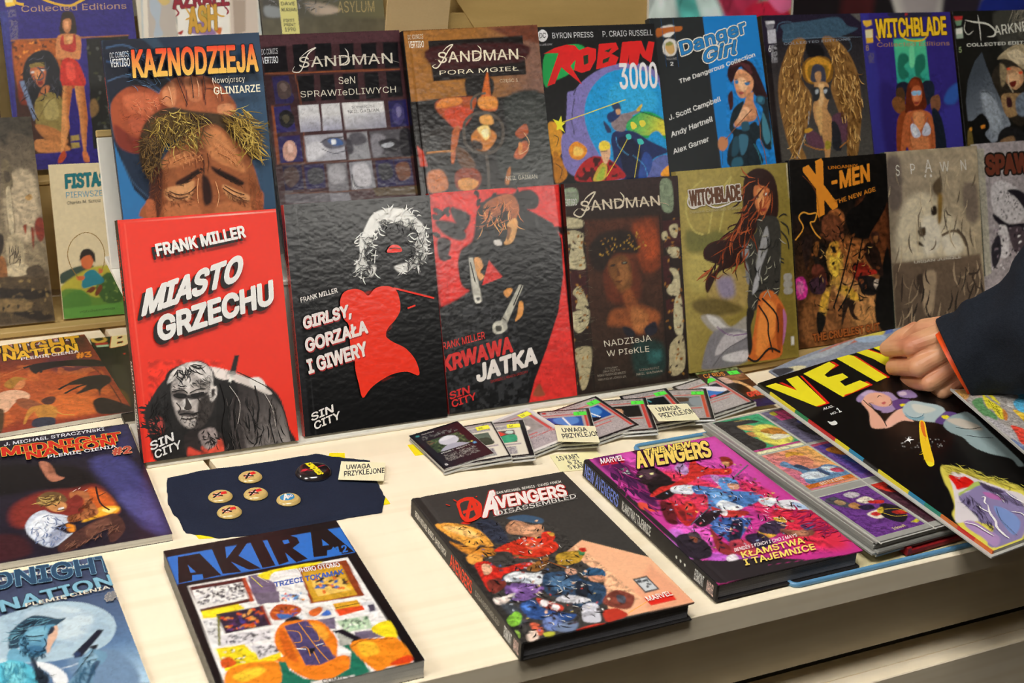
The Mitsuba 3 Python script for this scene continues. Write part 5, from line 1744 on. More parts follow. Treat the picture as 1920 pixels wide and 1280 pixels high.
'ven': '''B 0e0c0c
n .1 41
s 1c1a18 24 4,60 94,198 -16,249 -52,172
v d82818 56,33 67,37 83,105 73,105
v d82818 144,32 150,36 117,210 73,210 66,205 107,205
v e8dc28 5,28 46,29 76,98 90,28 137,28 107,205 66,205
v d82818 293,6 303,14 304,40 166,73 220,63 294,35
v d82818 316,160 318,188 195,200 179,202 189,180
v e8dc28 162,27 290,6 293,36 219,66 218,83 279,85 278,114 236,122 231,152 300,146 311,181 179,201
v d82818 463,-6 471,1 500,71 491,73
v d82818 390,13 397,18 404,175 391,177
v e8dc28 326,-2 380,-3 390,13 395,172 342,179
v e8dc28 415,-7 463,-6 495,69 494,142 457,172 447,144 437,59
v e8dc28 489,-7 529,-1 564,100 541,139 523,119
t|AUG.|d8d8d4|71 233 114 234 77 222|b
t|NO.|d8d8d4|74 267 100 266 78 257|b
t|1|e4e4e0|106 267 116 267 112 244|b w0.4
w d8d8d4 40,288 46,297 62,298 58,314 42,317 35,309
s 9c86b0 3 212,228 248,210 287,205 306,228 335,245 334,276 324,303 292,327 253,339 228,330 232,320 222,301 228,282 229,256 204,247
s b8a4c4 4 240,216 283,209 290,232 257,238
s 8c78a8 3 359,256 392,258 409,271 400,304 372,303 348,283
s c8b4c8 5 360,261 384,264 375,282 354,277
s 5c3c7c 3 302,292 345,295 361,312 342,325 287,338 282,327
s e0a890 2 231,238 271,222 305,234 315,267 302,292 281,309 253,303 238,283 229,256
s e0a890 2 209,254 230,242 226,272 213,310 206,342 182,398 138,380 187,314 201,281
s e4b09c 2 209,369 274,341 306,343 278,378 282,414 249,393 186,405 172,397
k 1c1414 2.5 225,245 219,273 216,307 207,346 182,398
k 2a1c1c 1.9 277,253 290,248 292,255
k 2a1c1c 1.6 227,270 237,269 240,275
s c05c5c 1 267,284 279,281 281,288 270,294 263,291
k 3a2020 1.6 304,284 297,298 276,308
s e0d028 1 313,317 325,317 329,327 314,331 307,326
s a8bcc0 3 305,338 360,316 394,346 422,376 417,409 359,451 313,429 283,402 282,371
s c8ccc4 8 349,333 382,358 396,391 347,394 327,371
s 7ca4b4 4 293,359 292,393 332,404 307,417 278,395
k 5c8494 1.9 287,386 300,401 326,401 343,392
s 5c4480 2 343,440 391,420 419,414 439,437 401,446 354,464 342,455
s e0d028 2 383,427 405,432 396,447 378,443
s 90a4a8 3 352,466 404,442 449,441 480,453 455,560 424,688 407,738 387,734 398,695 360,649 342,600 352,549 339,507
s c0b8ac 9 380,452 426,463 450,517 438,542 397,513
k 3a4448 1.9 374,497 407,523 451,530
k 3a4448 1.9 371,545 405,574 437,591
w f0c828 292,424 307,431 267,483 216,550 173,608 152,622 140,621 145,604 174,559 220,501
w e07020 290,431 300,435 257,488 212,548 186,585 179,582 211,528
w d82818 204,534 206,545 166,605 157,600 175,570
w f0e030 151,598 163,608 162,620 146,625 140,618
h f0c828 2.3 16 23 137 10 280,436 299,445 175,599 163,574
w f0f0f0 189,480 203,472 195,483 204,493 189,492 178,506 183,491 168,488 184,484 187,472
d e8e8e8 50 2 149,476 217,469 295,537 246,565 150,517
s d8cc58 5 171,636 209,652 234,703 266,764 302,833 120,996 -22,1005 12,846 59,802 103,738 121,702
h d8cc58,a89c3c 2.7 90 37 86 6 181,623 228,646 270,730 321,815 302,833 255,762 192,669 144,669
s d8d0d4 3 166,675 198,682 219,723 256,803 280,853 209,916 29,871 10,853 60,803 114,743
s d82018 2 156,679 169,685 168,708 195,703 202,722 201,737 180,749 150,747 127,745 139,724
h d82018 4.0 12 37 90 8 155,681 198,706 167,725 152,709
s a8bc60 2 115,761 141,756 175,747 206,739 218,745 199,767 172,763 139,764 114,773
s 887ca8 3 101,776 157,764 212,760 250,809 239,889 135,983 80,993 15,992 12,967 84,922 65,889 78,870 88,825
s a888b8 4 29,867 55,880 60,927 60,967 18,990 18,938 14,896
s 7890c8 6 160,851 183,888 170,939 107,974 119,923
s 483c58 3 216,744 233,783 244,814 219,807 203,778
s b068a8 4 185,786 208,806 213,843 181,819
K f0ecec 7.0 146,841 120,874 105,908 86,931 77,967 78,984
K f0ecec 4.4 117,827 116,851 121,870
K f0ecec 4.9 23,876 40,897 44,931 47,957
K f0ecec 4.5 156,807 167,812 147,828 144,840
K f0ecec 3.9 208,815 209,828 196,856
K f0ecec 3.9 244,814 240,847 248,881
K f0ecec 3.8 181,895 200,912 197,927
h 2a2038 1.6 40 42 113 8 106,774 151,770 84,922 69,891
h 2a2038 1.7 24 43 91 8 212,760 251,878 233,895 199,815
k 2a2038 1.3 154,865 123,909 112,952 105,984
k 2a2038 1.3 102,772 82,831 74,877 64,909''',
'rbag': '''B a09a96
n .3 16
s b88c50 11 -6,16 51,6 39,75 -13,112 -15,57
s a06c60 13 -24,98 5,113 -18,179 -49,190
s 5c8c5c 10 22,128 87,92 58,178 59,276 19,324 5,272 4,207
s 8a8490 15 -30,178 -9,219 -22,321 -52,319
s c0a49c 9 78,15 107,10 91,85 70,77
s d8cc38 3 131,-16 157,14 140,157 129,143 130,61
s d8cc38 3 112,52 113,114 122,209 75,303 58,289 74,206 64,178
s d8cc38 4 68,172 67,218 60,198
k 4c4410 2.1 107,114 83,213
k 4c4410 2.1 107,148 79,252
k 4c4410 2.1 107,181 70,290
s c07838 3 122,209 118,255 82,317 75,303
s b0acb0 15 5,272 37,326 47,414 22,509 4,435 -20,372
s c4c0c0 13 178,-13 240,5 240,117 206,142 182,71
s 58b0d8 3 300,-19 340,-31 360,-15 249,172 226,184 208,149 264,98 277,36
s 58b0d8 3 201,162 233,150 230,204 196,261 184,234
s e0b838 5 164,219 189,247 182,286 152,335 155,284
s d84838 5 69,366 97,381 103,419 34,534 27,510 51,439
s 7080a8 11 -44,468 6,484 21,556 -19,623 -53,585
s 8a6a70 14 -49,527 -28,564 -36,633 -66,619
d b85038,5878b8,d8c050,8a8490,c8c4c0,4c7c54 60 31 160,165 751,-150 411,565 -10,758 -109,581
i .4 .3 16
n .15 5''',
'rlow': '''B c83c34
s 4860b8 6 30,112 125,88 64,191 1,186
s d8483c 5 62,21 179,-3 125,88 30,112
s 6c8cc8 6 27,188 81,162 13,276 -1,261
i .5 .2 14''',
'lift': '''B 8890a0
s 4c68b0 12 588,-19 668,-33 647,22 588,25
s d0c050 10 427,-28 562,-22 623,-5 563,32 438,14
s b86850 10 248,16 407,-3 524,23 378,32 256,39
s a0a8b0 9 121,22 253,20 443,8 264,63
s d8d0a8 8 58,38 107,51 127,81 76,81
s 3a3c44 7 8,8 67,37 70,67 -11,62
s 9cb0c8 10 448,2 582,32 549,70 455,50
n .3 10''',
'card_dark': '''B 1a181e
g 20252c 3c1c22 60 0,500 713,500 0,0 713,0 713,1000 0,1000
p 16161a 4 0,0 713,0 713,30 0,30
p 16161a 4 0,0 30,0 30,1000 0,1000
s 3c8c8c 6 70,60 110,60 110,95 70,95
t|Grand Park|b8b4b0|150,85 330,85 150,60|b
d 6c6a6a,8a8886,3a3a3e 120 14 110,120 600,120 600,220 110,220
p 3c4a38 6 120,260 600,260 600,600 120,600
d 5c6c48,2a3428,6c5a48 60 40 120,260 600,260 600,600 120,600
s c8c8d4 8 250,400 290,310 400,270 500,310 520,400 480,470 400,500 300,480
s dcdce4 10 280,330 400,285 490,330 440,360 330,370
s a8a8b8 10 200,560 320,490 460,500 540,560 560,600 200,600
t|POWER 2   ABILITY 1|c8c8c4|150,655 560,655 150,628|b
d a8a4a0,6c6866,8a8784 200 14 140,690 600,690 600,860 140,860
p d8c85c 3 610,560 640,560 640,590 610,590
p 6ca8d8 3 620,600 660,600 660,650 620,650
t|8|d0d0d0|60,940 100,940 60,890|b''',
'card_white': '''B 15141a
p a89c9c 5 40,30 690,30 690,110 40,110
p ded8c8 5 40,110 690,110 690,960 40,960
p a09a9e 4 70,130 640,130 640,240 70,240
d 6c6870,c8c2c0 160 12 75,140 635,140 635,235 75,235
p 5c6c60 5 90,280 600,280 600,600 90,600
s b87840 12 140,400 260,360 340,440 320,560 180,560
s 3a4438 14 380,440 560,420 600,600 400,600
n .3 60 90,280 600,280 600,600 90,600
p a89ca0 3 110,640 640,640 640,680 110,680
p a09a9e 4 110,720 560,720 560,920 110,920
d 6c6870,c8c2c0 240 12 115,725 555,725 555,915 115,915
t|Xx|2a2a2e|560,90 640,90 560,50|b''',
'card_green': '''B 15141a
p a89c9c 5 30,30 650,30 650,110 30,110
p ded8c8 5 30,110 650,110 650,960 30,960
p a09a9e 4 60,130 600,130 600,220 60,220
d 6c6870,c8c2c0 160 12 65,140 595,140 595,215 65,215
p 5c4a48 5 80,260 560,260 560,600 80,600
s d84838 8 180,270 330,260 430,370 300,390
s b84c44 10 90,330 220,320 260,460 120,480
s 34a078 10 300,450 540,380 560,560 420,600 240,590
s c8d8d0 8 460,270 540,290 520,360 440,340
n .3 50 80,260 560,260 560,600 80,600
p a89ca0 3 110,640 600,640 600,680 110,680
p a09a9e 4 110,720 520,720 520,920 110,920
d 6c6870,c8c2c0 240 12 115,725 515,725 515,915 115,915
t|Xx|2a2a2e|530,90 610,90 530,50|b''',
'card_pale': '''B dcd6d4
p b0a4a8 5 50,50 660,50 660,950 50,950
p c85c58 4 50,130 660,130 660,150 50,150
p c8504c 4 590,150 640,150 640,720 590,720
p 9c9290 5 110,220 570,220 570,560 110,560
s 2a2a30 10 160,240 300,230 320,330 200,350
s f0e0d8 20 240,380 380,360 420,470 300,500
s d86048 8 180,420 250,420 260,480 190,480
n .3 60 110,220 570,220 570,560 110,560
p cc6460 3 80,610 420,610 420,630 80,630
p cc6460 3 80,680 640,680 640,700 80,700
d 8a8088,c8bcc0 300 12 90,640 640,640 640,900 90,900
t|Xx|2a2a2e|540,110 630,110 540,66|b''',
'card_saber': '''B 18181c
p b0a6a6 5 40,30 670,30 670,960 40,960
p c8443c 4 620,160 660,160 660,940 620,940
p c8645c 3 50,150 620,150 620,175 50,175
s b03030 5 60,55 110,50 120,95 70,95
t|LONG NIGHT|2a2a2e|170,95 400,95 170,60|
d 8a8088,c8bcc0 120 12 90,110 600,110 600,140 90,140
p 1c4c9c 5 70,230 590,230 590,560 70,560
s 4c88d0 40 200,260 500,240 520,420 300,480
s 1a1a22 14 70,420 240,420 420,560 70,560
s b85c48 8 90,360 150,380 180,430 110,440
l e8f0f8 26 330,235 420,520
l ffffff 12 330,235 420,520
p c8645c 3 60,600 600,600 600,625 60,625
d 8a8088,c8bcc0 300 12 90,640 600,640 600,920 90,920
p c8645c 3 60,690 480,690 480,710 60,710
t|Xx|2a2a2e|560,100 640,100 560,56|b''',
'card_face': '''B 18181c
p a8a09e 5 40,30 670,30 670,960 40,960
p c8443c 4 610,160 660,160 660,940 610,940
p c8645c 3 50,150 610,150 610,175 50,175
d 7a7474,c8bcc0 140 12 80,70 480,70 480,140 80,140
p 17181a 5 70,230 590,230 590,580 70,580
s 3a4c4c 20 70,250 200,240 210,400 80,420
s c89878 10 180,300 260,260 330,310 340,430 290,520 220,500
s 241c18 8 170,300 230,245 320,265 340,320 260,300 200,350
p c8645c 3 60,620 590,620 590,650 60,650
d 8a8088,c8bcc0 260 12 90,680 590,680 590,920 90,920
t|Xx|2a2a2e|560,100 640,100 560,56|b''',
'card_teal': '''B 18181c
p a8a09e 5 40,30 670,30 670,960 40,960
p c8443c 4 610,160 660,160 660,940 610,940
p c8645c 3 50,150 610,150 610,175 50,175
d 7a7474,c8bcc0 140 12 80,70 480,70 480,140 80,140
p 14181a 5 70,230 590,230 590,580 70,580
s 3c8c94 12 90,260 200,240 240,330 140,360
s 58a8b0 8 300,240 330,240 360,330 340,330
s 8cb8c0 8 140,420 180,410 200,500 160,520
p c8645c 3 60,620 590,620 590,650 60,650
d 8a8088,c8bcc0 260 12 90,680 590,680 590,920 90,920
t|Xx|2a2a2e|560,100 640,100 560,56|b''',
'card_grey': '''B 18181c
p a8a09e 5 40,30 670,30 670,960 40,960
p c8543c 4 610,160 660,160 660,940 610,940
p c8645c 3 50,190 610,190 610,215 50,215
d 7a7474,c8bcc0 140 12 80,70 480,70 480,180 80,180
p 6c7478 5 70,260 590,260 590,580 70,580
s 4c3830 20 90,280 400,280 420,400 100,420
s 8a949c 20 440,320 590,300 590,560 460,540
p c8645c 3 60,620 590,620 590,650 60,650
d 8a8088,c8bcc0 260 12 90,680 590,680 590,920 90,920
t|Xx|2a2a2e|560,110 640,110 560,66|b''',
'card_flash': '''B 18181c
p b0aaa8 5 40,30 680,30 680,970 40,970
p c8645c 4 620,160 670,160 670,960 620,960
p c8645c 3 50,180 610,180 610,205 50,205
d 8a8488,c8bcc0 140 12 80,70 520,70 520,160 80,160
p 22222a 5 60,260 610,260 610,590 60,590
s 3c78c8 10 60,380 360,330 560,470 500,540 200,520
s e8e4ec 8 300,270 420,260 610,420 600,520 480,480
s d84c34 8 60,500 200,520 220,580 60,590
s d84864 8 280,540 360,520 380,560 300,580
s 2c54a8 10 260,260 330,260 380,340 300,350
p c8645c 3 60,620 610,620 610,640 60,640
d 9a9498,c8c2c4 300 12 80,650 610,650 610,930 80,930
p c8645c 3 60,690 500,690 500,706 60,706
t|Xx|2a2a2e|560,110 640,110 560,66|b''',
'pack': '''B 3c2c20
p 4c5a28 8 0,0 560,0 560,170 0,170
x a8b078 .7 30 .5 0,0 560,0 560,170 0,170
p 3a2014 6 0,180 560,180 560,300 0,300
t|CARDS|d88c34|50,270 330,260 60,190|b o3a1408,8
p 8c5c34 6 280,280 560,260 560,400 280,420
s c8a898 20 100,330 280,300 330,440 160,440
n .4 60
s e0b078 8 330,420 420,440 540,760 460,740
s 2a2018 20 120,480 360,460 420,660 180,700
t|OPEN|d84838|330,780 520,760 340,690|b w5
p 28204c 8 0,880 560,830 560,1000 0,1000
i .4 .25 80''',
'pcard_glow': '''B 44a878
s 3a3a3c 16 -20,60 200,40 420,60 620,180 560,220 300,220 240,500 300,760 160,900 -20,900
s e8c078 14 250,210 420,230 480,330 380,420 260,330
s c88c58 14 240,420 360,440 400,560 260,560
s e8e068 60 420,330 640,300 760,460 740,800 420,900 300,640
s f8f4a8 50 450,480 620,480 640,700 460,700
s c88838 12 460,440 620,410 780,480 780,640 640,640 500,540
s f0ecd0 14 470,640 620,600 760,720 500,740
p c04c8c 4 0,880 767,880 767,930 0,930
p f0ecc0 4 0,930 767,930 767,1000 0,1000
i .5 .25 90
t|THE FIRST ONES|d8c878|300,110 560,110 300,70|''',
'pcard_pink': '''B 6c6884
p e85898 12 120,60 500,60 500,330 120,330
k 7a2c58 10 200,60 220,330
k 7a2c58 10 300,60 320,330
k 7a2c58 10 400,60 420,330
s d8d048 14 110,80 200,60 190,160 110,160
s 4c5cb8 24 300,420 620,360 700,560 420,620
s 3a3c48 20 200,540 600,600 767,800 300,900
s c8d8e0 8 440,640 580,620 600,760 460,760
n .3 70
i .5 .3 80''',
'pcard_armour': '''B e8a868
g d87898 f0b860 80 0,500 767,200 0,0 767,0 767,1000 0,1000
s 6890b8 14 60,330 180,250 240,420 420,560 640,520 760,640 760,860 100,860 200,560
s d8e4f0 14 120,640 300,600 480,680 460,780 180,760
s d8e4f0 14 520,560 680,600 700,720 560,720
s 3a4c68 12 200,420 300,380 360,540 300,560
s d88870 10 300,200 420,150 540,240 540,400 440,460 320,400
s d8a040 10 280,180 340,80 460,70 560,170 520,220 400,160
s c84c6c 10 600,640 740,660 740,760 620,740
s 3a4a6c 10 420,600 480,580 520,740 460,760
p d87830 4 0,870 767,850 767,940 0,960
i .55 .3 70
t|BATTLE LINE|f0e8d8|220,935 600,920 220,880|b''',
'pcard_bird': '''B 6c4c94
p d85c7c 4 0,0 767,0 767,60 0,60
p 5c4ca0 6 80,60 700,60 700,900 80,900
s d88c38 14 100,200 300,160 460,300 420,420 200,380
s 3c60a8 20 160,440 420,480 560,700 300,760
s d8d8dc 12 420,560 560,520 620,640 520,720
s 8a3c3c 12 420,360 620,440 640,560 500,520
p 181820 4 400,780 640,760 640,860 400,880
t|TEST|d8c858|420,850 620,840 420,790|b
i .5 .3 80''',
'pcard_purple': '''B 6c3c8c
n .15 200
s c8c0c8 14 330,60 470,40 540,130 420,180 340,140
s 4c4c58 16 0,100 180,60 260,260 320,420 120,300
s f0e4d0 24 380,240 560,200 600,320 440,340
s b88450 14 200,300 330,260 340,400 230,400
s c83030 10 520,300 700,360 640,420 500,360
s 2a2440 12 300,360 480,380 460,480 320,460
s f0e0d0 24 280,540 520,520 520,660 320,680
s d83838 8 320,560 420,540 430,620 340,620
s 1c1c28 14 420,640 620,420 767,560 700,780 520,860
s d8b838 6 430,560 480,500 560,480 560,520 470,600
k d8b838 12 480,600 560,720 720,760
k d8b838 12 560,540 720,600 767,700
s c03028 10 600,620 767,640 767,720 640,700
p d8cc38 6 640,900 767,860 767,920 700,940
s b89870 12 100,160 190,140 220,240 120,250
i .55 .3 70
t|Inkwell|d8c890|320,960 520,950 320,910|b''',
'pcard_red': '''B 4c2c38
s c83428 20 0,0 300,40 360,240 120,260
s 2a2c3c 20 160,120 460,160 520,420 260,400
s e4dcd8 16 240,380 460,360 560,520 380,560
s 8a2c2c 20 400,560 767,640 700,900 420,820
s d89868 12 420,200 520,260 480,340
s 3c5078 20 520,420 720,480 740,640 560,600
i .6 .35 80''',
'stick_a': '''B f4ee48
t|3zł|2a2a10|250,760 760,680 250,350|b''',
'stick_b': '''B 5ce84c
t|5|1c5c1c|520,760 700,740 520,300|b''',
}


# ---------------------------------------------------------------- the comics on show
def stand(key, base, label, **o):
    a = PLACE[key]
    if a[0] == 's': _, x, y, z, lean, rot, w, h, t = a; M = standing(x, y, z, lean, rot)
    else: _, x, y, z, rot, w, h, t = a; M = lying(x, y, z, rot)
    return comic(base, label, M, w, h, t, key, **o)
stand('f1', 'comic_book', 'bright red softcover with white slanted lettering and a grey hunched man', spine='161414', back='c82818', group=None, bsdf='print_satin', spine_text=[('FRANK MILLER', 'c83020', .08, .33, .55, 'b'), ('MIASTO GRZECHU', 'd8d4d0', .58, .86, .6, 'b')])
stand('f2', 'comic_book', 'black glossy softcover with white curls and a flat red dress', spine='c02a1c', back='101010', spine_text=[('FRANK MILLER', '2a0808', .10, .30, .5, 'b'), ('GIRLSY, GORZAŁA I GIWERY', '2a0808', .42, .82, .5, 'b')])
stand('f3', 'comic_book', 'red and black glossy softcover with a man pointing two pistols', spine='8a2020', back='14141a')
stand('f4', 'comic_book', 'dark brown softcover with torn cream paper strips down both sides', spine='20140f', back='20140f', bsdf='print_satin')
stand('f5', 'comic_book', 'olive gold cover with a long haired woman in grey sleeves, on the tan rack', spine='9c8c4c', back='6c602c', bsdf='print_satin')
stand('xmen', 'comic_book', 'black and orange cover with fighting figures and a magenta glow on the tan rack', spine='0d0a08', back='0d0a08', bsdf='print_satin')
stand('spawn', 'comic_book', 'pale grey brown painted cover with thin spaced white letters, behind the hand', spine='3c4a3c', back='6c5a4a', bsdf='print_matt')
stand('spawnb', 'comic_book', 'lilac grey cover with a rust lettered title at the right edge behind the sleeve', spine='b4b0a0', back='8c8488', bsdf='print_matt')
stand('kaz', 'comic_book', 'blue cover with orange letters and a fist gripping blond hair', spine='1c2c44', back='2f73ad', bsdf='print_satin', spine_text=[('KAZNODZIEJA', 'd85030', .15, .30, .5, 'b')])
stand('sen', 'comic_book', 'purple brown cover with a case of small boxes and a pale eye', hard=False, spine='2a1a20', back='2a1a20')
stand('pora', 'comic_book', 'brown hardcover with a large iron key before an orange glow', hard=True, spine='12100f', back='12100f')
stand('robin', 'comic_book', 'black and blue cover with big red letters and a man in a red jacket', spine='0c0c0e', back='0c0c0e', bsdf='print_satin')
stand('danger', 'comic_book', 'half black half bright blue cover with a dark haired woman in teal', spine='20262a', back='20262a', bsdf='print_satin')
stand('wings', 'comic_book', 'grey cover with large golden feathered wings, upper tier of the tan rack', spine='141216', back='37342f')
stand('witch', 'comic_book', 'violet blue cover with yellow letters and a woman in a white bikini', spine='33297a', back='33297a')
stand('dark', 'comic_book', 'black cover with a grey dome and a masked face at the upper right edge', spine='12120f', back='12120f', bsdf='print_satin')
stand('ruin', 'comic_book', 'brown grey cover with rusty machinery at the left edge on the lower tier', spine='2c2218', back='5c503c', bsdf='print_satin')
stand('fist', 'comic_book', 'small cream book with teal letters, green hills and a skipping child', spine='d2c4a0', back='d2c4a0', bsdf='print_matt')
stand('blue', 'comic_book', 'blue violet cover with a woman in a short red dress beside another with black curls', spine='3a4a90', back='2a1f74', bsdf='print_satin')
stand('ash', 'comic_book', 'cream cover with golden letters, cut by the upper picture edge', spine='b8b0a0', back='b8b0a0', bsdf='print_matt')
stand('asylum', 'comic_book', 'grey green cover with a handwritten yellow note on it', spine='4a4844', back='4a4844', bsdf='print_satin')
stand('dusk', 'comic_book', 'dark red brown cover cut off by the left picture edge, upper tier', spine='2a1418', back='2a1418', bsdf='print_satin')
stand('mn1', 'comic_book', 'blue comic numbered #1 with a man holding a pistol before the moon', spine='3e4560', back='4a5676', bsdf='print_satin')
stand('mn2', 'comic_book', 'dark violet comic numbered #2 with a crouching man in a white shirt', spine='1c1726', back='1c1726', bsdf='print_satin')
stand('mn3', 'comic_book', 'rust red comic numbered #3 with black clawed shadows', spine='3a2028', back='3a2028', bsdf='print_satin')
stand('bcom', 'comic_book', 'dark comic lying behind the red cover with only a glowing letter B in view', spine='15120e', back='15120e', bsdf='print_satin')
stand('akira', 'comic_book', 'thick black softcover with a blue top band and a collage of framed pictures', spine='0c0a0c', back='0c0a0c', bsdf='print_satin')
stand('aveng', 'comic_book', 'black and peach hardcover lying flat at the counter edge', hard=True, spine='2a2826', back='1c1a1a', page='paper_grey', bsdf='print_matt',
      spine_text=[('BRIAN MICHAEL BENDIS · DAVID FINCH', 'd8d4cc', .05, .36, .35, 'b'), ('AVENGERS', 'e04020', .40, .60, .7, 'b w3'), ('DISASSEMBLED', 'a8a49c', .63, .83, .3, ''), ('EGMONT', 'd8d8d8', .87, .93, .6, 'b'), ('MARVEL', 'e8c8c0', .945, .985, .6, 'b')])
stand('newav', 'comic_book', 'magenta hardcover lying flat on the blue edged folder', hard=True, spine='1c1a1c', back='1c1a1c', page='paper_grey', bsdf='print_matt',
      spine_text=[('NEW AVENGERS', '6c80d0', .02, .30, .75, 'b w3'), ('KŁAMSTWA I TAJEMNICE', 'd8d8d4', .33, .55, .55, 'b'), ('• • •', 'd8d8d4', .73, .80, .35, 'b'), ('EGMONT', 'd8d8d8', .86, .92, .6, 'b'), ('MARVEL', 'e8c8c0', .94, .985, .6, 'b')])


# ---------------------------------------------------------------- a loose printed face on any surface
def put_art(key, art, w, h, M, bsdf, step=.0012, gain=1.0, lift=.0, fn=None, text_lift=.00006):
    """the print alone (the body under it is another part); fn maps (across, down) to a point instead of the flat sheet"""
    A = Art(ART[art] if art in ART else art, w, h, step)
    (v, f), c = A.sheet(None, gain); v = v + [0, 0, lift]
    if fn: v = fn(v[:, 0], h-v[:, 1]) + [0, 0, lift]
    put(key, (v, f), bsdf, M, color=c)
    lt = A.lettering(lift=text_lift+lift, gain=gain)
    if lt:
        (v, f), c = lt
        if fn:
            z = v[:, 2:].copy(); v = fn(v[:, 0], h-v[:, 1]); v[:, 2:] += z
        put(key+'__lettering', (v, f), bsdf, M, color=c, kind='stuff')

# ---------------------------------------------------------------- folder, card album
def rrect(w, h, r, n=6):
    a = np.linspace(0, np.pi/2, n); out = []
    for cx, cy, o in ((w-r, h-r, 0), (r, h-r, 1), (r, r, 2), (w-r, r, 3)):
        out += [(cx+r*math.cos(t+o*np.pi/2), cy+r*math.sin(t+o*np.pi/2)) for t in a]
    return np.array(out)
def tube(p, r, closed=True, n=8):
    p = np.asarray(p, float); t = (np.roll(p, -1, 0)-np.roll(p, 1, 0)) if closed else np.gradient(p, axis=0)
    t /= np.linalg.norm(t, axis=1, keepdims=True)+1e-12; a = np.cross(t, [0, 0, 1.0]); a /= np.linalg.norm(a, axis=1, keepdims=True)+1e-12; b = np.cross(t, a)
    an = np.arange(n)/n*2*np.pi; v = p[:, None]+r*(np.cos(an)[None, :, None]*a[:, None]+np.sin(an)[None, :, None]*b[:, None]); m = len(p); f = []
    for i in range(m if closed else m-1):
        for j in range(n):
            q = [i*n+j, ((i+1) % m)*n+j, ((i+1) % m)*n+(j+1) % n, i*n+(j+1) % n]; f += [[q[0], q[1], q[2]], [q[0], q[2], q[3]]]
    return trimesh.Trimesh(v.reshape(-1, 3), np.array(f), process=False)
scene['folder_plastic'] = two(pr('d2c79c', .35, .4))
scene['blue_piping'] = two(pr('5e93bd', .3, .5))
scene['red_board'] = two(pr('8c1c20', .35, .4))
scene['sleeve_plastic'] = two(pr('9a9a95', .25, .6))
scene['sleeve_edge'] = two(pr('b4b4ae', .15, .8))
k = name('desk_folder'); tag(k, 'flat cream plastic folder with blue piping lying under the magenta hardcover', 'folder')
M = lying(-.366, -.4435, 0, .004)
put(k+'__panel', prism(rrect(.335, .308, .008), .0002, .0016), 'folder_plastic', M)
o = rrect(.335, .308, .008); put(k+'__piping', tube(np.c_[o, np.full(len(o), .0026)], .0026), 'blue_piping', M, smooth=True, label='blue rounded edge')
k = name('card_album'); tag(k, 'red album stacked with clear pocket pages of trading cards, beside the magenta hardcover', 'album')
AL = lying(-.26, -.435, 0, .061)
put(k+'__cover', cat_mesh([cbox(.040, .232, -.006, .262, .0035, .0085, .0006), cbox(.036, .042, -.0065, .262, .0033, .0125, .0006)]), 'red_board', AL, label='dark red cover board')
rng = np.random.default_rng(4)
for i in range(7):
    dx, dy, dt = rng.uniform(-.003, .003), rng.uniform(-.004, .004), rng.uniform(-.006, .006)
    if i == 6: dx = dy = dt = 0
    Mi = AL @ tr(dx, dy+.004, .0088+i*.0026) @ frame(V(math.cos(dt), math.sin(dt), 0), V(-math.sin(dt), math.cos(dt), 0), V(0, 0, 1), V(0, 0, 0))
    put(name(k+'__pocket_page'), cbox(-.005, .222, -.006, .280, 0, .0028, .0004), 'sleeve_plastic', Mi, label='clear pocket page' if i == 6 else None)
weld = []
for v in (-.006, .0915, .1035, .1915, .2805): weld.append(cbox(-.004, .222, v, v+.0018, .0266, .0276, .0003))
for u in (-.004, .0695, .141, .212): weld.append(cbox(u, u+.0018, -.007, .283, .0266, .0277, .0003))
put(k+'__weld', cat_mesh(weld), 'sleeve_edge', AL, kind='stuff', label='shiny welded seams between the pockets')
CARDS = [('pcard_glow', .0025, .1945, 'trading card with a green sky and a pale yellow glow, top left pocket'), ('pcard_pink', .073, .197, 'trading card with a pink striped block, top pocket beside the black magazine'),
  ('pcard_armour', .0035, .1065, 'trading card with an orange sky and blue armour, middle left pocket'), ('pcard_bird', .073, .106, 'trading card framed in violet and pink, middle pocket beside the black magazine'),
  ('pcard_purple', .001, .0055, 'purple trading card with yellow bands, bottom left pocket'), ('pcard_red', .0725, .0065, 'dark red trading card with a white band, bottom pocket beside the black magazine'),
  ]
for art, u, v, lb in CARDS:
    t = name('trading_card'); tag(t, lb, 'trading card', 'cards in the pocket page'); Mc = AL @ tr(u, v, .0272)
    put(t+'__card', cbox(0, .066, 0, .086, -.0006, 0, .0001), 'sleeve_edge', Mc)
    put_art(t+'__print', art, .066, .086, Mc, 'print_gloss_flat', lift=.00008, gain=.85)

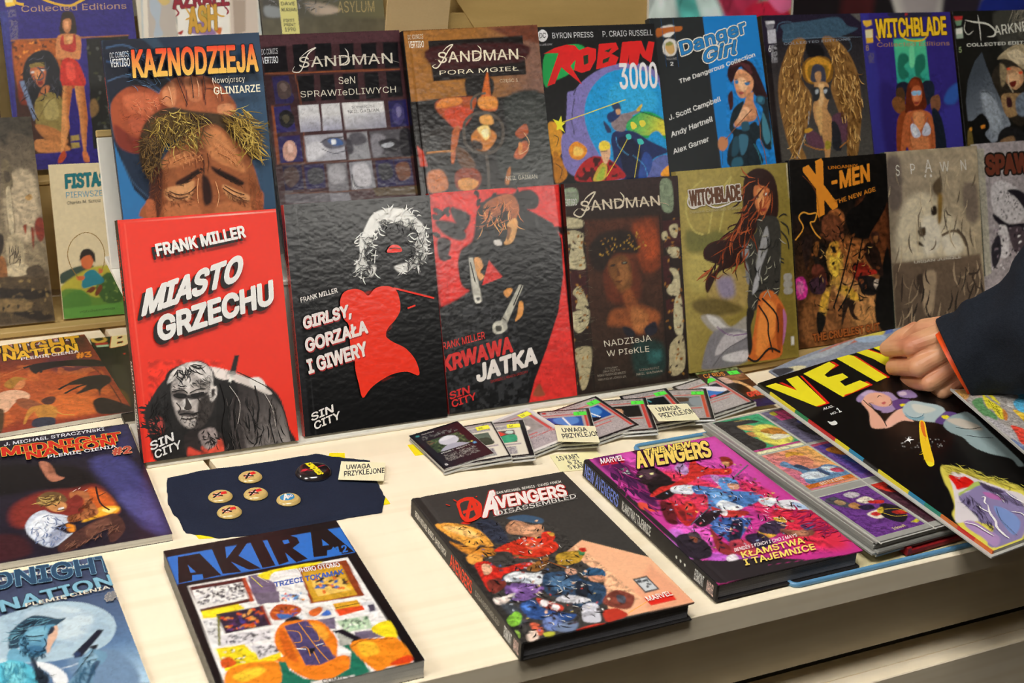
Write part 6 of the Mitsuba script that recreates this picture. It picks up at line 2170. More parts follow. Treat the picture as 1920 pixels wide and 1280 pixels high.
# ---------------------------------------------------------------- fanned decks of playing cards in sleeves
DECKS = [  # top right and bottom right corners on the counter, print, sticker, label
 ('card_dark', None, (-.5441, -.034), (-.5365, -.1173), 'dark maroon deck in a clear sleeve, leftmost of the fanned decks, beside a yellow tab'),
 ('card_white', 'a', (-.5069, -.0442), (-.5214, -.1301), 'cream bordered deck with a yellow price sticker, second deck from the left'),
 ('card_green', 'a', (-.4697, -.0507), (-.4954, -.1354), 'cream deck with a red and green picture and yellow sticker, third from the left'),
 ('card_pale', 'a', (-.4497, -.0262), (-.4333, -.1088), 'white edged deck with a yellow price sticker near the middle of the fan'),
 ('card_saber', 'b', (-.3791, -.0442), (-.4117, -.1295), 'black edged deck with a blue picture, partly under a handwritten note'),
 ('card_saber', 'b', (-.3556, -.025), (-.3449, -.1073), 'tilted black edged deck showing a white beam on blue, right of the handwritten note'),
 ('card_face', 'b', (-.2989, -.043), (-.3305, -.1247), 'deck with a dark picture of a face and a green sticker'),
 ('card_teal', 'b', (-.2596, -.0253), (-.2729, -.1135), 'deck with a black and teal picture under the left half of a note'),
 ('card_grey', 'b', (-.2103, -.0414), (-.2494, -.1228), 'deck with a brown and grey picture under the right half of a note'),
 ('card_flash', 'b', (-.1809, -.0132), (-.1738, -.0965), 'deck with a blue, white and red picture, rightmost of the fanned decks')]
for i, (art, st, a, b, lb) in enumerate(DECKS):
    t = name('card_deck'); tag(t, lb, 'card deck', 'sleeved decks fanned along the racks')
    ang = math.atan2(a[1]-b[1], a[0]-b[0])-math.pi/2; roll = .105; w, h, th = .0625, .0875, .0062
    Md = lying(b[0], b[1], .0136, ang, roll) @ tr(-w, 0, 0)
    put(t+'__cards', cat_mesh([cbox(.0006*j, w-.0004*(j % 2), .0005*(j % 3), h-.0004*j, -th+j*th/4, -th+(j+1)*th/4-.0001, .0002) for j in range(4)]), 'card_edge', Md)
    put_art(t+'__face', art, w, h, Md, 'print_gloss_flat', lift=.00008)
    put(t+'__sleeve', cat_mesh([cbox(-.0012, w+.0012, -.003, .0, -th-.0002, -th+.0014, .0003), cbox(w, w+.0012, -.002, h+.001, -th, -.0006, .0003), cbox(-.001, w, -.0016, -.0002, -.0028, -.0010, .0003)]), 'sleeve_edge', Md, label='clear plastic sleeve edge', kind='stuff')
    if st: put_art(t+'__price_sticker', 'stick_'+st, .0155, .0095, Md @ tr(w-.021 if st == 'a' else w-.020, h-.0175, .0003) @ lying(0, 0, 0, .05 if i % 2 else -.06), 'print_plain', step=.004)
k = name('card_pack'); tag(k, 'foil booster pack of cards with a green sticker, beside the rightmost deck', 'card pack')
Mp = lying(-.2035, -.0972, .0065, -.04, 0, .075)
pk = m3.Manifold.hull_points(np.array([(x, y, z) for x, y, z in [(0, .006, -.001), (.064, .006, -.001), (0, .107, -.001), (.064, .107, -.001), (.006, .014, 0), (.058, .014, 0), (.006, .099, 0), (.058, .099, 0), (.004, .012, -.005), (.06, .012, -.005), (.004, .1, -.005), (.06, .1, -.005)]]))
put(k+'__pouch', pk, 'foil', Mp)
put_art(k+'__print', 'pack', .064, .113, Mp, 'print_gloss', lift=.0002)
zig = np.array([(x, y+.113*(j > 1)) for j, (x, y) in enumerate([(0, -.001), (.064, -.001)])]); 
put(k+'__crimp', cat_mesh([cbox(.0008*i*2, .0008*i*2+.0012, .109, .1145, -.0004+(i % 2)*.0006, .0004+(i % 2)*.0006, .0002) for i in range(40)]), 'foil', Mp, kind='stuff', label='crimped shiny foil edge')
put_art(k+'__price_sticker', 'stick_b', .0155, .0095, Mp @ tr(.043, .082, .0006), 'print_plain', step=.004)

# ---------------------------------------------------------------- cloth with badges
OUT = [(-.879, -.036), (-.84, -.031), (-.80, -.034), (-.755, -.034), (-.716, -.034), (-.69, -.052), (-.664, -.068), (-.672, -.11), (-.676, -.15), (-.689, -.178), (-.73, -.177), (-.785, -.1815), (-.83, -.176), (-.856, -.172), (-.870, -.160), (-.884, -.152), (-.886, -.12), (-.8895, -.09), (-.884, -.06)]
def dense(p, n=8):
    p = np.array(p); q = np.roll(p, -1, 0); return np.vstack([p+(q-p)*s for s in np.arange(n)/n][:1] + [np.stack([p+(q-p)*s for s in np.arange(n)/n], 1).reshape(-1, 2)])[len(p):]
def cloth_h(x, y):
    P = np.c_[x*34, y*34, np.zeros_like(x)]; return .0012+.0016*meshkit.fbm(P, 3, 5)+.0012*np.abs(np.sin(x*46+y*30+2*meshkit.noise(P*.6, 3)))*meshkit.noise(P*.5, 8)
ol = dense(OUT); ol = ol + (meshkit.noise(np.c_[ol*160, np.zeros(len(ol))], 1)[:, None]-.5)*.0018
g = Polygon(ol); xs, ys = np.meshgrid(np.arange(-.895, -.655, .003), np.arange(-.19, -.025, .003)); ins = np.c_[xs.ravel(), ys.ravel()]; ins = ins[shapely.contains_xy(g.buffer(-.0015), ins[:, 0], ins[:, 1])]
from scipy.spatial import Delaunay
P2 = np.vstack([ol, ins]); D = Delaunay(P2).simplices; cen = P2[D].mean(1); D = D[shapely.contains_xy(g, cen[:, 0], cen[:, 1])]
edge_d = np.array([g.exterior.distance(shapely.Point(q)) for q in P2]); top = np.c_[P2, cloth_h(P2[:, 0], P2[:, 1])*np.clip(edge_d/.004, .35, 1)+.0006]
n0 = len(P2); bot = np.c_[P2, np.full(n0, .0004)]; m0 = len(ol); ii = np.arange(m0); jj = (ii+1) % m0
cl = trimesh.Trimesh(np.vstack([top, bot]), np.vstack([D, D[:, ::-1]+n0, np.c_[ii, n0+ii, jj], np.c_[jj, n0+ii, n0+jj]]), process=False)
scene['navy_cloth'] = two(pr(proc(lambda p, n, uv: mix(L('1c2233'), L('262d40'), noise(p.x*1400, p.y*1400, 0)*.6+fbm(p.x*40, p.y*40, 0, 2)*.4)), .9, .1, sheen=.4))
put('badge_cloth', cl, 'navy_cloth', smooth=True, label='dark navy piece of cloth with wavy cut edges, spread under the badges', cat='cloth')
_used['badge_cloth'] = 1
def badge(x, y, r, rot, col, draw, label, rim, tilt=0.0):
    t = name('pin_badge'); tag(t, label, 'badge', None)
    z0 = float(cloth_h(np.array([x]), np.array([y]))[0]) + .0006
    Mb = lying(x, y, z0+.001, rot, 0, tilt)
    nr, na = 9, 40; rr = np.concatenate([np.linspace(0, .72, 5), [.8, .87, .93, .97, 1.0]]); H = lambda q: r*(.30-.06*q**2-.20*np.clip((q-.72)/.28, 0, 1)**2.2)
    vs = [(0, 0, H(0.0))]+[(r*q*math.cos(a), r*q*math.sin(a), H(q)) for q in rr[1:] for a in np.arange(na)/na*2*np.pi]
    fs = [(0, 1+j, 1+(j+1) % na) for j in range(na)]
    for i in range(len(rr)-2):
        for j in range(na): a, b = 1+i*na+j, 1+i*na+(j+1) % na; fs += [(a, a+na, b), (b, a+na, b+na)]
    put(t+'__face', (np.array(vs), np.array(fs)), col, Mb, smooth=True)
    put(t+'__rim', trimesh.creation.annulus(r*.9, r*1.0, .0006).apply_translation([0, 0, .0002]), rim, Mb)
    S = Art('B 000', 2*r, 2*r, .01); S.over = []
    for d in draw.strip().split('\n'): S.op(d)
    vs, fs, cs, n = [], [], [], 0
    for j, (v, f, c) in enumerate(S.over):
        m = trimesh.Trimesh(np.c_[v, np.zeros(len(v))], f, process=False)
        v2, f2 = trimesh.remesh.subdivide_to_size(m.vertices, m.faces, 90)
        X = np.c_[(v2[:, 0]-500)/500*r, (500-v2[:, 1])/500*r]; q = np.linalg.norm(X, axis=1)/r
        vs.append(np.c_[X, H(q)+.00012+j*.00003]); fs.append(np.array(f2)+n); n += len(v2); cs.append(np.broadcast_to(c if np.ndim(c) == 1 else c[0], (len(v2), 3)))
    put(t+'__emblem', (np.vstack(vs), np.vstack(fs)), 'print_satin', Mb, color=np.vstack(cs), kind='stuff')
    return t
scene['badge_gold'] = two(pr('c9ad6a', .22, .6, clearcoat=.6, clearcoat_gloss=.9))
scene['badge_black'] = two(pr('1a1316', .14, .6, clearcoat=.8, clearcoat_gloss=.95))
scene['card_edge'] = two(pr(proc(lambda p, n, uv: mix(L('c8c6c0'), L('3a3a3c'), smoothstep(.4, .6, noise(p.x*20, p.y*20, p.z*2200)))), .4, .4))
scene['foil'] = two(pr('b8b48c', .18, .8, metallic=.8))
XE = """w d8302c 210,560 240,420 380,360 520,400 560,520 520,640 380,700 250,660
w e8c8b0 240,560 265,440 380,390 500,425 530,520 500,620 380,665 270,640
k 141214 80 170,690 330,560 470,430 580,350
k 141214 80 220,410 330,520 440,600 560,680
t|E|e02c28|560,545 760,520 560,380|b w16"""
A30 = """w 2f86b8 150,520 180,340 330,210 500,180 660,220 740,360 740,520 680,660 520,740 340,720 200,640
t|A|eceae4|250,660 470,600 330,240|b w14
t|30|e8d8d4|470,560 690,490 470,390|b w8"""
STR = """k a02030 46 120,520 330,500 560,500 860,440
w c02838 160,470 250,430 330,470 300,540 200,560
k b02434 24 300,560 420,640
t|STRAŻNICY|f0e020|640,880 560,120 480,890|b w10"""
for (x, y, rt), lb in zip([(-.798, -.068, .3), (-.837, -.098, .0), (-.802, -.106, .15), (-.836, -.133, .0)],
      ['golden round badge with a black cross and red E, highest of the four alike', 'golden round badge with a black cross and red E, leftmost in the middle row', 'golden badge with a black cross and red E, between two golden badges', 'golden round badge with a black cross and red E, lowest of the four alike']):
    t = badge(x, y, .0125, rt, 'badge_gold', XE, lb, 'badge_gold'); labels[t]['group'] = 'golden badges with a black cross'
badge(-.773, -.127, .0125, 0, 'badge_gold', A30, 'golden round badge with a blue disc and a white A', 'badge_gold')
badge(-.732, -.079, .0195, .1, 'badge_black', STR, 'larger black round badge with yellow lettering across and a steel rim', 'steel')

# ---------------------------------------------------------------- handwritten notes and yellow tabs
def note(corners, z, label, lines, col='efe9c4', base='paper_note', tilt=None):
    """corners: upper left, upper right, lower right, lower left on the counter"""
    t = name(base); tag(t, label, 'note'); c = np.array(corners); w = (np.linalg.norm(c[1]-c[0])+np.linalg.norm(c[2]-c[3]))/2; h = (np.linalg.norm(c[3]-c[0])+np.linalg.norm(c[2]-c[1]))/2
    d = (c[1]-c[0]+c[2]-c[3]); a = math.atan2(d[1], d[0]); Mn = lying(c[3][0], c[3][1], z, a, 0, tilt or 0.0)
    if t.endswith('note') or '_note' in t: pass
    put(t+'__sheet', box(0, w, 0, h, -.0004, 0), 'note_paper', Mn)
    put_art(t+'__writing', 'B '+col+('\n'+lines if lines else ''), w, h, Mn, 'print_plain', step=.006, lift=.0001)
    return t
scene['note_paper'] = two(pr('e9e3bd', .8, .2))
scene['tab_yellow'] = two(pr('f0dc1c', .6, .3))
UW = "t|UWAGA|1c1c22|170,440 800,330 150,200|b\nt|PRZYKLEJONE|1c1c22|140,830 1180,560 120,560|b"
note([(-.700, -.071), (-.654, -.086), (-.670, -.128), (-.713, -.106)], .0062, 'small cream handwritten note lying on the edge of the navy cloth', UW)
note([(-.4357, -.0809), (-.3911, -.0988), (-.4150, -.1389), (-.4590, -.1215)], .0175, 'cream handwritten note lying on the deck with a blue picture', UW, tilt=-.06)
note([(-.3011, -.0741), (-.2507, -.0851), (-.2745, -.1289), (-.3235, -.1150)], .0185, 'cream handwritten note lying across two decks on the right of the fan', UW, tilt=-.04)
note([(-.4672, -.1200), (-.4100, -.1290), (-.4180, -.1680), (-.4740, -.1600)], .0008, 'pale yellow price note on the counter, half under the magenta hardcover', "t|10 KART|30303a|150,380 820,330 130,130|b\nt|5 ZŁ|30303a|380,640 760,610 370,430|b\nt|5 KART|30303a|300,920 900,880 290,700|b", col='efe9b8')
def tabm(pts, label):
    t = name('sticky_tab'); put(t, prism(pts, .0001, .0005), 'tab_yellow', label=label, cat='sticky tab', group=None)
tabm([(-.611, -.0445), (-.5885, -.0467), (-.5800, -.0722), (-.612, -.0716)], 'bright yellow sticky tab half under the dark maroon deck')
tabm([(-.8771, -.1485), (-.8500, -.1554), (-.8535, -.1706), (-.8744, -.1661)], 'bright yellow sticky tab under the lower left corner of the navy cloth')
tabm([(-.700, -.0345), (-.684, -.0400), (-.690, -.060), (-.71, -.055)], 'bright yellow sticky tab under the upper right edge of the navy cloth')
tabm([(-.690, -.148), (-.6745, -.150), (-.6745, -.163), (-.692, -.164)], 'tiny yellow sticky tab under the right edge of the navy cloth')
t = name('price_label'); tag(t, 'upright yellow handwritten label stuck on the grey green cover', 'note')
a = PLACE['asylum']; Ms = standing(a[1], a[2], a[3], a[4], a[5]) @ tr(.0285, .176, .0006)
put(t+'__sheet', box(0, .0265, 0, .062, -.0003, 0), 'note_paper', Ms)
put_art(t+'__writing', "B d9d488\nt|DAVE|26262a|40,330 380,330 40,250|b\nt|M.KEAN|26262a|40,470 400,470 40,390|b\nt|FIRST|26262a|60,720 330,720 60,650|b\nt|PRINT|26262a|60,820 350,820 60,750|b\nt|1990|26262a|70,940 330,940 70,850|b", .0265, .062, Ms, 'print_plain', step=.004, lift=.0001)

# ---------------------------------------------------------------- the large magazine, lifted by the hand, and its neighbours
SURF = {'ven': ((-.195, -.127, .055), .0755, .262, .368, .115, -.12, .5, -.068), 'lift': ((-.1225, -.052, .030), .04, .262, .30, .27, -.62, .6, 0.0)}
def surf(nm, drop=0.0):
    O, t, W_, H_, c1, c2, dv, sl = SURF[nm]
    def fn(a, b):
        ux, vy = V(math.cos(t), math.sin(t), 0), V(math.sin(t), -math.cos(t), sl)
        return np.array(O)+np.outer(a, ux)+np.outer(b, vy)+np.outer((c1*a+c2*a*a)*(1-dv*b/H_)-drop, [0, 0, 1])
    return fn, W_, H_
def slab(nm, a0, a1, b0, b1, d0, d1, nx=24, ny=24):
    """a curved layer between two depths under the printed surface"""
    A, B = np.meshgrid(np.linspace(a0, a1, nx), np.linspace(b0, b1, ny)); A, B = A.ravel(), B.ravel()
    t, u = surf(nm, d0)[0](A, B), surf(nm, d1)[0](A, B); n = nx*ny
    i, j = np.meshgrid(np.arange(ny-1), np.arange(nx-1), indexing='ij'); q = (i*nx+j).ravel(); f = np.vstack([np.c_[q, q+nx, q+1], np.c_[q+1, q+nx, q+nx+1]])
    r = np.concatenate([np.arange(nx), np.arange(1, ny)*nx+nx-1, (ny-1)*nx+np.arange(nx-2, -1, -1), np.arange(ny-2, 0, -1)*nx]); s = np.roll(r, -1)
    return trimesh.Trimesh(np.vstack([t, u]), np.vstack([f, f[:, ::-1]+n, np.c_[r, n+r, s], np.c_[s, n+r, n+s]]), process=False)
scene['print_bag'] = two(bump(pr(VC, .24, .5), lambda p, n, uv: fbm(p.x*30, p.y*30, p.z*30, 2), .0005, 1e-3))
def magazine(nm, label, art_key, thick, edge_cols, sleeve=True):
    t = name('magazine'); tag(t, label, 'magazine'); fn, W_, H_ = surf(nm)
    put_art(t+'__cover', art_key, W_, H_, None, 'print_bag', fn=fn, text_lift=.0004, step=.0016)
    put(t+'__pages', slab(nm, .0006, W_-.0005, .0004, H_-.0004, .0005, thick), 'paper_edge', smooth=30)
    e, n, vs, fs, cs = len(edge_cols), 0, [], [], []
    for i, c in enumerate(edge_cols):
        m = slab(nm, -.0016, .0008, H_*i/e, H_*(i+1)/e, .0002, thick*.8, 3, 4); vs.append(m.vertices); fs.append(m.faces+n); n += len(m.vertices); cs.append(np.tile(lin(c), (len(m.vertices), 1)))
    put(t+'__spine', (np.vstack(vs), np.vstack(fs)), 'print_satin', color=np.vstack(cs), label='coloured folded spine')
    if sleeve: put(t+'__sleeve', cat_mesh([slab(nm, -.0065, -.0018, -.002, H_+.004, thick*.7, thick*.95, 3, 20), slab(nm, -.006, W_, H_+.0006, H_+.004, thick*.6, thick*.9, 12, 3)]), 'sleeve_edge', smooth=30, label='clear plastic sleeve edge')
    return t
magazine('ven', 'large black magazine with yellow VEN letters under the hand', 'ven', .005, ['2a2a1c', 'd8c828', 'd8c828', '2a7c4c', 'b82020', 'b82020', 'd8c828', '2880a8', '1c1c1c', 'd8c828', 'd8c828', '2880a8', '28806c', 'c86c30', 'c83028', 'd86c30'])
magazine('lift', 'sleeved magazine curling up behind the large black magazine, blue and yellow edged', 'lift', .003, ['8890a0', 'b0b0a0'], sleeve=False)
def flat_bag(key, label, sl=True):
    a = PLACE[key]; _, x, y, z, rot, w, h, th = a; Mr = lying(x, y, z, rot)
    t = name('magazine'); tag(t, label, 'magazine')
    put(t+'__pages', cbox(.0005, w-.0005, .0005, h-.0005, -th, -.0003, .0003), 'paper_edge', Mr)
    put_art(t+'__cover', key, w, h, Mr, 'print_bag', step=.0016)
    put(t+'__sleeve', cat_mesh([cbox(-.0022, -.0002, -.002, h+.002, -th*.6, .0002, .0002), cbox(-.002, w+.002, -.002, -.0002, -th*.6, .0002, .0002)]), 'sleeve_edge', Mr, label='shiny sleeve edge')
flat_bag('rbag', 'sleeved comic with yellow, red and light blue smears lying on the black magazine')
flat_bag('rlow', 'red and blue comic just showing below the dark sleeve at the right edge')

# ---------------------------------------------------------------- carton and posters behind the racks
k = name('cardboard_box'); tag(k, 'tan cardboard box with a raised flap behind the brown and blue covers', 'cardboard box')
bx, bX, by = -.398, -.056, .45
put(k+'__body', cat_mesh([box(bx, bX, by, by+.004, 0, .40), box(bx, bX, by+.28, by+.284, 0, .40), box(bx, bx+.004, by, by+.284, 0, .40), box(bX-.004, bX, by, by+.284, 0, .40), box(bx, bX, by, by+.284, 0, .004)]), 'kraft')
put(k+'__flap', prism([(0, 0), (.092, 0), (.092, .13), (0, .13)], 0, .004), 'carton', frame(V(1, 0, 0), V(0, -.16, .987), V(0, -.987, -.16), V(-.470, .452, .34)), label='lighter upright flap')
put(k+'__flap_001', prism([(.05, 0), (.30, 0), (.30, .16), (-.03, .16), (-.012, .085)], 0, .004), 'kraft', frame(V(1, 0, 0), V(0, .10, .995), V(0, -.995, .10), V(-.352, .447, .335)))
put(k+'__flap_002', prism([(0, 0), (.12, 0), (.12, .13), (0, .13)], 0, .004), 'kraft', frame(V(1, 0, 0), V(0, .3, .954), V(0, -.954, .3), V(-.40, .47, .34)))
def poster(label, x, y, w, h, art, z=.10, lean=.12):
    t = name('poster'); tag(t, label, 'poster'); Mq = standing(x, y, z, lean, 0)
    put(t+'__board', cbox(0, w, 0, h, -.006, -.0002, .0005), 'rack_white', Mq)
    put_art(t+'__print', art, w, h, Mq, 'print_satin', step=.003)
ART['post_a'] = """B 9cb0b0
s 2c9c90 30 420,0 640,0 700,300 560,360 470,260
s d8e8e4 30 0,0 120,0 90,300 0,320
s 58b8b0 30 100,0 180,0 330,330 240,360
s c8e0dc 24 190,0 260,0 420,330 330,330
s 6c88c8 30 330,120 440,100 520,360 380,380
s b03050 20 300,0 480,0 500,60 380,140 320,80
s c02040 24 420,120 560,60 700,160 720,340 520,360
s e8a040 20 640,60 740,40 780,140 700,200
s e06c98 14 520,20 640,0 680,60 600,110
s 381c20 30 760,0 900,0 900,200 800,200
s 3ca868 24 860,60 960,0 980,300 860,360
s d0d8e8 20 900,0 1040,0 1000,200 930,280
s 2c9c58 24 1030,0 1100,0 1060,300 1000,320
i .4 .3 200
n .2 120
p 20242c 60 0,380 1200,380 1200,1000 0,1000"""
ART['post_b'] = """B 2a1c24
s 1a1418 40 0,0 300,0 260,360 0,360
s 4c1c20 60 240,60 420,0 480,240 300,320
s 1c181c 50 420,0 560,0 560,340 400,340
s d8d4cc 26 500,0 800,0 790,120 700,230 590,220 520,120
s b0a8a8 60 540,40 740,40 700,180 600,180
s 2c2430 40 780,0 1000,0 1000,360 700,360 760,240
s 8c8c84 30 990,0 1040,0 1000,360 950,360
s 1c2c88 30 1040,0 1700,0 1700,380 1010,380
s 16206c 60 1200,120 1700,100 1700,380 1100,380
n .2 150
p 18181c 60 0,400 1700,400 1700,1000 0,1000"""
poster('bright poster of teal, red and white shards behind the blue cover', -.052, .40, .26, .40, 'post_a', z=.04)
poster('dark poster with a white patch and a deep blue field behind the upper tier', .212, .40, .62, .40, 'post_b', z=.04)


# ---------------------------------------------------------------- the customer: left hand on the magazines, dark jumper
def hull(a, b): return m3.Manifold.hull(m3.Manifold.batch_boolean([a, b], m3.OpType.Add))
def ball(p, r, n=24): return m3.Manifold.sphere(r, n).translate([float(x) for x in p])
def limb(pts, rad, n=24):
    out = [hull(ball(pts[i], rad[i], n), ball(pts[i+1], rad[i+1], n)) for i in range(len(pts)-1)]
    return m3.Manifold.batch_boolean(out, m3.OpType.Add)
def soft(m, step, it=12, lam=.5):
    m = m.refine_to_length(step); q = m.to_mesh(); t = trimesh.Trimesh(q.vert_properties[:, :3], q.tri_verts, process=True)
    trimesh.smoothing.filter_taubin(t, lamb=lam, nu=lam+.03, iterations=it); return t
Rr, Uu, Ff = V(.9067, -.4182, .0538), V(.1161, .3704, .9216), V(.4054, .8294, -.3844)
def un(v): return v/np.linalg.norm(v)
HC = V(-.0520, -.2170, .1010) + .021*Rr - .014*Uu                                     # middle of the knuckle row
dd = un(-.84*Rr - .50*Uu + .10*Ff)                                # wrist to knuckles
aa = un(.40*Rr - .90*Uu + .16*Ff); aa = un(aa-dd*(aa@dd))         # forefinger to little finger
nn = un(np.cross(aa, dd)); nn = nn if nn @ Ff < 0 else -nn        # out of the back of the hand
WR = HC - dd*.078 + nn*-.004
def rot(v, ax, t): ax = un(ax); return v*math.cos(t)+np.cross(ax, v)*math.sin(t)+ax*(ax@v)*(1-math.cos(t))
ax = np.cross(dd, -nn)
parts, nails = [], []
KN = []
for i, (o, fwd, rr, l1, l2, l3, b1, b2, b3) in enumerate([(-.0345, .000, .0108, .043, .027, .021, 1.15, 1.35, .5), (-.0120, .006, .0112, .046, .029, .022, 1.20, 1.35, .5), (.0110, .003, .0105, .043, .027, .021, 1.22, 1.35, .5), (.0315, -.007, .0092, .034, .021, .018, 1.25, 1.3, .5)]):
    K = HC + aa*o + dd*fwd + nn*(.003-.9*abs(o)**2*9); KN.append(K)
    d1 = rot(dd, ax, b1); d2 = rot(dd, ax, b1+b2); d3 = rot(dd, ax, b1+b2+b3)
    P1 = K-nn*.006; Q1 = P1+d1*l1; Q2 = Q1+d2*l2; Q3 = Q2+d3*l3
    parts.append(limb([P1, Q1, Q2, Q3], [rr, rr*.92, rr*.84, rr*.72], 20))
    parts.append(ball(K-nn*.0045, rr*1.02, 20))
    base = WR + aa*o*.62 - nn*.004
    parts.append(limb([base, P1-dd*.004], [.0125, rr*1.06], 20))
    parts.append(limb([base+nn*.0085, K-dd*.010+nn*.0012], [.0028, .0032], 10))     # tendon
palm = m3.Manifold.hull(m3.Manifold.batch_boolean([ball(WR-nn*.006+aa*s*.021, .0165, 20) for s in (-1, 1)] + [ball(K-nn*.012-dd*.006, .0115, 20) for K in KN], m3.OpType.Add))
parts.append(palm)
# thumb leaves the far side of the palm and closes against the fingers
T0 = WR+dd*.018-aa*.026-nn*.012; T1 = T0+dd*.030-aa*.010-nn*.026; T2 = T1+dd*.026+aa*.010-nn*.018; T3 = T2+dd*.016+aa*.012-nn*.010
parts.append(limb([T0, T1, T2, T3], [.0155, .0125, .0105, .0085], 20))
EL = WR + .265*un(.78*Rr+.52*Uu-.36*Ff)
parts.append(limb([WR-nn*.003, WR+(EL-WR)*.25, EL], [.0265, .029, .042], 24))
parts.append(limb([WR-nn*.003+aa*.012, WR-nn*.003-aa*.012], [.024, .024], 24))
SH = V(.62, -.62, .56)
body_bits = []
k = 'person'; tag(k, 'person in a dark navy jumper reaching in from the right, left hand gripping magazines', 'person')
hand = soft(m3.Manifold.batch_boolean(parts, m3.OpType.Add), .0032, 14)
scene['skin'] = two(bump(pr(proc(lambda p, n, uv: mix(L('d49e77'), L('c48061'), smoothstep(.3, .75, fbm(p.x*38, p.y*38, p.z*38, 3)))), .45, .4), lambda p, n, uv: fbm(p.x*260, p.y*260, p.z*260, 2)*.6+fbm(p.x*70, p.y*70, p.z*70, 2), .0007, 6e-4))
scene['jumper'] = two(bump(pr(proc(lambda p, n, uv: mix(L('1b1f27'), L('252a33'), noise(p.x*900, p.y*900, p.z*900))), .9, .1, sheen=.5), lambda p, n, uv: noise(p.x*700, p.y*700, p.z*700), .0004, 8e-4))
scene['orange_band'] = two(pr('f0561c', .4, .4))
scene['trousers'] = two(pr('2a2c34', .9, .1))
scene['hair'] = two(pr('2c2018', .6, .3))
scene['shoe'] = two(pr('1c1a1a', .5, .3))
put(k+'__hand', hand, 'skin', smooth=True)
# sleeve: from the cuff to the shoulder, with folds
def sleeve(pts, rads, n=72, m=130, thick=.004):
    pts, rads = np.array(pts), np.array(rads); s0 = np.r_[0, np.cumsum(np.linalg.norm(np.diff(pts, axis=0), axis=1))]; s = np.linspace(0, s0[-1], m)
    from scipy.interpolate import PchipInterpolator as PI
    c = PI(s0, pts)(s); r = PI(s0, rads)(s); t = np.gradient(c, axis=0); t /= np.linalg.norm(t, axis=1, keepdims=True)
    a = np.cross(t, [0, 0, 1.0]); a /= np.linalg.norm(a, axis=1, keepdims=True); b = np.cross(t, a); th = np.arange(n)/n*2*np.pi
    S, TH = np.meshgrid(s, th, indexing='ij'); P = np.stack([np.cos(TH)*1.3, np.sin(TH)*1.3, S*16], -1)
    f = (meshkit.fbm(P*.8, 3, 11)-.5)*  .040 + .005*np.sin(S*60+3.2*np.sin(TH+.6)+5*meshkit.noise(P*.5, 4))*np.clip(S/.03, 0, 1)*(.4+meshkit.noise(P*.7, 9))
    f = f*np.clip(S/.02, .15, 1)
    R_ = r[:, None]+f; out = c[:, None]+R_[..., None]*(np.cos(TH)[..., None]*a[:, None]+np.sin(TH)[..., None]*b[:, None])
    inn = c[:6, None]+(R_[:6]-thick)[..., None]*(np.cos(TH[:6])[..., None]*a[:6, None]+np.sin(TH[:6])[..., None]*b[:6, None])
    lip = c[0][None]-t[0]*.0015+(R_[0]-thick*.5)[:, None]*(np.cos(th)[:, None]*a[0]+np.sin(th)[:, None]*b[0])
    rows = np.concatenate([inn[::-1], lip[None], out]); M_, N_ = rows.shape[:2]; i, j = np.meshgrid(np.arange(M_-1), np.arange(N_), indexing='ij'); q, q2 = i*N_+j, i*N_+(j+1) % N_
    return trimesh.Trimesh(rows.reshape(-1, 3), np.vstack([np.c_[q.ravel(), (q+N_).ravel(), q2.ravel()], np.c_[q2.ravel(), (q+N_).ravel(), (q2+N_).ravel()]]), process=False)
CU = WR + dd*.040 + nn*-.004 + aa*.006
put(k+'__sleeve', sleeve([CU, WR+(EL-WR)*.22-Uu*.012, WR+(EL-WR)*.75, EL+V(.02, -.015, .02), EL*.5+SH*.5, SH+V(.07, -.01, -.03)], [.054, .070, .084, .086, .084, .090]), 'jumper', smooth=True, label='dark navy sleeve with soft folds')
fa = un(WR+(EL-WR)*.22-Uu*.012-CU); pb = un(np.cross(fa, V(0, 0, 1))); qb = np.cross(fa, pb); an = np.arange(40)/40*2*np.pi
ringv = [np.array([CU+aa*.0035-dd*.001+fa*s_+r_*(math.cos(t)*pb+math.sin(t)*qb) for t in an]) for s_, r_ in ((-.0065, .0465), (.012, .0475))]
i = np.arange(40); j = (i+1) % 40
put(k+'__wristband', (np.vstack(ringv), np.vstack([np.c_[i, i+40, j], np.c_[j, i+40, j+40]])), 'orange_band', smooth=True, label='bright orange wristband under the cuff')
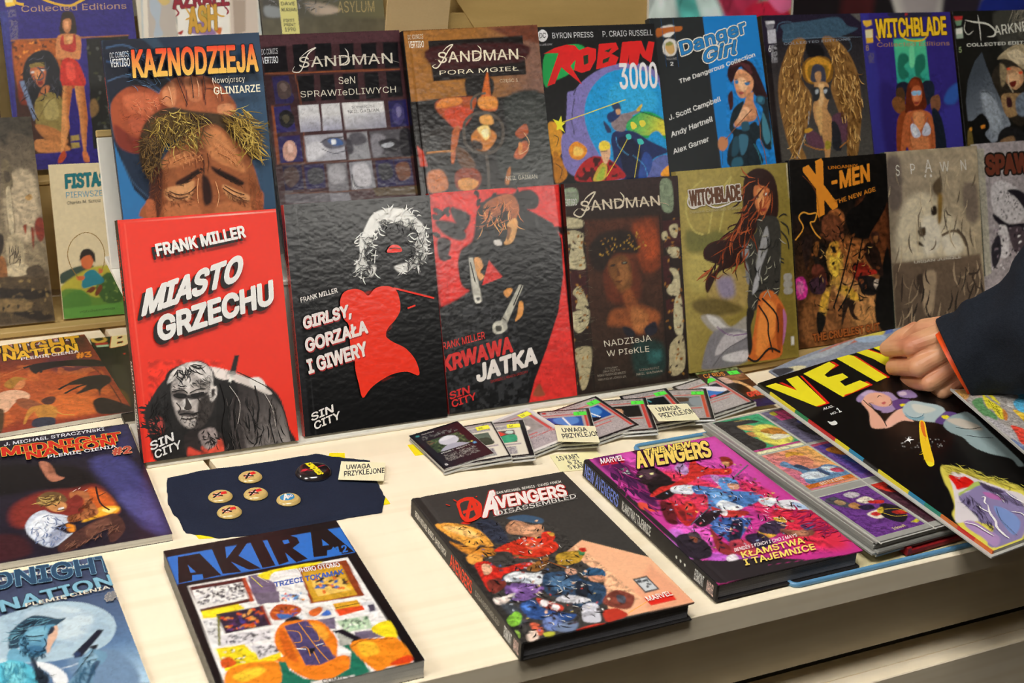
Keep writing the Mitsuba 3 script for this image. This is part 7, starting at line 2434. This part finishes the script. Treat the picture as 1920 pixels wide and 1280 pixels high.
# trunk, head and legs, standing at the counter outside the picture
HP = V(.70, -.74, .16)
trunk = m3.Manifold.batch_boolean([m3.Manifold.hull(m3.Manifold.batch_boolean([ball(HP+V(-.09, -.05, -.02), .11), ball(HP+V(.09, .05, -.02), .11), ball(HP+V(-.08, -.05, .22), .10), ball(HP+V(.08, .05, .22), .10)], m3.OpType.Add)),
    m3.Manifold.hull(m3.Manifold.batch_boolean([ball(HP+V(-.08, -.05, .20), .105), ball(HP+V(.08, .05, .20), .105), ball(SH+V(.02, -.03, -.03), .075), ball(SH+V(.24, .06, -.03), .075), ball(SH+V(.12, -.05, .02), .07)], m3.OpType.Add)),
    limb([SH+V(.24, .06, -.03), SH+V(.34, .03, -.32), SH+V(.30, .12, -.56)], [.075, .058, .046])], m3.OpType.Add)
put(k+'__jumper', soft(trunk, .03, 10), 'jumper', smooth=True)
NK = SH+V(.12, -.01, .07)
head = m3.Manifold.batch_boolean([limb([NK+V(0, 0, -.04), NK+V(-.02, .03, .08)], [.058, .056]), m3.Manifold.hull(m3.Manifold.batch_boolean([ball(NK+V(-.03, .03, .17), .082), ball(NK+V(-.01, .02, .20), .085), ball(NK+V(-.075, .075, .09), .034), ball(NK+V(-.06, .06, .12), .058)], m3.OpType.Add)),
    hull(ball(NK+V(-.085, .085, .165), .010), ball(NK+V(-.107, .107, .135), .013)), ball(NK+V(-.085, -.035, .14), .02, 16), ball(NK+V(.035, .085, .14), .02, 16), limb([NK+V(-.105, .070, .103), NK+V(-.07, .105, .103)], [.008, .008], 12)], m3.OpType.Add)
put(k+'__head', soft(head, .008, 8), 'skin', smooth=True)
hr = m3.Manifold.hull(m3.Manifold.batch_boolean([ball(NK+V(-.025, .025, .205), .090), ball(NK+V(.012, -.005, .175), .088), ball(NK+V(.02, -.01, .12), .066)], m3.OpType.Add)) - m3.Manifold.sphere(.10, 24).translate((NK+V(-.12, .12, .11)).tolist())
put(k+'__hair', soft(hr, .01, 6), 'hair', smooth=True)
for s_ in (-1, 1):
    h0 = HP+V(.075*s_, .04*s_, -.04); fl = V(h0[0]+.02*s_, h0[1], -.74)
    put(name(k+'__trouser_leg'), soft(limb([h0, h0*.5+fl*.5+V(-.01, .02, 0), fl], [.105, .074, .056]), .03, 6), 'trousers', smooth=True)
    put(name(k+'__shoe'), soft(m3.Manifold.hull(m3.Manifold.batch_boolean([ball(fl+V(0, 0, -.01), .045), ball(V(fl[0]-.09, fl[1]+.12, -.765), .034), ball(V(fl[0], fl[1]-.03, -.765), .034)], m3.OpType.Add)), .012, 4), 'shoe', smooth=True)
